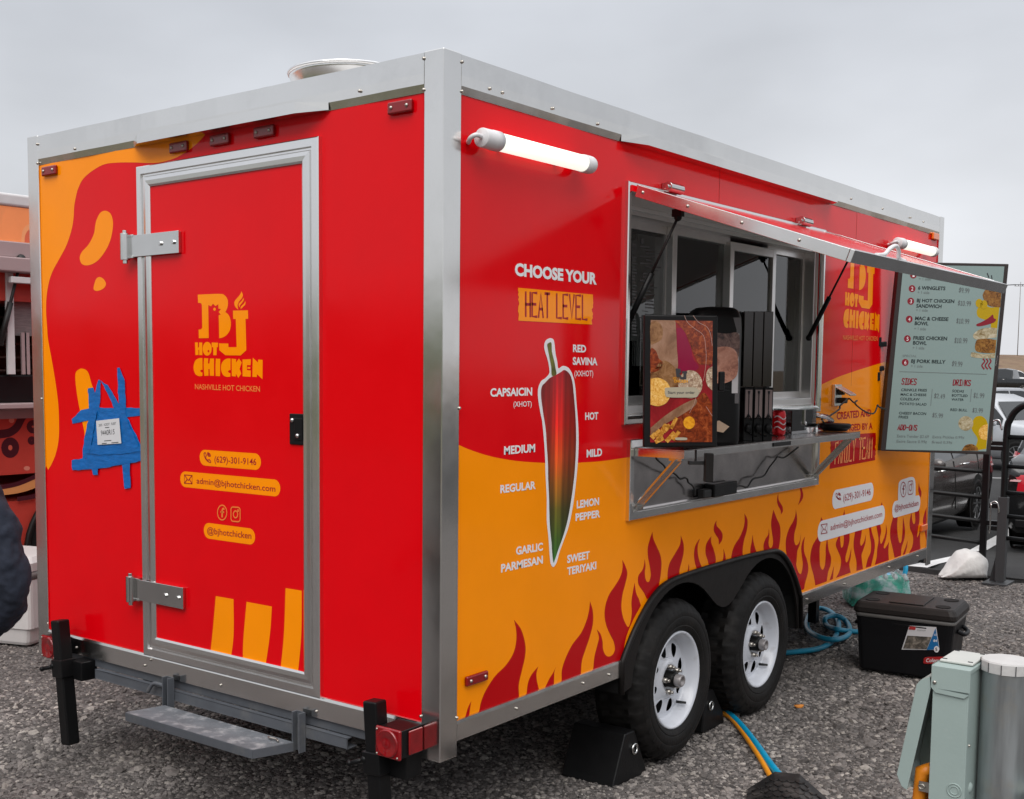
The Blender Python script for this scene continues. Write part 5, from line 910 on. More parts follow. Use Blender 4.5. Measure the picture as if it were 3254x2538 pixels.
# side grip and clamp
g0, g1 = PK.at(*kKi(905, 680)), PK.at(*kKi(968, 895)); xr = Vector((cos(RZ), sin(RZ), 0)); ctr = (g0+g1)/2-PK.n*.012
MB().bar((ctr.x, ctr.y, g0.z), (ctr.x, ctr.y, g1.z), .022, .022, up=tuple(PK.n)).build('card_reader', M_blkpl, KI, bevel=.005)
cz = PK.at(*kCn(1500, 560)); cz = cz-PK.n*.03
MB().bar((cz.x, cz.y, onX(*kCn(1500, 350), .24).z-.01), (cz.x, cz.y, onX(*kCn(1500, 775), .24).z-.01), .032, .03, up=tuple(PK.n)).build('clamp', M_fender, KI, bevel=.003)
kx = PK.at(*kCn(1315, 600))-PK.n*.05; MB().bar(kx-xr*.028, kx+xr*.03, .02, .014).tube([kx, kx+Vector((0, 0, .05))], .0045, 8).build('clamp_screw', M_cable, KI, bevel=.003)
# napkin dispenser
ZC = 1.379
def ring_rect(cx, cy, w_, d_, z, r_=.02, n=5, rz=0.):
    pts = []
    for sx, sy, a0 in ((1, 1, 0), (-1, 1, 90), (-1, -1, 180), (1, -1, 270)):
        for i in range(n): a = radians(a0+90*i/(n-1)); pts.append((sx*(w_/2-r_)+r_*cos(a), sy*(d_/2-r_)+r_*sin(a)))
    return [Vector((cx+x*cos(rz)-y*sin(rz), cy+x*sin(rz)+y*cos(rz), z)) for x, y in pts]
nx, ny = .118, 1.665; NP = thing('napkin_dispenser', 'tall rounded napkin dispenser with a printed photo front beside the kiosk', 'napkin dispenser', (nx, ny, ZC), RZ, local=True)
hN = .485
nb = MB(); rings = []
for z, f_ in ((.0, .96), (.02, 1), (.13, 1.0), (.47, 1), (.52, .97), (.548, .88), (.562, .68), (.566, .3)): rings.append(ring_rect(0, 0, .215*f_, .15*f_, z, min(.05, .05*f_)))
nb.loft(rings).build('housing', M_blkpl, NP)
M_napg = mat('dispenser_grey', (.13, .125, .13), rough=.3)
def front(z0, z1, x0, x1, y, m_, nm, bow=.0015, n=8):
    vs = []
    for z in (z0, z1):
        for i in range(n+1): t = i/n; x = x0+(x1-x0)*t; vs.append((x, y-bow*(1-(2*t-1)**2), z))
    return MB().add(vs, [(i, i+1, n+2+i, n+1+i) for i in range(n)], True).build(nm, m_, NP, fix=False)
front(.17, .52, -.085, .092, -.071, M_napg, 'faceplate'); front(.212, .455, -.062, .086, -.0735, M_paper, 'poster')
F_skin = foodmat('poster_face', sg(150, 92, 74), sg(196, 136, 112), sg(216, 164, 142), 14, .4); F_hair = foodmat('poster_hair', sg(60, 44, 44), sg(112, 86, 80), sg(150, 122, 110), 30, .4)
def pv(x, z): t = (x+.062)/.148; return (x, -.0755-.0016, z)
def pfront(pts, m_, nm, lift=0.): return MB().poly([(a, b-lift, d) for a, b, d in [pv(x, z) for x, z in smooth(pts, 4)]]).build(nm, m_, NP, fix=False)
pfront([(-.060, .453), (.03, .454), (.084, .452), (.082, .35), (.05, .39), (-.02, .38), (-.05, .32), (-.06, .35)], F_hair, 'poster_print'); pfront([(-.045, .32), (-.03, .385), (.03, .402), (.075, .38), (.083, .30), (.06, .265), (.01, .25), (-.025, .27)], F_skin, 'poster_print', .0006)
pl_ = MB()
for i in range(7): z = .245-.0045*i; pl_.box((-.02, pv(0, z)[1]-.0012, z), (.03+.01*(i % 3), pv(0, z)[1]-.0006, z+.0018))
pl_.build('poster_lettering', M_ink, NP, kind='stuff')
M_kraft = mat('kraft_napkin', (.42, .30, .21), rough=.85, var=.1)
MB().add([(-.06, -.055, .085), (.03, -.06, .09), (.055, -.075, .075), (.02, -.115, .052), (-.02, -.11, .060), (-.05, -.10, .070), (.01, -.085, .100)], [(0, 6, 5), (6, 1, 2), (6, 2, 3), (6, 3, 4), (6, 4, 5), (0, 1, 6)]).build('napkin', M_kraft, NP, fix=False)
# cutlery dispenser
CX, CY = .118, 2.03; CU = thing('cutlery_dispenser', 'black tower dispenser with plastic cutlery hanging in three slots', 'cutlery dispenser', (CX, CY, ZC), RZ, local=True)
MB().box((-.135, -.035, 0), (-.052, .085, .56)).build('back_tower', M_black, CU, bevel=.004)
M_smoke = mat('smoked_plastic', (.035, .024, .022), rough=.12, spec=.7)
for i in range(3):
    x = -.045+i*.043; MB().box((x, -.055, .235), (x+.040, .06, .56)).build('tube', M_smoke, CU, bevel=.002)
    b_ = MB().box((x, -.085, .0), (x+.040, .06, .232)).build('slot', M_black, CU, bevel=.003)
    MB().box((x+.005, -.0862, .10), (x+.035, -.0853, .222)).build('slot_label', mat('cutlery_label', (.30, .22, .21), rough=.35), b_)
    MB().lathe([(.0, 0), (.004, 0), (.006, .012), (.002, .02), (.002, .10), (.006, .115), (.0, .118)], (x+.020, -.0875, .10), axis=2, n=8).build('label_picture', M_ink, b_)
    MB().tube(spl3([(x+.006, -.088, .095), (x+.02, -.095, .112), (x+.034, -.088, .090)], 3), .0022, 6).ball((x+.020, -.095, .055), .016, 8, 6, (1, .5, 1.3)).tube(spl3([(x+.02, -.09, .06), (x+.028, -.10, .03), (x+.05, -.13, .022)], 4), .003, 6).build('utensil', M_blkpl, b_)
k0 = Vector((CX, CY, ZC)); pn = PC(kKi, 1130, 220, .10)
MB().box((-.125, -.0362, .36), (-.085, -.0354, .455)).build('sticker', M_paper, CU); st_ = MB()
for a_, b_ in (((-.118, .43), (-.098, .40)), ((-.100, .435), (-.115, .405)), ((-.12, .39), (-.09, .388)), ((-.118, .378), (-.092, .376))): st_.bar((a_[0], -.0366, a_[1]), (b_[0], -.0366, b_[1]), .004, .0004, up=(0, 1, 0))
st_.build('sticker_lettering', M_ink, CU, kind='stuff')
# soda can
q = onZ(*kCr(318, 800), ZC); SO = thing('soda_can', 'red soda can with white lettering behind the cutlery dispenser', 'can', (q.x, q.y, ZC))
M_can = mat('can_red', (.55, .006, .012), rough=.25, metal=.4)
MB().lathe([(0, ZC), (.025, ZC), (.031, ZC+.008), (.033, ZC+.018), (.033, ZC+.100), (.030, ZC+.112), (.027, ZC+.118), (.026, ZC+.115), (.0, ZC+.114)], (q.x, q.y, 0), n=24).build('body', M_can, SO)
PCn = Plane((q.x, q.y, 0), Vector((sin(RZ), -cos(RZ), 0))); cw = MB()
for zz in (.035, .06, .085):
    pts = []
    for i in range(9): a = -pi/2+RZ-.9+1.8*i/8; pts.append(Vector((q.x+.0336*cos(a), q.y+.0336*sin(a), ZC+zz+.008*sin(i*.8))))
    cw.tube(pts, .0028, 5)
cw.build('can_lettering', M_white, SO)
# clear bowls and a black tray
q = onZ(*kCr(800, 735), ZC); BW = thing('clear_food_bowl', 'clear domed plastic bowl on the counter', 'bowl', (q.x, q.y, ZC))
MB().lathe([(.045, ZC+.002), (.06, ZC+.012), (.082, ZC+.040), (.088, ZC+.048), (.082, ZC+.062), (.055, ZC+.082), (.02, ZC+.090), (0, ZC+.091)], (q.x+.005, q.y+.03, 0), n=28).build('dome', M_clear, BW)
q2 = onZ(*kCr(600, 760), ZC); SB = thing('clear_tray', 'small clear plastic tray lying on the counter by the domed bowl', 'tray', (q2.x, q2.y, ZC))
MB().lathe([(.0, ZC+.003), (.05, ZC+.003), (.062, ZC+.028), (.068, ZC+.029)], (q2.x+.02, q2.y, 0), n=20).build('tray', M_clear, SB)
q3 = onZ(*kCr(1050, 735), ZC); BT = thing('black_tray', 'round black plastic tray at the far end of the counter', 'tray', (q3.x, q3.y, ZC))
MB().lathe([(0, ZC+.003), (.055, ZC+.003), (.075, ZC+.018), (.078, ZC+.036), (.072, ZC+.040), (0, ZC+.040)], (.135, 3.03, 0), n=24).build('tray', M_blkpl, BT, )
q4 = onX(*kCr(560, 590), .07); TB = thing('tip_box', 'clear acrylic box with a steel hasp standing behind the domed bowl', 'box', (.05, 2.72, ZC))
z0 = ZC+.0015; MB().box((.02, 2.55, z0), (.024, 2.86, z0+.115)).box((.10, 2.55, z0), (.104, 2.86, z0+.115)).box((.02, 2.55, z0), (.104, 2.554, z0+.115)).box((.02, 2.856, z0), (.104, 2.86, z0+.115)).box((.016, 2.546, z0+.116), (.108, 2.864, z0+.122)).build('acrylic', M_clear, TB)
MB().box((.104, 2.69, z0+.045), (.109, 2.708, z0+.115)).ball((.110, 2.699, z0+.05), .010, 8, 6).build('hasp', M_chrome, TB)
# ------------------------------------------------------------------ menu screen on its bracket
BD = 6.81; PB = Plane(atdep(3000, 1130, BD), (sin(RZ), -cos(RZ), 0))
btl, btr, bbr, bbl = (PB.at(*q) for q in (kM(745, 438), kM(1587, 455), kM2(1443, 470), kM2(600, 440)))
MN = thing('menu_screen', 'large portrait menu display with prices hung beside the trailer wall', 'menu board', (bbl+bbr)/2)
CS = MB().prism([[bbl, bbr, btr, btl]], -PB.n*.055).build('casing', mat('menu_casing', (.030, .022, .021), rough=.45), MN, bevel=.004)
PB1 = Plane(PB.o+PB.n*.0015, PB.n)
M_scr = mat('menu_screen_glow', sg(112, 128, 126), rough=.16, emit=sg(168, 190, 186), estr=.11)
b_in = [kM(775, 462), kM(1552, 475), kM2(1412, 445), kM2(640, 430)]
MS = decal('screen', PB1, b_in, M_scr, MN, 1, smoothed=False)
M_mink = mat('menu_ink', (.010, .018, .020), rough=.3); M_mgry = mat('menu_grey', (.12, .14, .14), rough=.3); M_mred = mat('menu_red', (.22, .010, .022), rough=.3)
def mt(s_t, k, bl_, br_, tl_, m_=M_mink, wt=.025): text(s_t, PB1, k(*bl_), k(*br_), k(*tl_), m_, MS, wt, 3)
mt('3 TENDERS', kM, (893, 545), (1090, 560), (896, 515))
rowd = [('6 WINGLETS', (887, 652), (1097, 657), (890, 626)), ('BJ HOT CHICKEN', (877, 748), (1165, 755), (880, 723)), ('SANDWICH', (873, 790), (1067, 795), (876, 764)), ('MAC & CHEESE', (864, 886), (1120, 893), (867, 860)), ('BOWL', (861, 924), (967, 927), (864, 898)), ('FRIES CHICKEN', (850, 1037), (1110, 1042), (853, 1011)), ('BOWL', (848, 1074), (953, 1078), (851, 1048)), ('BJ PORK BELLY', (834, 1214), (1098, 1221), (837, 1189))]
for s_t, b0, b1, t0 in rowd: mt(s_t, kM, b0, b1, t0, M_mink, .03)
for x, y in ((895, 580), (884, 684), (872, 820), (858, 963), (846, 1110), (833, 1250)): mt('+ 1 side', kM, (x, y), (x+90, y+3), (x+1, y-22), M_mgry, .004)
for i, (x, y) in enumerate(((852, 540), (842, 645), (832, 742), (820, 880), (806, 1030), (789, 1212))):
    decal('number_disc', PB1, kM.L(ell(x, y, 26, 27, 18)), M_mred, MS, 3); text(str(i+1), PB1, kM(x-8, y+15), kM(x+8, y+16), kM(x-6, y-14), M_white, MS, .0, 5)
mt('SPECIAL', kM, (768, 1170), (878, 1172), (770, 1153), M_mgry, .0)
for s_t, k, b0, b1, t0 in (('$9.99', kM, (1203, 672), (1278, 680), (1207, 638)), ('$10.99', kM, (1195, 772), (1290, 778), (1199, 738)), ('$10.99', kM, (1183, 909), (1277, 915), (1187, 875)), ('$10.99', kM, (1168, 1060), (1262, 1064), (1172, 1024)), ('$9.99', kM, (1149, 1238), (1224, 1244), (1153, 1203)), ('$2.49', kM, (1012, 1485), (1090, 1490), (1016, 1452)), ('$1.99', kM, (1315, 1482), (1392, 1486), (1319, 1448)), ('$3.99', kM, (1306, 1595), (1382, 1598), (1310, 1564)), ('$5.99', kM, (998, 1632), (1075, 1638), (1002, 1602))):
    stroke_text(s_t, PB1, *k2(k, b0, b1, t0), .0042, M_mgry, MS, 3, .5)
for s_t, k, b0, b1, t0, w_ in (('SIDES', kM, (762, 1380), (872, 1384), (768, 1335), .0062), ('DRINKS', kM, (1157, 1387), (1288, 1392), (1163, 1345), .0062), ('ADD-ONS', kM2, (732, 278), (876, 284), (738, 238), .0062)): stroke_text(s_t, PB1, *k2(k, b0, b1, t0), w_, M_mred, MS, 3, .45)
for s_t, k, b0, b1, t0 in (('CRINKLE FRIES', kM, (757, 1432), (955, 1436), (759, 1413)), ('MAC & CHEESE', kM, (753, 1467), (951, 1471), (755, 1449)), ('COLESLAW', kM, (750, 1502), (899, 1506), (752, 1483)), ('POTATO SALAD', kM, (747, 1538), (952, 1544), (749, 1520)), ('SODAS', kM, (1150, 1441), (1240, 1444), (1152, 1422)), ('BOTTLED', kM, (1147, 1474), (1268, 1478), (1149, 1456)), ('WATER', kM, (1144, 1505), (1238, 1508), (1146, 1488)), ('RED BULL', kM, (1136, 1585), (1266, 1589), (1138, 1566)), ('CHEESY BACON', kM, (740, 1611), (949, 1616), (742, 1592)), ('FRIES', kM, (738, 1641), (812, 1643), (740, 1622))): mt(s_t, k, b0, b1, t0, M_mink, .018)
for s_t, b0, b1, t0 in (('Extra Tender $2.69', (726, 337), (970, 342), (728, 316)), ('Extra Pickles 0.99¢', (999, 343), (1242, 348), (1001, 323)), ('Extra Sauce 0.99¢', (722, 377), (956, 382), (724, 356)), ('Bread 0.39¢', (994, 382), (1150, 386), (996, 363))): mt(s_t, kM2, b0, b1, t0, M_mgry, .006)
rl = MB()
for p, q_ in (((745, 1283), (1415, 1304)), ((997, 1418), (985, 1545)), ((1298, 1418), (1290, 1515))): stroke_mesh(rl, PB1, [kM(*p), kM(*q_)], .003, 3)
rl.build('rule', M_mgry, MS, fix=False)
F_mus = mat('menu_mustard', sg(176, 146, 10), rough=.2); F_wht = foodmat('menu_bread', sg(120, 100, 64), sg(170, 158, 128), sg(196, 188, 166), 30, .2); F_fc = foodmat('menu_chicken', sg(74, 44, 20), sg(128, 84, 36), sg(160, 118, 56), 45, .2)
md_ = lambda nm, k, pts, m_, lay: decal(nm, PB1, k.L(pts), m_, MS, lay, 5)
md_('menu_picture', kM, [(1345, 800), (1380, 770), (1450, 790), (1515, 780, c), (1495, 960, c), (1450, 950), (1440, 900), (1360, 870), (1340, 840)], F_mus, 2); md_('menu_picture', kM, [(1385, 690), (1420, 640), (1480, 615), (1535, 610, c), (1520, 790, c), (1440, 780), (1400, 740)], F_fc, 3)
for e2 in ((1358, 758, 28, 34), (1393, 768, 28, 34)): md_('menu_picture', kM, ell(*e2, 14), F_mus, 4)
md_('menu_picture', kM, [(1336, 920), (1380, 900), (1430, 870), (1462, 845), (1470, 872), (1488, 882), (1470, 905), (1410, 925), (1350, 935)], M_mred, 4)
md_('menu_picture', kM, [(1312, 1000), (1360, 960), (1430, 945), (1497, 950, c), (1490, 1020, c), (1400, 1030), (1330, 1035)], F_wht, 3); md_('menu_picture', kM, [(1340, 1040), (1420, 1030), (1490, 1040, c), (1482, 1140, c), (1400, 1140), (1330, 1120)], F_fc, 3); md_('menu_picture', kM, [(1295, 1145), (1310, 1135), (1400, 1150), (1480, 1140, c), (1477, 1178, c), (1380, 1180), (1300, 1170)], F_wht, 4)
sw = MB()
for i in range(3): stroke_mesh(sw, PB1, smooth(kM.L([(1388+i*26, 1187), (1400+i*24, 1205), (1378+i*26, 1235), (1395+i*26, 1262)]), 4, False), .008, 4)
sw.build('menu_picture', M_mred, MS, fix=False)
md_('menu_picture', kM2, [(1320, 190), (1370, 172), (1410, 200), (1425, 240, c), (1412, 425, c), (1330, 430), (1345, 350), (1300, 270)], F_mus, 2); md_('menu_picture', kM2, ell(1255, 230, 57, 56), F_wht, 3); md_('menu_picture', kM2, [(1425, 235, c), (1380, 250), (1353, 295), (1370, 345), (1418, 360, c)], F_mac, 3); md_('menu_picture', kM2, [(1222, 440, c), (1250, 400), (1300, 388), (1340, 410), (1352, 440, c)], F_fc, 3)
lf = MB(); stroke_mesh(lf, PB1, kM.L([(1420, 528), (1432, 560)]), .006, 4); stroke_mesh(lf, PB1, kM.L([(1452, 545), (1456, 570)]), .006, 4); lf.build('menu_picture', M_ink, MS, fix=False)
text('Sylvox', PB1, kM(1489, 1240), kM(1503, 1160), kM(1480, 1238), mat('casing_print', (.30, .27, .27), rough=.4), CS, .0, 1)
h0, h1 = PB.at(*kM(660, 1070)), PB.at(*kM(640, 1255)); o_ = -PB.n*.03
ha = [h0+o_, PB.at(*kM(600, 1075))+o_, PB.at(*kM(572, 1160))+o_, PB.at(*kM(570, 1250))+o_, PB.at(*kM(590, 1265))+o_, h1+o_]
hb = MB()
for p, q_ in zip(ha, ha[1:]): hb.bar(p, q_, .030, .030, up=tuple(PB.n))
hb.build('handle', M_blkpl, MN, bevel=.006); MB().ball(PB.at(*kM(582, 1157))-PB.n*.012, .010, 8, 6).build('handle_bolt', M_bolt, MN)
w0 = PB.at(*kM(572, 1160))+o_; MB().bar((0.002, w0.y-.02, w0.z+.08), w0+Vector((0, 0, .08)), .03, .05).bar((0.002, w0.y-.02, w0.z-.12), w0-Vector((0, 0, .12)), .03, .05).build('wall_bracket', M_blkpl, MN)
# ------------------------------------------------------------------ on the ground by the trailer
def chock(name, label, pts_base, h, inset, group=None):
    b = [Vector((x, y, 0)) for x, y in pts_base]; cen = sum(b, Vector())/len(b); T = thing(name, label, 'wheel chock', (cen.x, cen.y, 0), group=group)
    return T, b
def wedge(label, y0, y1, x0, x1, h, tall_at_y1, eye):
    cx, cy = (x0+x1)/2, (y0+y1)/2; T = thing('wheel_chock', label, 'wheel chock', (cx, cy, 0), group='rubber wheel chocks')
    yt = y1-.05 if tall_at_y1 else y0+.05; ym = y0+.05 if tall_at_y1 else y1-.05
    prof = [(y0, 0), (y1, 0), (y1-.008, .02), (y1-.11, h), (y1-.185, h), (y0+.012, .03)] if tall_at_y1 is None else [(y0, .0), (y1, .0), (y1-.01, h*.45), (y1-.03, h), (y1-.11, h), (y0+.02, .06)] if tall_at_y1 else [(y0, 0), (y1, 0), (y1-.02, .06), (y0+.11, h), (y0+.03, h), (y0+.01, h*.45)]
    MB().prism([[(x0, y, z) for y, z in prof]], (x1-x0, 0, 0)).build('block', M_blkpl, T, bevel=.008, seg=3)
    rb = MB()
    for k in range(3): xx = x0+.03+(x1-x0-.06)*k/2; rb.box((xx-.006, y0+.03, .02), (xx+.006, y1-.03, .028))
    e0 = Vector((x1+.004, eye, h*.62)); MB().tube([e0+Vector((.0, .020*cos(t), .020*sin(t))) for t in rng(0, 2*pi, 17)], .0055, 6, cap=False).build('eye_bolt', M_chrome, T)
q0, q1 = onZ(*kH(900, 1440)), onZ(*kH(1215, 1530))
wedge('large black rubber chock with a steel eye wedged behind the rear tyre', 1.165, 1.445, -.28, -.03, .205, None, 1.33)
wedge('small black rubber chock with a steel eye between the two tyres', 2.07, 2.31, -.25, -.085, .19, False, 2.15)
# hose and cord running out from under the trailer
HO = thing('blue_hose', 'thick blue hose lying on gravel between the tyres and the black ramp', 'hose', (.2, 2.0, 0))
pts = [(-.85, 2.75, .02), (-.45, 2.66, .02)]+[tuple(onZ(*kHo(*p), .018)) for p in ((180, 0), (400, 180), (620, 440), (850, 760), (1030, 975))]+[(.52, 1.60, .03), (.58, 1.50, .03)]
MB().tube(spl3(pts, 8), .0165, 12).build('hose', M_hose, HO)
YC = thing('yellow_cord', 'yellow extension cord lying alongside the blue hose', 'cord', (.2, 1.95, 0))
pts = [(-.85, 2.62, .014), (-.45, 2.56, .014)]+[tuple(onZ(*kHo(*p), .014)) for p in ((190, 60), (400, 230), (650, 580), (800, 830), (890, 990))]+[(.48, 1.58, .022), (.53, 1.48, .022)]
MB().tube(spl3(pts, 8), .0115, 10).build('cord', M_cord, YC)
CO = thing('coiled_hose', 'dusty blue hose looped in a coil on gravel beside the black cooler', 'hose', (-.45, 4.6, 0))
cp = [(80, 715), (190, 705), (300, 690), (390, 650), (440, 580), (448, 510), (420, 460), (370, 425), (310, 415), (265, 440), (235, 500), (245, 560), (300, 600), (370, 622), (440, 625), (505, 600), (525, 560), (505, 510), (455, 470), (400, 465), (355, 485), (370, 530), (430, 555), (500, 565), (600, 572), (700, 560)]
zz = [.016, .016, .016, .018, .02, .02, .018, .018, .018, .018, .018, .022, .05, .052, .05, .022, .018, .018, .05, .055, .05, .02, .05, .03, .018, .018]
MB().tube(spl3([tuple(onZ(*kT(*p), z)) for p, z in zip(cp, zz)], 6), .0165, 10).build('hose', M_hosed, CO)
VH = thing('fill_hose', 'blue hose hanging down from under the front of the trailer', 'hose', (-.45, 5.0, 0))
h0 = onX(*kT(900, 118), -.35); h1 = onX(*kT(870, 290), -.35); MB().tube(spl3([h0+Vector((-.1, .1, .12)), h0, h0.lerp(h1, .5)+Vector((.005, 0, 0)), h1, h1+Vector((-.03, .02, -.20)), (h1.x-.06, h1.y+.05, .018), (h1.x-.3, h1.y+.4, .018)], 6), .017, 10).build('hose', M_hose, VH)
# black rubber cable ramp
RA = thing('cable_ramp', 'black rubber cable ramp with tread pattern covering the hose and cord ends', 'cable ramp', (.60, 1.35, 0))
M_rub = mat('ramp_rubber', (.008, .0075, .0075), rough=.55, var=.3, vscale=20, bump=.1, dirt=(.10, .09, .085), dscale=7, dlo=.5, dhi=.8)
rA = onZ(*kHo(550, 1120), .012); rB = onZ(*kHo(870, 990), .045); rC = onZ(*kHo(1300, 1000), .045); rD = onZ(*kHo(1640, 1240), .012)
ax = Vector((rD.x-rA.x, rD.y-rA.y, 0)).normalized(); ay = Vector((ax.y, -ax.x, 0)); o0 = Vector((rA.x, rA.y, 0)); wr = (Vector((rD.x, rD.y, 0))-o0).length
def rp3(a, b, z): p = o0+ax*a+ay*b; return Vector((p.x, p.y, z))
sec = [(0, .0), (.0, .012), (wr*.34, .052), (wr*.66, .052), (wr, .012), (wr, 0)]; bofs = [0, 0, -.13, -.13, 0, 0]
MB().loft([[rp3(a, b_, z) for (a, z), b_ in zip(sec, bofs)], [rp3(a, .55, z) for a, z in sec]], smooth=False).build('ramp', M_rub, RA)
tr_ = MB(); random.seed(9)
for i in range(16):
    for j in range(12):
        a = .03+(wr-.06)*i/15; b_ = -.08+.06*j
        if b_ < -.10*(1-abs(a-wr/2)/(wr/2)*1.1)+.02: continue
        z = (.012+.040*min(1, a/(wr*.34)) if a < wr/2 else .012+.040*min(1, (wr-a)/(wr*.34)))+.001; dgn = .014 if (i+j) % 2 else -.014
        tr_.bar(rp3(a-.010, b_-dgn, z), rp3(a+.010, b_+dgn, z), .006, .005)
tr_.build('tread', M_rub, RA, kind='stuff')
q = onZ(*kT(180, 1085), .008); LE = thing('orange_scrap', 'small curled orange food scrap lying alone on the gravel', 'scrap', (q.x, q.y, .0))
M_scrap = mat('orange_scrap', (.62, .22, .03), rough=.6, var=.2, vscale=60, bump=.3)
MB().loft([[Vector((q.x+t*.022*cos(.7)+rr*cos(a)*-sin(.7), q.y+t*.022*sin(.7)+rr*cos(a)*cos(.7), .012+rr*.9*sin(a)+.006*t*t)) for a in rng(0, 2*pi*.9, 8)] for t, rr in ((-1.1, .003), (-.6, .009), (0, .013), (.6, .012), (1.1, .004))]).build('scrap', M_scrap, LE)
# ------------------------------------------------------------------ black cooler
fa, fb = Vector((.085, 3.745, 0)), Vector((.585, 3.790, 0)); cxv = (fb-fa).normalized(); crz = math.atan2(cxv.y, cxv.x); CWd = .53
cc = fa+cxv*CWd/2+Vector((-cxv.y, cxv.x, 0))*.2+Vector((-.055, -.045, 0))
CL = thing('cooler', 'black wheeled cooler with cup-holder lid and paper sticker on the gravel', 'cooler', (cc.x, cc.y, 0), crz, local=True)
M_cool = mat('cooler_black', (.005, .005, .006), rough=.45, spec=.25, bump=.05, bscale=200, rvar=.06); M_lid = mat('cooler_lid', (.014, .011, .010), rough=.5, spec=.3, bump=.08, bscale=160); M_band = mat('cooler_band', (.13, .125, .12), rough=.5)
rr = lambda w_, d_, z, r_=.032: ring_rect(0, 0, w_, d_, z, r_, 4)
MB().loft([rr(.46, .345, .012), rr(.472, .355, .022), rr(.496, .378, .22), rr(.515, .395, .315)], smooth=False).build('body', M_cool, CL)
MB().loft([rr(.515, .398, .316), rr(.522, .404, .318), rr(.524, .406, .336), rr(.516, .398, .338)]).build('band', M_band, CL)
LD = MB().loft([rr(.530, .412, .339), rr(.540, .42, .346), rr(.538, .418, .368), rr(.512, .392, .392), rr(.495, .375, .400)], smooth=False).build('lid', M_lid, CL)
for sx in (-1, 1):
    for sy in (-1, 1): MB().lathe([(.039, .4008), (.0385, .3995), (.034, .3990), (.0, .3985)], (sx*.185, sy*.115, .0022), n=20).build('cup_holder', M_dark, LD)
MB().box((-.09, -.15, .4005), (.09, .15, .4065)).build('lid_panel', M_lid, LD, bevel=.005)
MB().box((-.06, -.197, .285), (.12, -.190, .297)).build('grip_lip', M_cool, CL, bevel=.002)
for sx in (-1, 1): MB().lathe([(0, -.02), (.05, -.02), (.055, 0), (.05, .02), (0, .02)], (sx*.235, .12, .057), axis=0, n=20).build('wheel', M_blkpl, CL)
for sx in (-1, 1): MB().tube(spl3([(sx*.255, -.08, .27), (sx*.285, -.05, .25), (sx*.285, .05, .25), (sx*.255, .08, .27)], 4), .012, 8).build('handle', M_cool, CL)
LR = Vector((cos(crz), sin(crz), 0)); LN = Vector((sin(crz), -cos(crz), 0))
pc = Vector((cc.x, cc.y, 0))+LN*.1865; PL = Plane(pc+Vector((0, 0, .2)), LN+Vector((0, 0, -.07))); PL.n.normalize()
class OffP(Plane): pass
PL2 = Plane(PL.o+PL.n*.0042, PL.n); PL3 = Plane(PL.o+PL.n*.0105, PL.n)
def cdec(nm, pts, m_, lay): return decal(nm, PL2, kT.L(pts), m_, CLB, lay, smoothed=False)
ROOTS[CL.name] = Vector((0, 0, 0))
CLB = thing('cooler_label', 'white and blue printed paper sticker on the front of the black cooler', 'sticker', (pc.x, pc.y, .2))
MB().prism([[PL.at(u, v, .004) for u, v in kT.L([(928, 530), (1110, 540), (1132, 690), (1120, 712), (1095, 695), (876, 692)])]], tuple(-PL.n*.0008)).build('sheet', M_paper, CLB)
cdec('photo', [(915, 598), (1078, 608), (1045, 690), (885, 686)], foodmat('sticker_photo', sg(40, 40, 36), sg(90, 84, 76), sg(150, 140, 128), 26, .4), 5); cdec('blue_panel', [(1105, 548), (1130, 690), (1045, 695), (1085, 600)], mat('sticker_blue', (.01, .14, .36), rough=.4), 6); cdec('red_panel', [(930, 535), (972, 538), (968, 560), (924, 556)], mat('sticker_red', (.40, .03, .03), rough=.4), 6); cdec('disc', ell(1112, 690, 18, 22, 14), M_white, 7)
text('5', PL2, kT(1104, 702), kT(1118, 702), kT(1104, 680), M_ink, CLB, .02, 9); text('84', PL2, kT(1090, 640), kT(1115, 641), kT(1092, 624), M_white, CLB, .02, 8); text('ICE', PL2, kT(1094, 598), kT(1112, 598), kT(1095, 586), M_white, CLB, .01, 8); text('COOLER', PL2, kT(980, 565), kT(1040, 568), kT(980, 556), M_inkg, CLB, .0, 7)
CBd = thing('cooler_badge', 'small red badge with white script on the black cooler', 'badge', tuple(PL.at(*kT(1090, 765))))
MB().prism([[PL.at(u, v, .010) for u, v in smooth(kT.L([(1035, 745), (1100, 742), (1165, 742), (1168, 760), (1160, 780), (1100, 786), (1032, 785), (1026, 768)]), 3)]], tuple(-PL.n*.02)).build('plate', mat('badge_red', (.40, .02, .02), rough=.3), CBd, bevel=.001)
text('Coleman', PL3, kT(1040, 777), kT(1155, 777), kT(1044, 753), M_white, CBd, .008, 10)
# shrink-wrapped bottled water
wp = onZ(*kT(800, 300), .0); WA = thing('bottled_water_pack', 'shrink-wrapped pack of water bottles in green and blue film behind the cooler', 'water pack', (-.52, 5.75, 0), .55, local=True)
M_film = mat('green_film', (.05, .42, .30), rough=.22, trans=.35, var=.5, vscale=7, bump=.6, bscale=22, bdet=3, dirt=(.55, .70, .72), dscale=8, dlo=.46, dhi=.6); M_filmb = mat('blue_film', (.16, .42, .62), rough=.25, var=.4, vscale=9, bump=.6, bscale=20)
rings = []; random.seed(4)
for z, f_ in ((.002, .96), (.03, 1.0), (.12, .99), (.19, .95), (.215, .84), (.222, .6)):
    rings.append([p+Vector((random.uniform(-.008, .008), random.uniform(-.008, .008), random.uniform(-.006, .006))) for p in ring_rect(0, 0, .42*f_, .28*f_, z, .05, 6)])
MB().loft(rings).build('film', M_film, WA, fix=True); MB().loft([ring_rect(-.02, 0, .25, .16, .2205, .05, 6), ring_rect(-.02, 0, .22, .13, .2265, .05, 6)]).build('label_band', M_filmb, WA)
M_bot = mat('bottle_plastic', (.62, .72, .74), rough=.15, trans=.5)
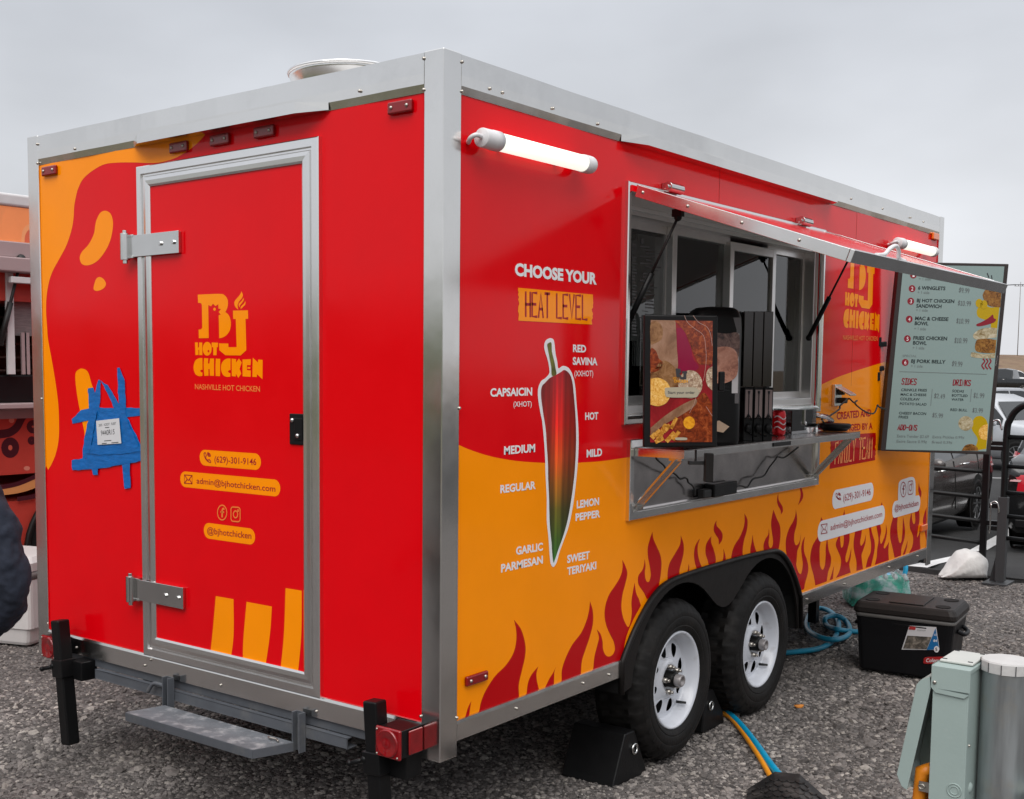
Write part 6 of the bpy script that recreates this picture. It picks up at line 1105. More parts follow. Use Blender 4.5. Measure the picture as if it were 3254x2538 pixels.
for i in range(6):
    for j in range(4): MB().lathe([(.0, .19), (.030, .19), (.0315, .205), (.020, .224), (.013, .232), (.013, .240), (.0, .240)], (-.165+i*.066, -.1+j*.066, 0), n=10).build('bottle', M_bot, WA)
# ------------------------------------------------------------------ electric pedestal and pole
PEX, PEY = 1.396, .371; PE = thing('power_pedestal', 'pale green-grey electrical box with its flap hanging open beside a steel pole', 'electrical box', (1.44, .46, 0))
M_ped = mat('pedestal_enamel', (.30, .37, .35), rough=.42, var=.04, vscale=6, bump=.03, bscale=120, dirt=(.42, .46, .44), dscale=9, dlo=.62, dhi=.9); M_pedt = mat('pedestal_top_grey', (.50, .51, .48), rough=.5, var=.05)
x0, x1, y0, y1, zt = 1.396, 1.487, .372, .563, .898
MB().box((x0, y0, .30), (x1, y1, zt-.012)).build('box', M_ped, PE, bevel=.002)
MB().box((x0-.004, y0-.005, zt-.062), (x1+.003, y0-.0005, zt)).add([(x0-.004, y0-.005, zt-.060), (x0+.008, y0-.005, zt-.074), (x1-.01, y0-.005, zt-.078), (x1+.003, y0-.005, zt-.066), (x0-.004, y0-.001, zt-.060), (x0+.008, y0-.001, zt-.074), (x1-.01, y0-.001, zt-.078), (x1+.003, y0-.001, zt-.066)], [(0, 1, 2, 3), (7, 6, 5, 4), (0, 4, 5, 1), (1, 5, 6, 2), (2, 6, 7, 3)]).box((x0-.004, y0-.0005, zt-.012), (x1+.003, y1+.004, zt)).build('hood', M_ped, PE, bevel=.0015)
MB().box((x0+.002, y0+.045, zt+.0005), (x1-.004, y1-.002, zt+.008)).build('top_plate', M_pedt, PE, bevel=.003)
for xx, yy in ((x0+.012, y0+.058), (x1-.014, y0+.058), (x0+.012, y1-.015), (x1-.014, y1-.015)): MB().box((xx-.006, yy-.0018, zt+.0082), (xx+.006, yy+.0018, zt+.0098)).build('plate_screw', M_ink, PE)
MB().lathe([(.0, -.004), (.0045, -.004), (.005, 0)], (x0+.006, y0-.0055, zt-.045), axis=1, n=10).build('hood_screw', M_bolt, PE)
kn = onY(*kPe(985, 1610), y0); MB().tube([(kn.x+.018*cos(t), y0-.0008, kn.z+.018*sin(t)) for t in rng(0, 2*pi, 25)], .0016, 6, cap=False).tube([(kn.x+.011*cos(t), y0-.0008, kn.z+.011*sin(t)) for t in rng(0, 2*pi, 21)], .0014, 6, cap=False).build('knockout', M_ped, PE)
MB().lathe([(.0, .006), (.010, .005), (.016, 0)], (x1, onX(*kPe(1160, 1580), x1).y, onX(*kPe(1160, 1580), x1).z), axis=0, n=16).build('side_plug', M_ped, PE)
MB().ball((x1+.001, y0+.02, onY(*kPe(1150, 1140), y0).z), .004, 8, 5).build('side_screw', M_bolt, PE)
# open flap: a shallow folded tray, hinged at the top
def fp(t, d_, y): # t along flap, d_ depth from skin
    a = Vector((x0-.003, 0, zt-.02)); e1 = onY(*kPe(455, 1640), y0); dirv = Vector((e1.x-(x0-.006), 0, e1.z-(zt-.055))); ln = dirv.length; dirv.normalize(); nn_ = Vector((-dirv.z, 0, dirv.x))*-1
    p = Vector((x0-.006, 0, zt-.045))+dirv*(t*ln)+nn_*d_; return Vector((p.x, y, p.z))
nn_test = fp(.5, .03, 0).x-fp(.5, 0, 0).x; sgn = -1 if nn_test > 0 else 1
dpt = .032; fl_ = MB(); Ya, Yb = y0+.001, y1-.001
outl = [(-.03, .004), (.02, dpt*.75), (.07, dpt), (.90, dpt), (.985, dpt*.45), (1.0, 0)]
skin = [[fp(t, sgn*d_, Ya) for t, d_ in outl], [fp(t, sgn*d_, Yb) for t, d_ in outl]]
fl_.loft(skin, closed=False, cap=False, smooth=False)
for Y in (Ya, Yb): fl_.poly([fp(t, sgn*d_, Y) for t, d_ in outl]+[fp(1.0, -sgn*.001, Y), fp(.06, -sgn*.004, Y)])
FLP = fl_.build('flap', M_ped, PE, fix=False); sd_ = FLP.modifiers.new('solid', 'SOLIDIFY'); sd_.thickness = .0022; sd_.offset = 0
MB().bar(fp(.985, 0, Ya+.07), fp(1.045, 0, Ya+.07), .02, .003, up=(0, 1, 0)).build('flap_tab', M_ped, PE)
MB().box((x0-.0032, y0+.02, .42), (x0-.0006, y1-.02, zt-.1)).build('breaker_face', M_black, PE)
M_plugo = mat('orange_plug', (.70, .22, .01), rough=.4)
for yy, zz_ in ((y0+.045, .60), (y0+.10, .54)): MB().tube([(x0-.004, yy, zz_), (x0-.028, yy, zz_-.012), (x0-.036, yy, zz_-.09), (x0-.03, yy, .30)], [.018, .022, .018, .012], 12).build('orange_plug', M_plugo, PE)
hp_ = onY(*kPe(680, 1565), y0+.03); MB().box((x0-.030, y0+.015, hp_.z-.012), (x0-.0006, y0+.018, hp_.z+.016)).tube([(x0-.022+.008*cos(t), y0+.013, hp_.z+.002+.006*sin(t)) for t in rng(0, 2*pi, 13)], .0018, 5, cap=False).build('hasp', M_bolt, PE)
PO = thing('steel_pole', 'round galvanised steel pole with a pale folded cap beside the electrical box', 'pole', (1.575, .50, 0))
M_galv = mat('galvanised_steel', (.36, .38, .39), rough=.42, metal=.85, var=.22, vscale=3, rvar=.1, stretch=(9, 9, .8), dirt=(.44, .40, .34), dscale=6, dlo=.55, dhi=.8)
pcx, pcy, pr0 = 1.551, .49, .062
MB().lathe([(pr0, -.2), (pr0, .905)], (pcx, pcy, 0), n=40).build('tube', M_galv, PO)
M_cap = mat('cap_plaster', (.50, .49, .48), rough=.85, var=.07, vscale=12, bump=.15)
cap = MB(); cap.lathe([(.0655, .885), (.0665, .912), (.064, .916), (.0, .921)], (pcx, pcy, 0), n=12, smooth=False); cap.build('cap', M_cap, PO)
ck = MB()
for k in range(12):
    a = 2*pi*k/12; p = Vector((pcx+.0672*cos(a), pcy+.0672*sin(a), .886)); ck.bar(p, p+Vector((0, 0, .026)), .0018, .0018)
ck.build('cap_fold', M_ink, PO, kind='stuff')
x2 = 1.652; P2 = thing('power_pedestal', 'second pale green-grey electrical box on the far side of the steel pole', 'electrical box', (1.70, .47, 0)); MB().box((x2, .40, .30), (x2+.09, .585, .55)).box((x2-.004, .395, .50), (x2+.094, .59, .556)).build('box', M_ped, P2, bevel=.002); MB().box((x2+.088, .42, .32), (x2+.098, .57, .50)).build('flap', M_ped, P2, bevel=.003)
# ------------------------------------------------------------------ barriers
M_gate = mat('gate_black', (.007, .0075, .008), rough=.38, spec=.3, var=.2, bump=.05); M_gleg = mat('gate_leg_grey', (.040, .041, .043), rough=.5)
def along(p, q, t): return p+(q-p)*t
gp = onZ(*kP3(745, 1505), 0); gp = Vector((gp.x, gp.y, 0)); gdir = Vector((-.43, .155, 0)).normalized()
GA = thing('barrier_gate', 'black tubular barrier gate behind the front of the trailer held down by a sandbag', 'barrier', tuple(gp))
MB().bar(gp, gp+Vector((0, 0, 1.45)), .046).build('post', M_gate, GA, bevel=.003)
far_ = gp+gdir*2.2; MB().bar(far_, far_+Vector((0, 0, 1.45)), .046).build('post', M_gate, GA, bevel=.003)
for y in (335, 612, 872, 1105):
    z = onax(*kP3(745, y), 1, gp.y).z; MB().tube([gp+Vector((0, 0, z)), far_+Vector((0, 0, z))], .017, 10).build('rail', M_gate, GA)
MB().tube([gp+Vector((0, 0, 1.43)), far_+Vector((0, 0, 1.43))], .017, 10).build('rail', M_gate, GA)
lg = gp+gdir*1.02; MB().bar(lg, lg+Vector((0, 0, .34)), .05, .03).build('leg', M_gate, GA, bevel=.003)
zc = onax(*kP3(800, 885), 1, gp.y).z; MB().box((gp.x+.02, gp.y-.02, zc-.02), (gp.x+.11, gp.y+.02, zc+.02)).build('lug', M_gate, GA, bevel=.003)
g2 = onZ(*kP3(945, 1560), 0); g2 = Vector((g2.x, g2.y, 0)); GD = Vector((.86, -.18, 0)).normalized()
GB = thing('barrier_gate', 'black round-cornered barrier gate on a grey foot plate in front of the black sedan', 'barrier', tuple(g2))
zat = lambda k, x, y: onax(*k(x, y), 1, g2.y).z
ztop = zat(kP2, 1640, 890); zr = ztop-.17
MB().tube(spl3([g2+Vector((0, 0, .25)), g2+Vector((0, 0, .8)), g2+Vector((0, 0, zr-.05)), g2+GD*.02+Vector((0, 0, zr+.05)), g2+GD*.07+Vector((0, 0, zr+.13)), g2+GD*.16+Vector((0, 0, ztop)), g2+GD*.4+Vector((0, 0, ztop)), g2+GD*1.8+Vector((0, 0, ztop))], 6), .026, 12).build('frame', M_gate, GB)
for x, y in ((990, 275), (985, 560), (985, 815), (985, 1050)): z = zat(kP3, x, y); MB().tube([g2+Vector((0, 0, z)), g2+GD*1.8+Vector((0, 0, z))], .017, 10).build('rail', M_gate, GB)
zz_ = zat(kP2, 1400, 1385); MB().tube([g2+Vector((0, 0, zz_)), g2+GD*1.8+Vector((0, 0, zz_))], .020, 10).build('rail', M_gate, GB)
MB().box((g2.x-.035, g2.y-.03, .03), (g2.x+.035, g2.y+.03, .70)).build('foot_sleeve', M_gleg, GB, bevel=.004)
MB().box((g2.x-.11, g2.y-.11, .004), (g2.x+.07, g2.y+.16, .022)).build('foot_plate', M_gleg, GB, bevel=.003); MB().add([(g2.x-.035, g2.y, .25), (g2.x-.085, g2.y+.02, .022), (g2.x-.035, g2.y+.02, .022), (g2.x-.035, g2.y+.02, .25)], [(0, 1, 2, 3)]).build('foot_gusset', M_gleg, GB)
for x, y in ((905, 705), (880, 945)): z = zat(kP3, x, y); MB().box((g2.x-.10, g2.y-.02, z-.018), (g2.x-.02, g2.y+.02, z+.018)).build('hinge_lug', M_gate, GB, bevel=.003)
zl = zat(kP3, 850, 1000); zh = zat(kP3, 850, 700); CP = thing('gate_pin', 'bright bent steel pin joining the two black barrier gates', 'pin', (g2.x-.085, g2.y-.03, zl))
MB().tube(spl3([(g2.x-.085, g2.y-.025, zl), (g2.x-.085, g2.y-.025, zh), (g2.x-.08, g2.y-.026, zh+.02), (g2.x-.06, g2.y-.03, zh+.035), (g2.x-.035, g2.y-.03, zh+.02), (g2.x-.022, g2.y-.03, zh-.05)], 4), .0065, 8).build('pin', M_chrome, CP)
zl = zat(kP2, 1250, 1480); zh = zat(kP2, 1255, 1180); CP = thing('gate_pin', 'bright bent steel pin beside the rounded top of the black barrier gate', 'pin', (g2.x-.085, g2.y-.03, zl))
MB().tube(spl3([(g2.x-.10, g2.y-.025, zl), (g2.x-.10, g2.y-.025, zh), (g2.x-.09, g2.y-.026, zh+.02), (g2.x-.065, g2.y-.03, zh+.03), (g2.x-.045, g2.y-.03, zh+.015), (g2.x-.03, g2.y-.03, zh-.05)], 4), .0065, 8).build('pin', M_chrome, CP)
for x, y in ((1230, 1480), (1300, 1560)): z = zat(kP2, x, y); MB().box((g2.x-.12, g2.y-.02, z-.016), (g2.x-.02, g2.y+.02, z+.016)).build('hinge_lug', M_gate, GB, bevel=.003)
# sandbag slumped over the gate foot
sb = onZ(*kP3(480, 1490), 0); SD = thing('sandbag', 'white woven sandbag slumped against the foot of the black barrier gate', 'sandbag', (sb.x, sb.y, 0), RZ, local=True)
keys = [(-.250, .016, .05), (-.215, .05, .09), (-.165, .10, .125), (-.105, .175, .15), (-.045, .225, .16), (.03, .238, .16), (.10, .222, .155), (.15, .19, .14), (.182, .14, .115), (.190, .06, .07)]
rings = []; NR, NK = 30, 30; random.seed(6)
ks = spl3([Vector(k_) for k_ in keys], 3)
for i, (x, h, dp) in enumerate(ks):
    r_ = []
    for k in range(NK):
        a = 2*pi*k/NK; ca, sa = cos(a), sin(a); e1 = math.copysign(abs(ca)**.75, ca); e2 = math.copysign(abs(sa)**.65, sa)
        fold = .007*sin(x*62+k*.9)*max(0, sa)+.005*sin(k*2.1+x*23)+.004*sin(x*120-k*1.7)
        r_.append(Vector((x+.012*sin(k*.7), (dp+fold)*e1*(1-.12*max(0, sa)), .010+(h/2)*(1+e2)+fold*.6*max(0, sa))))
    rings.append(r_)
MB().loft(rings).build('bag', M_sand, SD, sub=1); SD.scale = (.80, .85, .98); SD.location += Vector((.05, .03, 0))
MB().loft([[Vector((.175+.03*t_, yy, .012+.035*(1-t_)+.004*sin(yy*90))) for yy in rng(-.06, .06, 7)]+[Vector((.175+.03*t_, yy, .008)) for yy in rng(.06, -.06, 7)] for t_ in (0, .6, 1.2)]).build('bag_hem', M_sand, SD)
q = Vector(onZ(*kS(620, 530), .372)); PBL = thing('pebble', 'single grey pebble lying on the grey metal step', 'pebble', (q.x, q.y, .368)); pm = stone_mesh(3); pm.transform(Matrix.Scale(.026, 4)); pm.materials.append(M_stone); po = bpy.data.objects.new('stone', pm); COL.objects.link(po); po.parent = PBL; po.location = (0, 0, .007)
# ------------------------------------------------------------------ cars
def car(label, loc, rz, paint, L=4.85, H=1.45, Wd=1.84, kind='sedan', group='parked cars', detail=True, lamps=True):
    T = thing('parked_car', label, 'car', loc, rz, group, local=True); hw = Wd/2; f = -L/2     # y: rear (-) to front (+)
    if kind == 'sedan': st = [(0, .55, .84, .84, .86), (.03, .32, .98, .98, .95), (.12, .24, 1.03, 1.04, .985), (.62, .20, 1.03, 1.07, 1.0), (1.28, .20, .99, 1.36, 1.0), (1.75, .19, .97, 1.44, 1.0), (2.45, .19, .95, 1.45, 1.0), (2.95, .19, .94, 1.36, 1.0), (3.62, .20, .93, .99, 1.0), (4.35, .22, .86, .90, .985), (4.72, .26, .72, .76, .93), (4.85, .36, .58, .60, .84)]
    elif kind == 'suv': st = [(0, .55, .95, 1.0, .88), (.04, .34, 1.08, 1.15, .95), (.25, .26, 1.08, 1.52, .98), (.60, .25, 1.07, 1.66, 1.0), (1.5, .25, 1.05, 1.70, 1.0), (2.5, .25, 1.03, 1.69, 1.0), (2.95, .25, 1.02, 1.56, 1.0), (3.55, .26, 1.00, 1.08, 1.0), (4.4, .28, .96, 1.0, .985), (4.75, .34, .84, .88, .94), (4.85, .42, .62, .66, .86)]
    else: st = [(0, .60, .92, .98, .94), (.04, .45, 1.05, 1.06, .985), (1.6, .40, 1.06, 1.07, 1.0), (1.72, .40, 1.08, 1.72, 1.0), (2.2, .40, 1.08, 1.82, 1.0), (3.0, .40, 1.06, 1.80, 1.0), (3.6, .40, 1.05, 1.16, 1.0), (4.4, .42, 1.02, 1.08, .985), (4.8, .46, .86, .92, .95), (4.85, .50, .7, .74, .9)]
    sy = L/4.85; sz = H/(1.45 if kind == 'sedan' else 1.70 if kind == 'suv' else 1.82); rings = []; S = []
    for y, zb, belt, top, wf in st:
        y = f+y*sy; zb *= sz; belt *= sz; top *= sz; w_ = hw*wf; hcab = max(0, top-belt); wr = w_-(.06+.34*hcab/.5*.5 if hcab > .06 else .10); S.append((y, belt, top, w_, wr))
        half = [(0, zb), (w_*.86, zb), (w_*.97, zb+.08), (w_, zb+(belt-zb)*.45), (w_*.985, zb+(belt-zb)*.8), (w_*.95, belt), (wr+.02, top-.05 if hcab > .06 else top-.012), (wr*.80, top-.006), (0, top)]
        rings.append([Vector((x, y, z)) for x, z in half]+[Vector((-x, y, z)) for x, z in half[-2:0:-1]])
    o = MB().loft(rings).build('body', paint, T)
    try: o.data.set_sharp_from_angle(angle=radians(50))
    except Exception: pass
    def interp(y):
        for a, b in zip(S, S[1:]):
            if a[0] <= y <= b[0]: t = (y-a[0])/(b[0]-a[0]); return [a[i]+(b[i]-a[i])*t for i in range(5)]
        return S[-1]
    def sp(y, t, s_, off=.006):
        _, belt, top, w_, wr = interp(y); x0 = w_*.95; x1 = wr+.02; z1 = top-.05; return Vector((s_*(x0+(x1-x0)*t+off), y, belt+(z1-belt)*t+.004))
    yb, yf = (f+.95*sy, f+3.45*sy) if kind == 'sedan' else (f+.45*sy, f+3.4*sy) if kind == 'suv' else (f+1.80*sy, f+3.45*sy)
    mid = [yb+(yf-yb)*.46]; mid += [yb+(yf-yb)*.2] if kind != 'truck' else []
    for s_ in (-1, 1):
        cuts = sorted([yb, yf]+mid)
        for a, b in zip(cuts, cuts[1:]):
            n = 6; bot = [sp(a+.03+(b-a-.06)*i/n, .06, s_) for i in range(n+1)]; tp = [sp(a+.03+(b-a-.06)*i/n, .90, s_) for i in range(n+1)]
            MB().add(bot+tp, [(i, i+1, n+2+i, n+1+i) for i in range(n)], True).build('window', M_carglass, T, fix=False)
    def cross(y0, y1, t0, t1, nm):   # glass across the car between two stations
        a, b = interp(y0), interp(y1); n = 6; r0 = [Vector(((a[3]*.86)*(2*i/n-1), y0, a[2]+.010-.0*i)) for i in range(n+1)]; r1 = [Vector(((b[4]*.86)*(2*i/n-1), y1, b[2]+.010)) for i in range(n+1)]
        MB().add(r0+r1, [(i, i+1, n+2+i, n+1+i) for i in range(n)], True).build(nm, M_carglass, T, fix=False)
    if kind == 'sedan': cross(f+.70*sy, f+1.24*sy, 0, 1, 'rear_window'); cross(f+3.55*sy, f+3.0*sy, 0, 1, 'windscreen')
    elif kind == 'suv': cross(f+.06*sy, f+.24*sy, 0, 1, 'rear_window'); cross(f+3.48*sy, f+3.0*sy, 0, 1, 'windscreen')
    else: cross(f+3.54*sy, f+3.05*sy, 0, 1, 'windscreen')
    wr_ = .335 if kind == 'sedan' else .37; M_al = mat('alloy_wheel', (.42, .43, .44), rough=.3, metal=.9)
    for s_ in (-1, 1):
        for yy in (f+.98*sy, f+3.86*sy):
            x = s_*(hw-.10); wh = bpy.data.objects.new('wheel', None); COL.objects.link(wh); wh.parent = T
            MB().lathe([(wr_+.045, 0), (.0, 0)], (s_*(hw*.995+.002), yy, wr_+.01), axis=0, n=28).build('wheel_arch', M_dark, T, fix=False)
            MB().lathe([(wr_*.66, s_*.095), (wr_*.80, s_*.108), (wr_*.95, s_*.10), (wr_, s_*.075), (wr_, -s_*.1)], (x, yy, wr_), axis=0, n=28).build('tyre', M_tyre, wh)
            MB().lathe([(wr_*.67, s_*.100), (wr_*.62, s_*.095), (wr_*.60, s_*.05), (0, s_*.045)], (x, yy, wr_), axis=0, n=24).build('rim', M_dark, wh)
            if detail:
                spk = MB()
                for k in range(10): a = 2*pi*k/10; spk.bar((x+s_*.088, yy+.05*cos(a), wr_+.05*sin(a)), (x+s_*.096, yy+wr_*.63*cos(a+.06), wr_+wr_*.63*sin(a+.06)), .022, .02, up=(1, 0, 0))
                spk.lathe([(wr_*.67, s_*.104), (wr_*.61, s_*.098)], (x, yy, wr_), axis=0, n=24).lathe([(.06, s_*.085), (.05, s_*.1), (0, s_*.1)], (x, yy, wr_), axis=0, n=12).build('spokes', M_al, wh)
    if detail:
        for s_ in (-1, 1):
            for yy in (yb+(yf-yb)*.26, yb+(yf-yb)*.68): _, belt, top, w_, wr = interp(yy); MB().tube([(s_*(w_*.965), yy-.10, belt-.075), (s_*(w_*.99+.02), yy-.06, belt-.07), (s_*(w_*.99+.02), yy+.06, belt-.07), (s_*(w_*.965), yy+.10, belt-.075)], .013, 6).build('door_handle', M_alubr, T)
            for yy in (yb+(yf-yb)*.46, yb-.02 if kind == 'sedan' else yb+.25): _, belt, top, w_, wr = interp(yy); MB().tube([(s_*(w_*1.002), yy, .36), (s_*(w_*.99), yy+.01, belt*.8), (s_*(w_*.955), yy, belt)], .006, 4).build('door_seam', M_dark, T)
            _, belt, top, w_, wr = interp(yf-.1); mr_ = MB().ball((s_*(w_+.09), yf-.12, belt+.06), .10, 10, 7, (.9, .55, .75)).build('mirror', paint, T)
            if lamps:
                zl = .80*sz if kind == 'sedan' else .95*sz
                yl = [f-.006, f-.004, f+.035, f+.14*sy, f+.34*sy]; xs = [hw*.46, hw*.80, hw*.915, hw*.985, hw*1.003]
                a = [Vector((s_*(x+.006), y-.010, zl-.10)) for x, y in zip(xs, yl)]; b = [Vector((s_*(x*.985+.006), y-.008, zl+.045)) for x, y in zip(xs, yl)]; cst = [Vector((s_*(x*.985), y+.004, zl+.075)) for x, y in zip(xs, yl)]
                n = 5; tl = MB().add(a+b+cst, [(i, i+1, n+1+i, n+i) for i in range(4)]+[(n+i, n+i+1, 2*n+1+i, 2*n+i) for i in range(4)], True).build('tail_lamp', M_ctl, T, fix=False)
                a2 = [p+Vector((s_*.004, -.004, .10)) for p in a]; b2 = [p+Vector((s_*.004, -.003, -.022)) for p in b]; MB().add(a2+b2, [(i, i+1, n+1+i, n+i) for i in range(1, 4)], True).build('lamp_strip', M_tlw, tl, fix=False)
                yl = [f+(L-.05), f+L-.22]; MB().box((s_*hw*.50, f+L-.30*sy, .62*sz), (s_*hw*.86, f+L-.10*sy, .72*sz)).build('headlamp', M_carglass, T, bevel=.03)
        MB().box((-hw*.86, f+.0, .30*sz), (hw*.86, f+.06, .40*sz)).build('bumper_trim', M_blkpl, T, bevel=.02); MB().box((-.26, f-.006, .62*sz), (.26, f+.012, .74*sz)).build('number_plate', M_paper, T)
    return T
M_ctl = mat('car_tail_lamp', (.48, .010, .022), rough=.12, coat=.8)
M_tlw = mat('tail_lamp_clear', (.55, .30, .30), rough=.12, coat=.6)
def paint(n, col, rough=.22, metal=.4): return mat(n, col, rough=rough, metal=metal, coat=.7, var=.03)
FH = Vector((HX, HY, 0)); RT = Vector((HY, -HX, 0))
def lotpos(lat, dep): p = CAM+FH*dep+RT*lat; return (p.x, p.y, gz(p.x, p.y)+.036)
def head(vec): return math.atan2(-vec.x, vec.y)      # local +y (front) along vec
# grey sedan behind the gate: front towards the camera's left
fwd = -(RT*.62+FH*.78); rw = onG(*kP3(705, 950)); wc = (rw-CAM); lat, dp = wc.dot(RT), wc.dot(FH)
side_n = RT*.78-FH*.62; fwd.normalize(); ctr = Vector((rw.x, rw.y, 0))-side_n.normalized()*.86+fwd*1.80
car('dark grey sedan parked behind the black barrier gate', (ctr.x, ctr.y, gz(ctr.x, ctr.y)+.036), head(fwd), paint('paint_dark_grey', (.085, .074, .070)))
# black sedan at the frame edge, rear towards us
p0 = lotpos(7.02+.0, 12.6); fw = (FH*.83+RT*.56).normalized(); rc = Vector(lotpos(6.32, 12.6)); cn = rc+fw*2.42+Vector((fw.y, -fw.x, 0))*.90
car('black sedan with red tail lamps parked beyond the round-cornered gate', (cn.x, cn.y, gz(rc.x, rc.y)+.02), head(fw), paint('paint_black', (.012, .012, .013)))
rc = Vector(lotpos(9.0, 17.8)); fw = (FH*.83+RT*.56).normalized(); cn = rc+fw*2.4+Vector((fw.y, -fw.x, 0))*.92
hb = car('black hatchback with a red brake light strip parked behind the black sedan', (cn.x, cn.y, gz(cn.x, cn.y)+.036), head(fw), paint('paint_black_pearl', (.014, .014, .016)), kind='suv', L=4.6, H=1.62)
MB().box((-.62, -2.33, 1.075), (.62, -2.285, 1.105)).build('brake_light', M_ctl, hb, bevel=.01)
cn = Vector(lotpos(14.0, 28.5)); fw = (-FH*.92+RT*.40).normalized()
car('silver off-roader facing the barrier across the lot', tuple(cn), head(fw), paint('paint_silver', (.50, .51, .53), .28, .5), kind='suv', L=4.7, H=1.78)
cn = Vector(lotpos(21.0, 42)); car('pale grey crossover parked in the middle row of the lot', tuple(cn), head((RT*.9+FH*.3).normalized()), paint('paint_pale_grey', (.40, .41, .43), .28, .5), kind='suv', L=4.6, H=1.66)
cn = Vector(lotpos(45.7, 92)); car('dark pickup truck parked at the far edge of the lot', tuple(cn), head((-RT*.75+FH*.66).normalized()), paint('paint_charcoal', (.02, .022, .024)), kind='truck', L=5.6, H=1.9, detail=True)
cn = Vector(lotpos(55.5, 100)); car('white sedan parked beside the dark pickup at the far edge of the lot', tuple(cn), head((RT*.97+FH*.2).normalized()), paint('paint_white', (.72, .72, .72), .3, .0), kind='sedan', L=4.9, H=1.5)
cn = Vector(lotpos(51.6, 102.5)); car('white crossover standing behind the dark pickup across the lot', tuple(cn), head((RT*.97+FH*.2).normalized()), paint('paint_white', (.72, .72, .72)), kind='suv', L=4.7, H=1.7)
# utility poles and wires beyond the bank
M_wood = mat('hazed_pole_wood', (.22, .21, .20), rough=.85, var=.2)  # grey lightened to put distance haze into the wood colour
poles = []
def upole(lat, dep, top, label):
    p = CAM+FH*dep+RT*lat; b = Vector((p.x, p.y, hillz(p.x, p.y))); T = thing('utility_pole', label, 'utility pole', tuple(b), group='utility poles on the far bank'); t_ = Vector((b.x, b.y, top))
    MB().tube([b, t_], [.09, .06], 6).build('shaft', M_wood, T); a = t_-Vector((0, 0, .9)); MB().bar(a-RT*1.3, a+RT*1.3, .09, .09).build('crossarm', M_wood, T)
    for s_ in (-1.15, -.4, .4, 1.15): MB().lathe([(.0, 0), (.07, 0), (.09, .1), (.05, .28), (0, .3)], tuple(a+RT*s_+Vector((0, 0, .08))), n=8).build('insulator', M_blkpl, T)
    poles.append(a+Vector((0, 0, .35))); return T
P3v = lambda u, v, d: atdep(u, v, d)
q = P3v(*kM(1597, 640), 260); lat = (q-CAM).dot(RT); upole(lat, 258, q.z+1.0, 'wooden utility pole on the bank just right of the menu display'); upole(lat+62, 262, q.z+1.3, 'wooden utility pole further along the far bank'); upole(lat-60, 254, q.z+.8, 'wooden utility pole on the bank hidden past the trailer end')
for i, off in enumerate((-1.15, -.4, .4, 1.15)):
    pts = []
    order = [poles[2], poles[0], poles[1]]
    for a, b in zip(order, order[1:]):
        for k in range(8): t_ = k/8; p = a.lerp(b, t_)+RT*off; p.z += -1.4*4*t_*(1-t_)*.6+(.0 if i else 0); pts.append(p)
    pts.append(order[-1]+RT*off); MB().tube(pts, .035, 4).build('overhead_wire', M_cable, None, label='thin overhead wire strung between the utility poles', cat='wire', group='overhead wires')
# ------------------------------------------------------------------ the other food truck on the left
TX = -4.7; TT = thing('orange_food_truck', 'orange and red food truck with a serving window standing past the trailer', 'food truck', (TX, 2.0, 0))
M_to = mat('truck_orange', (.92, .30, .10), rough=.4, var=.08, vscale=2.5, dirt=(.55, .20, .08), dscale=2.5, dlo=.55, dhi=.85); M_tr = mat('truck_red', (.48, .050, .035), rough=.4, var=.06); M_tw = mat('truck_white', (.58, .57, .57), rough=.5, var=.06); M_tmar = mat('truck_maroon', (.055, .008, .014), rough=.4); M_tbun = mat('truck_bun', (.60, .26, .09), rough=.4); M_tp = mat('truck_pink_trim', (.36, .27, .27), rough=.5)
zf = lambda u, v: onX(u, v, TX).z; yf_ = lambda u, v: onX(u, v, TX).y
zroof = 2.815; zob = zf(50, 770); zcn = 1.44
Y0, Y1 = -1.6, 4.6
MB().box((TX-2.3, Y0, .45), (TX-.02, Y1, .80)).box((TX-2.3, Y0, 2.12), (TX-.02, Y1, zroof-.09)).box((TX-2.3, Y0, .8), (TX-.02, .2, 2.12)).box((TX-2.3, 3.1, .8), (TX-.02, Y1, 2.12)).box((TX-2.3, .2, .8), (TX-2.2, 3.1, 2.12)).build('body', M_tr, TT)
MB().box((TX-.02, Y0, .62), (TX, 1.22, zcn-.02)).box((TX-.02, 1.22, .98), (TX, 2.62, zcn-.02)).box((TX-.02, 2.62, .62), (TX, Y1, zcn-.02)).build('lower_panel', M_tr, TT)
MB().box((TX-.02, Y0, zob), (TX, Y1, zroof-.085)).build('upper_panel', M_to, TT); MB().box((TX-2.32, Y0-.02, zroof-.085), (TX+.012, Y1+.02, zroof)).build('roof_cap', M_tw, TT, bevel=.02)
MB().box((TX-.02, Y0, zob-.105), (TX+.05, Y1, zob-.0)).box((TX-.02, Y0, zob-.20), (TX+.11, Y1, zob-.106)).build('awning', M_tp, TT, bevel=.01); MB().box((TX+.06, yf_(8, 815), zob-.27), (TX+.10, Y1, zob-.23)).build('awning_rail', M_tw, TT, bevel=.004)
pz = lambda x, y: onX(*kL1(x, y), TX-.01)
ya_, yb_ = pz(60, 900).y, pz(138, 900).y; MB().box((TX-.03, ya_, zcn+.20), (TX-.005, yb_, zob-.2)).box((TX-.03, 3.0, zcn+.2), (TX-.005, 3.1, zob-.2)).build('window_post', M_tw, TT, bevel=.003)
mbp = MB(); sh = pz(140, 1650).z
M_board = mat('truck_menu_board', (.20, .17, .17), rough=.6, var=.3, vscale=14, stretch=(1, 1, 14)); M_shelf = mat('truck_shelf_wood', (.055, .030, .022), rough=.6, var=.3, vscale=6)
MB().box((TX-.10, yb_, sh), (TX-.09, 2.9, zob-.25)).build('menu_board', M_board, TT); MB().box((TX-.8, .25, zcn+.1), (TX-.75, 3.0, zob)).build('inner_wall', M_shelf, TT)
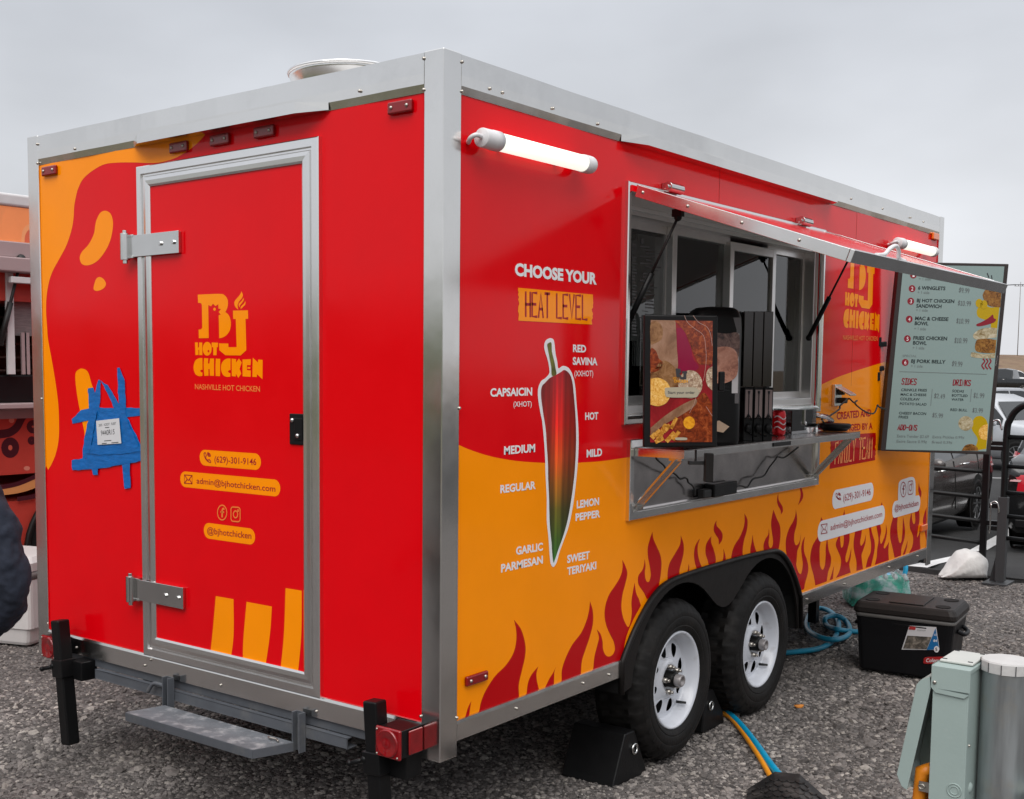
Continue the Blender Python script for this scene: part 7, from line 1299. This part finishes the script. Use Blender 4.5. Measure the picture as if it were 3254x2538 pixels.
for i in range(5): z = zcn+.22+.09*i; MB().box((TX-.55, .3, z), (TX-.30, 2.95, z+.012)).build('shelf', M_shelf, TT)
for y in (pz(265, 1680).y, pz(300, 1680).y): MB().box((TX-.06, y, zcn+.2), (TX-.045, y+.035, sh+.02)).build('mullion', M_tp, TT)
MB().box((TX-.25, .2, zcn+.015), (TX-.04, 2.95, zcn+.195)).build('counter_box', M_black, TT, bevel=.01); MB().box((TX-.2, Y0+.3, zcn-.02), (TX+.16, Y1-.3, zcn+.012)).build('counter', M_tp, TT, bevel=.005); MB().box((TX-.02, Y0+.3, zcn-.09), (TX+.02, Y1-.3, zcn-.021)).build('counter_apron', M_tp, TT)
a_ = pz(155, 830); b_ = onX(*kL2(0, 60), TX-.01); MB().tube([a_+Vector((.08, 0, 0)), b_], .011, 8).tube([a_.lerp(b_, .5)+Vector((.04, 0, 0)), b_], .02, 8).ball(a_+Vector((.08, 0, 0)), .03, 8, 6).build('gas_strut', M_cable, TT)
PTk = Plane((TX, 0, 0), (1, 0, 0)); tk = lambda nm, pts, m_, lay, smd=True: decal(nm, PTk, kL2.L(pts), m_, TT, lay, 5, smd)
decal('burger_print', PTk, kL1.L([(340, 445, c), (290, 460), (245, 520), (228, 640, c), (265, 642, c), (275, 560), (310, 510), (340, 500, c)]), mat('truck_light_orange', (.86, .36, .15), rough=.4), TT, 1); decal('burger_print', PTk, kL1.L([(345, 500, c), (300, 520), (270, 580), (265, 645, c), (350, 650, c)]), mat('truck_burger', (.66, .13, .06), rough=.4), TT, 1)
mbt = MB()
for pts, w_ in (([(300, 760), (260, 810), (225, 860), (190, 930), (140, 980), (70, 1010), (-60, 1022)], .055), ([(75, 760), (95, 825), (120, 800), (155, 770)], .03), ([(-60, 1600), (60, 1585), (180, 1560), (300, 1515), (430, 1455), (560, 1390)], .03), ([(200, 1720), (330, 1700), (430, 1665), (560, 1610)], .03)): stroke_mesh(mbt, PTk, smooth(kL2.L(pts), 4, False), w_, 3)
for cx, cy, rx, ry in ((110, 1165, 60, 70), (355, 938, 40, 42), (342, 1088, 24, 24)): stroke_mesh(mbt, PTk, [kL2(*p) for p in ell(cx, cy, rx, ry, 22)], .038*rx/60+.012, 3, True)
mbt.build('sauce_print', M_tmar, TT, fix=False)
for cx, cy, rx, ry in ((112, 1165, 40, 45), (355, 932, 25, 24), (342, 1090, 12, 12)): decal('bubble_print', PTk, [kL2(*p) for p in ell(cx, cy, rx, ry, 16)], mat('truck_coral', (.62, .12, .075), rough=.4), TT, 2)
tk('bun_print', [(-60, 1615, c), (60, 1600), (200, 1570), (320, 1525), (560, 1410, c), (560, 1530, c), (330, 1620), (180, 1660), (-60, 1690, c)], M_tbun, 2); tk('highlight_print', ell(290, 1388, 34, 24, 12), mat('truck_coral_light', (.66, .22, .16), rough=.4), 2); tk('highlight_print', ell(125, 870, 30, 28, 12), mat('truck_coral_light', (.66, .22, .16), rough=.4), 2)
# its wheel
wy, wr_ = 1.93, .40
MB().lathe([(wr_+.07, 0), (0, 0)], (TX+.003, wy, wr_+.02), axis=0, n=32).build('wheel_arch', M_dark, TT, fix=False); MB().tube([(TX+.012, wy+(wr_+.075)*cos(t), wr_+.03+(wr_+.075)*sin(t)) for t in rng(-.15, pi+.15, 24)], .022, 8).build('arch_trim', M_fender, TT)
wh = bpy.data.objects.new('wheel', None); COL.objects.link(wh); wh.parent = TT
MB().lathe([(.24, -.01), (.30, .02), (.37, .012), (wr_, -.02), (wr_, -.2)], (TX+.02, wy, wr_), axis=0, n=36).build('tyre', M_tyre, wh); MB().lathe([(.245, .0), (.235, .01), (.225, -.01), (.20, -.03), (.10, -.03), (.09, .01), (0, .015)], (TX+.02, wy, wr_), axis=0, n=32).build('rim', M_rim, wh)
for k in range(8): a = 2*pi*k/8; MB().ball((TX-.008, wy+.155*cos(a), wr_+.155*sin(a)), .026, 8, 6, (.15, 1, 1.2)).build('rim_slot', M_dark, wh)
MB().box((TX-2.1, Y0+.2, .42), (TX-.1, Y1-.2, .47)).box((TX-2.0, -.5, 0), (TX-1.9, -.4, .45)).build('chassis', M_black, TT)
for yy in (-.6, 4.3): MB().box((TX-.3, yy, 0), (TX-.2, yy+.1, .5)).build('support_leg', M_black, TT)
# white cooler standing in front of it
wq = onZ(*kL3(170, 1530), 0); WC = thing('white_cooler', 'tall white cooler with a grey band in front of the orange truck wheel', 'cooler', (wq.x-.10, wq.y+.08, 0), .35, local=True)
M_wc = mat('white_cooler_plastic', (.62, .60, .59), rough=.4, var=.03); M_wcb = mat('cooler_grey_band', (.19, .18, .175), rough=.5)
rw_ = lambda w_, d_, z: ring_rect(0, 0, w_, d_, z, .035, 4)
MB().loft([rw_(.38, .36, .0), rw_(.40, .38, .02), rw_(.43, .40, .10), rw_(.46, .42, .105), rw_(.47, .43, .41)], smooth=False).build('body', M_wc, WC, bevel=.004); MB().loft([rw_(.475, .435, .4105), rw_(.475, .435, .460)]).build('band', M_wcb, WC); MB().loft([rw_(.48, .44, .4605), rw_(.485, .445, .51), rw_(.44, .40, .545), rw_(.38, .34, .55)], smooth=False).build('lid', M_wc, WC)
# ------------------------------------------------------------------ person in a navy jacket, mostly outside the frame
def skin_body(nodes, edges, root, name, material, parent, sub=2):
    me = bpy.data.meshes.new(name); me.from_pydata([n[0] for n in nodes], edges, []); o = bpy.data.objects.new(name, me); COL.objects.link(o); o.parent = parent
    md = o.modifiers.new('skin', 'SKIN'); md.use_smooth_shade = True
    if not me.skin_vertices: bpy.context.view_layer.objects.active = o
    sv = me.skin_vertices[0].data if me.skin_vertices else None
    if sv:
        for i, n in enumerate(nodes): sv[i].radius = (n[1], n[2] if len(n) > 2 else n[1]); sv[i].use_root = (i == root)
    sb = o.modifiers.new('sub', 'SUBSURF'); sb.levels = sub; sb.render_levels = sub; me.materials.append(material); return o
M_navy = mat('navy_fleece', (.016, .020, .034), rough=.9, var=.18, vscale=60, bump=1.0, bscale=11, bdet=8); M_jean = mat('dark_trousers', (.014, .015, .020), rough=.85, bump=.2, bscale=160); M_skin = mat('skin', (.45, .27, .19), rough=.55, var=.06); M_hair = mat('dark_hair', (.015, .011, .009), rough=.6, bump=.5, bscale=90); M_shoe = mat('dark_shoe', (.02, .02, .02), rough=.6)
pb = CAM+FH*3.34+RT*(-1.405); PE_ = thing('person', 'person in a dark navy fleece jacket standing with arms bent', 'person', (pb.x, pb.y, 0), RZ, local=True)
# x: image right, y: away from camera, z up (person seen from behind-left)
nd = [((0, 0, .93), .155, .11), ((0, 0, 1.08), .15, .105), ((0, -.01, 1.24), .175, .115), ((0, 0, 1.36), .16, .10), ((0, .01, 1.44), .065, .06), ((0, .015, 1.50), .052, .052),
      ((.165, 0, 1.345), .070), ((.235, -.01, 1.20), .062), ((.262, -.02, 1.07), .058), ((.215, .05, .975), .052), ((.13, .10, .905), .046),
      ((-.165, 0, 1.345), .070), ((-.235, -.01, 1.20), .062), ((-.262, -.02, 1.07), .058), ((-.22, .05, .975), .052), ((-.13, .10, .905), .046)]
ed_ = [(0, 1), (1, 2), (2, 3), (3, 4), (4, 5), (3, 6), (6, 7), (7, 8), (8, 9), (9, 10), (3, 11), (11, 12), (12, 13), (13, 14), (14, 15)]
legs = [((0, 0, .92), .13, .11), ((.085, 0, .84), .095), ((.10, .0, .48), .070), ((.105, .02, .12), .050), ((-.085, 0, .84), .095), ((-.10, .0, .48), .070), ((-.105, .02, .12), .050)]
def mk_person():
    try:
        a = skin_obj('jacket', nd, ed_, 0, M_navy); b = skin_obj('trousers', legs, [(0, 1), (1, 2), (2, 3), (0, 4), (4, 5), (5, 6)], 0, M_jean)
    except Exception as ex: print('person', ex)
def skin_obj(name, nodes, edges, root, material):
    bm = bmesh.new(); lay = bm.verts.layers.skin.verify(); vs = []
    for i, n in enumerate(nodes):
        v = bm.verts.new(n[0]); v[lay].radius = (n[1], n[2] if len(n) > 2 else n[1]); v[lay].use_root = (i == root); vs.append(v)
    for e0, e1 in edges: bm.edges.new((vs[e0], vs[e1]))
    me = bpy.data.meshes.new(name); bm.to_mesh(me); bm.free(); me.materials.append(material); o = bpy.data.objects.new(name, me); COL.objects.link(o); o.parent = PE_
    md = o.modifiers.new('skin', 'SKIN'); md.use_smooth_shade = True; sb = o.modifiers.new('sub', 'SUBSURF'); sb.levels = 4; sb.render_levels = 4
    tx = bpy.data.textures.new('cloth_folds', 'CLOUDS'); tx.noise_scale = .085; tx.noise_depth = 2; dm = o.modifiers.new('folds', 'DISPLACE'); dm.texture = tx; dm.texture_coords = 'LOCAL'; dm.strength = .040; dm.mid_level = .5; return o
mk_person()
for s_ in (-1, 1): MB().lathe([(.048, 0), (.052, .006), (.052, .04), (.048, .046)], (s_*.105, .092, .862), n=20).build('cuff', M_jean, PE_)
MB().lathe([(.165, .0), (.170, .01), (.170, .06), (.160, .07)], (0, 0, .84), n=28).build('hem', M_jean, PE_)
hd = []
for z, rx, ry, yo in ((1.47, .03, .04, .0), (1.495, .052, .065, .012), (1.53, .068, .082, .008), (1.58, .076, .095, .0), (1.63, .076, .095, -.004), (1.67, .064, .080, -.006), (1.695, .035, .045, -.006)): hd.append([Vector((rx*cos(a), yo+ry*sin(a), z)) for a in rng(0, 2*pi, 17)[:-1]])
HD = MB().loft(hd).build('head', M_skin, PE_, sub=1)
MB().loft([[Vector((p.x*1.08, p.y*1.08-.014, p.z+.006)) for p in r_] for r_ in hd[2:]]).build('hair', M_hair, PE_, sub=1); MB().ball((0, .092, 1.575), .016, 8, 6, (.8, 1.1, 1.3)).build('nose', M_skin, PE_)
for s_ in (-1, 1): MB().ball((s_*.078, -.002, 1.58), .02, 8, 6, (.4, .8, 1.3)).build('ear', M_skin, PE_); MB().ball((s_*.03, .085, 1.60), .011, 8, 6).build('eye', M_white, PE_)
MB().tube([(-.022, .088, 1.535), (0, .092, 1.532), (.022, .088, 1.535)], .006, 6).build('mouth', mat('lips', (.36, .15, .12), rough=.5), PE_)
for s_ in (-1, 1):
    w_ = Vector((s_*.075, .13, .90)); h_ = MB().loft([[w_+Vector((.030*cos(a)*k_, .02+d_, .016*sin(a)*k_-d_*.5)) for a in rng(0, 2*pi, 11)[:-1]] for d_, k_ in ((-.02, .8), (.02, 1.1), (.06, 1.25), (.085, 1.05))])
    for i, (dx, ln) in enumerate(((-.026, .062), (-.009, .075), (.009, .072), (.026, .055))): b0 = w_+Vector((dx, .10, -.045)); h_.tube([b0, b0+Vector((0, ln*.5, -.03)), b0+Vector((0, ln*.6, -.03-ln*.5))], [.0095, .009, .007], 8)
    h_.tube([w_+Vector((-s_*.03, .04, -.02)), w_+Vector((-s_*.055, .07, -.04)), w_+Vector((-s_*.05, .10, -.06))], [.012, .011, .008], 8).build('hand', M_skin, PE_)
    MB().loft([[Vector((s_*.105+.048*cos(a)*k_, .02+d_, max(.0, .045*zk*(1+sin(a))))) for a in rng(0, 2*pi, 13)[:-1]] for d_, k_, zk in ((-.085, .7, .8), (-.05, .95, 1.2), (.02, 1.0, 1.2), (.10, 1.05, .8), (.16, .85, .6), (.18, .5, .4))]).build('shoe', M_shoe, PE_)
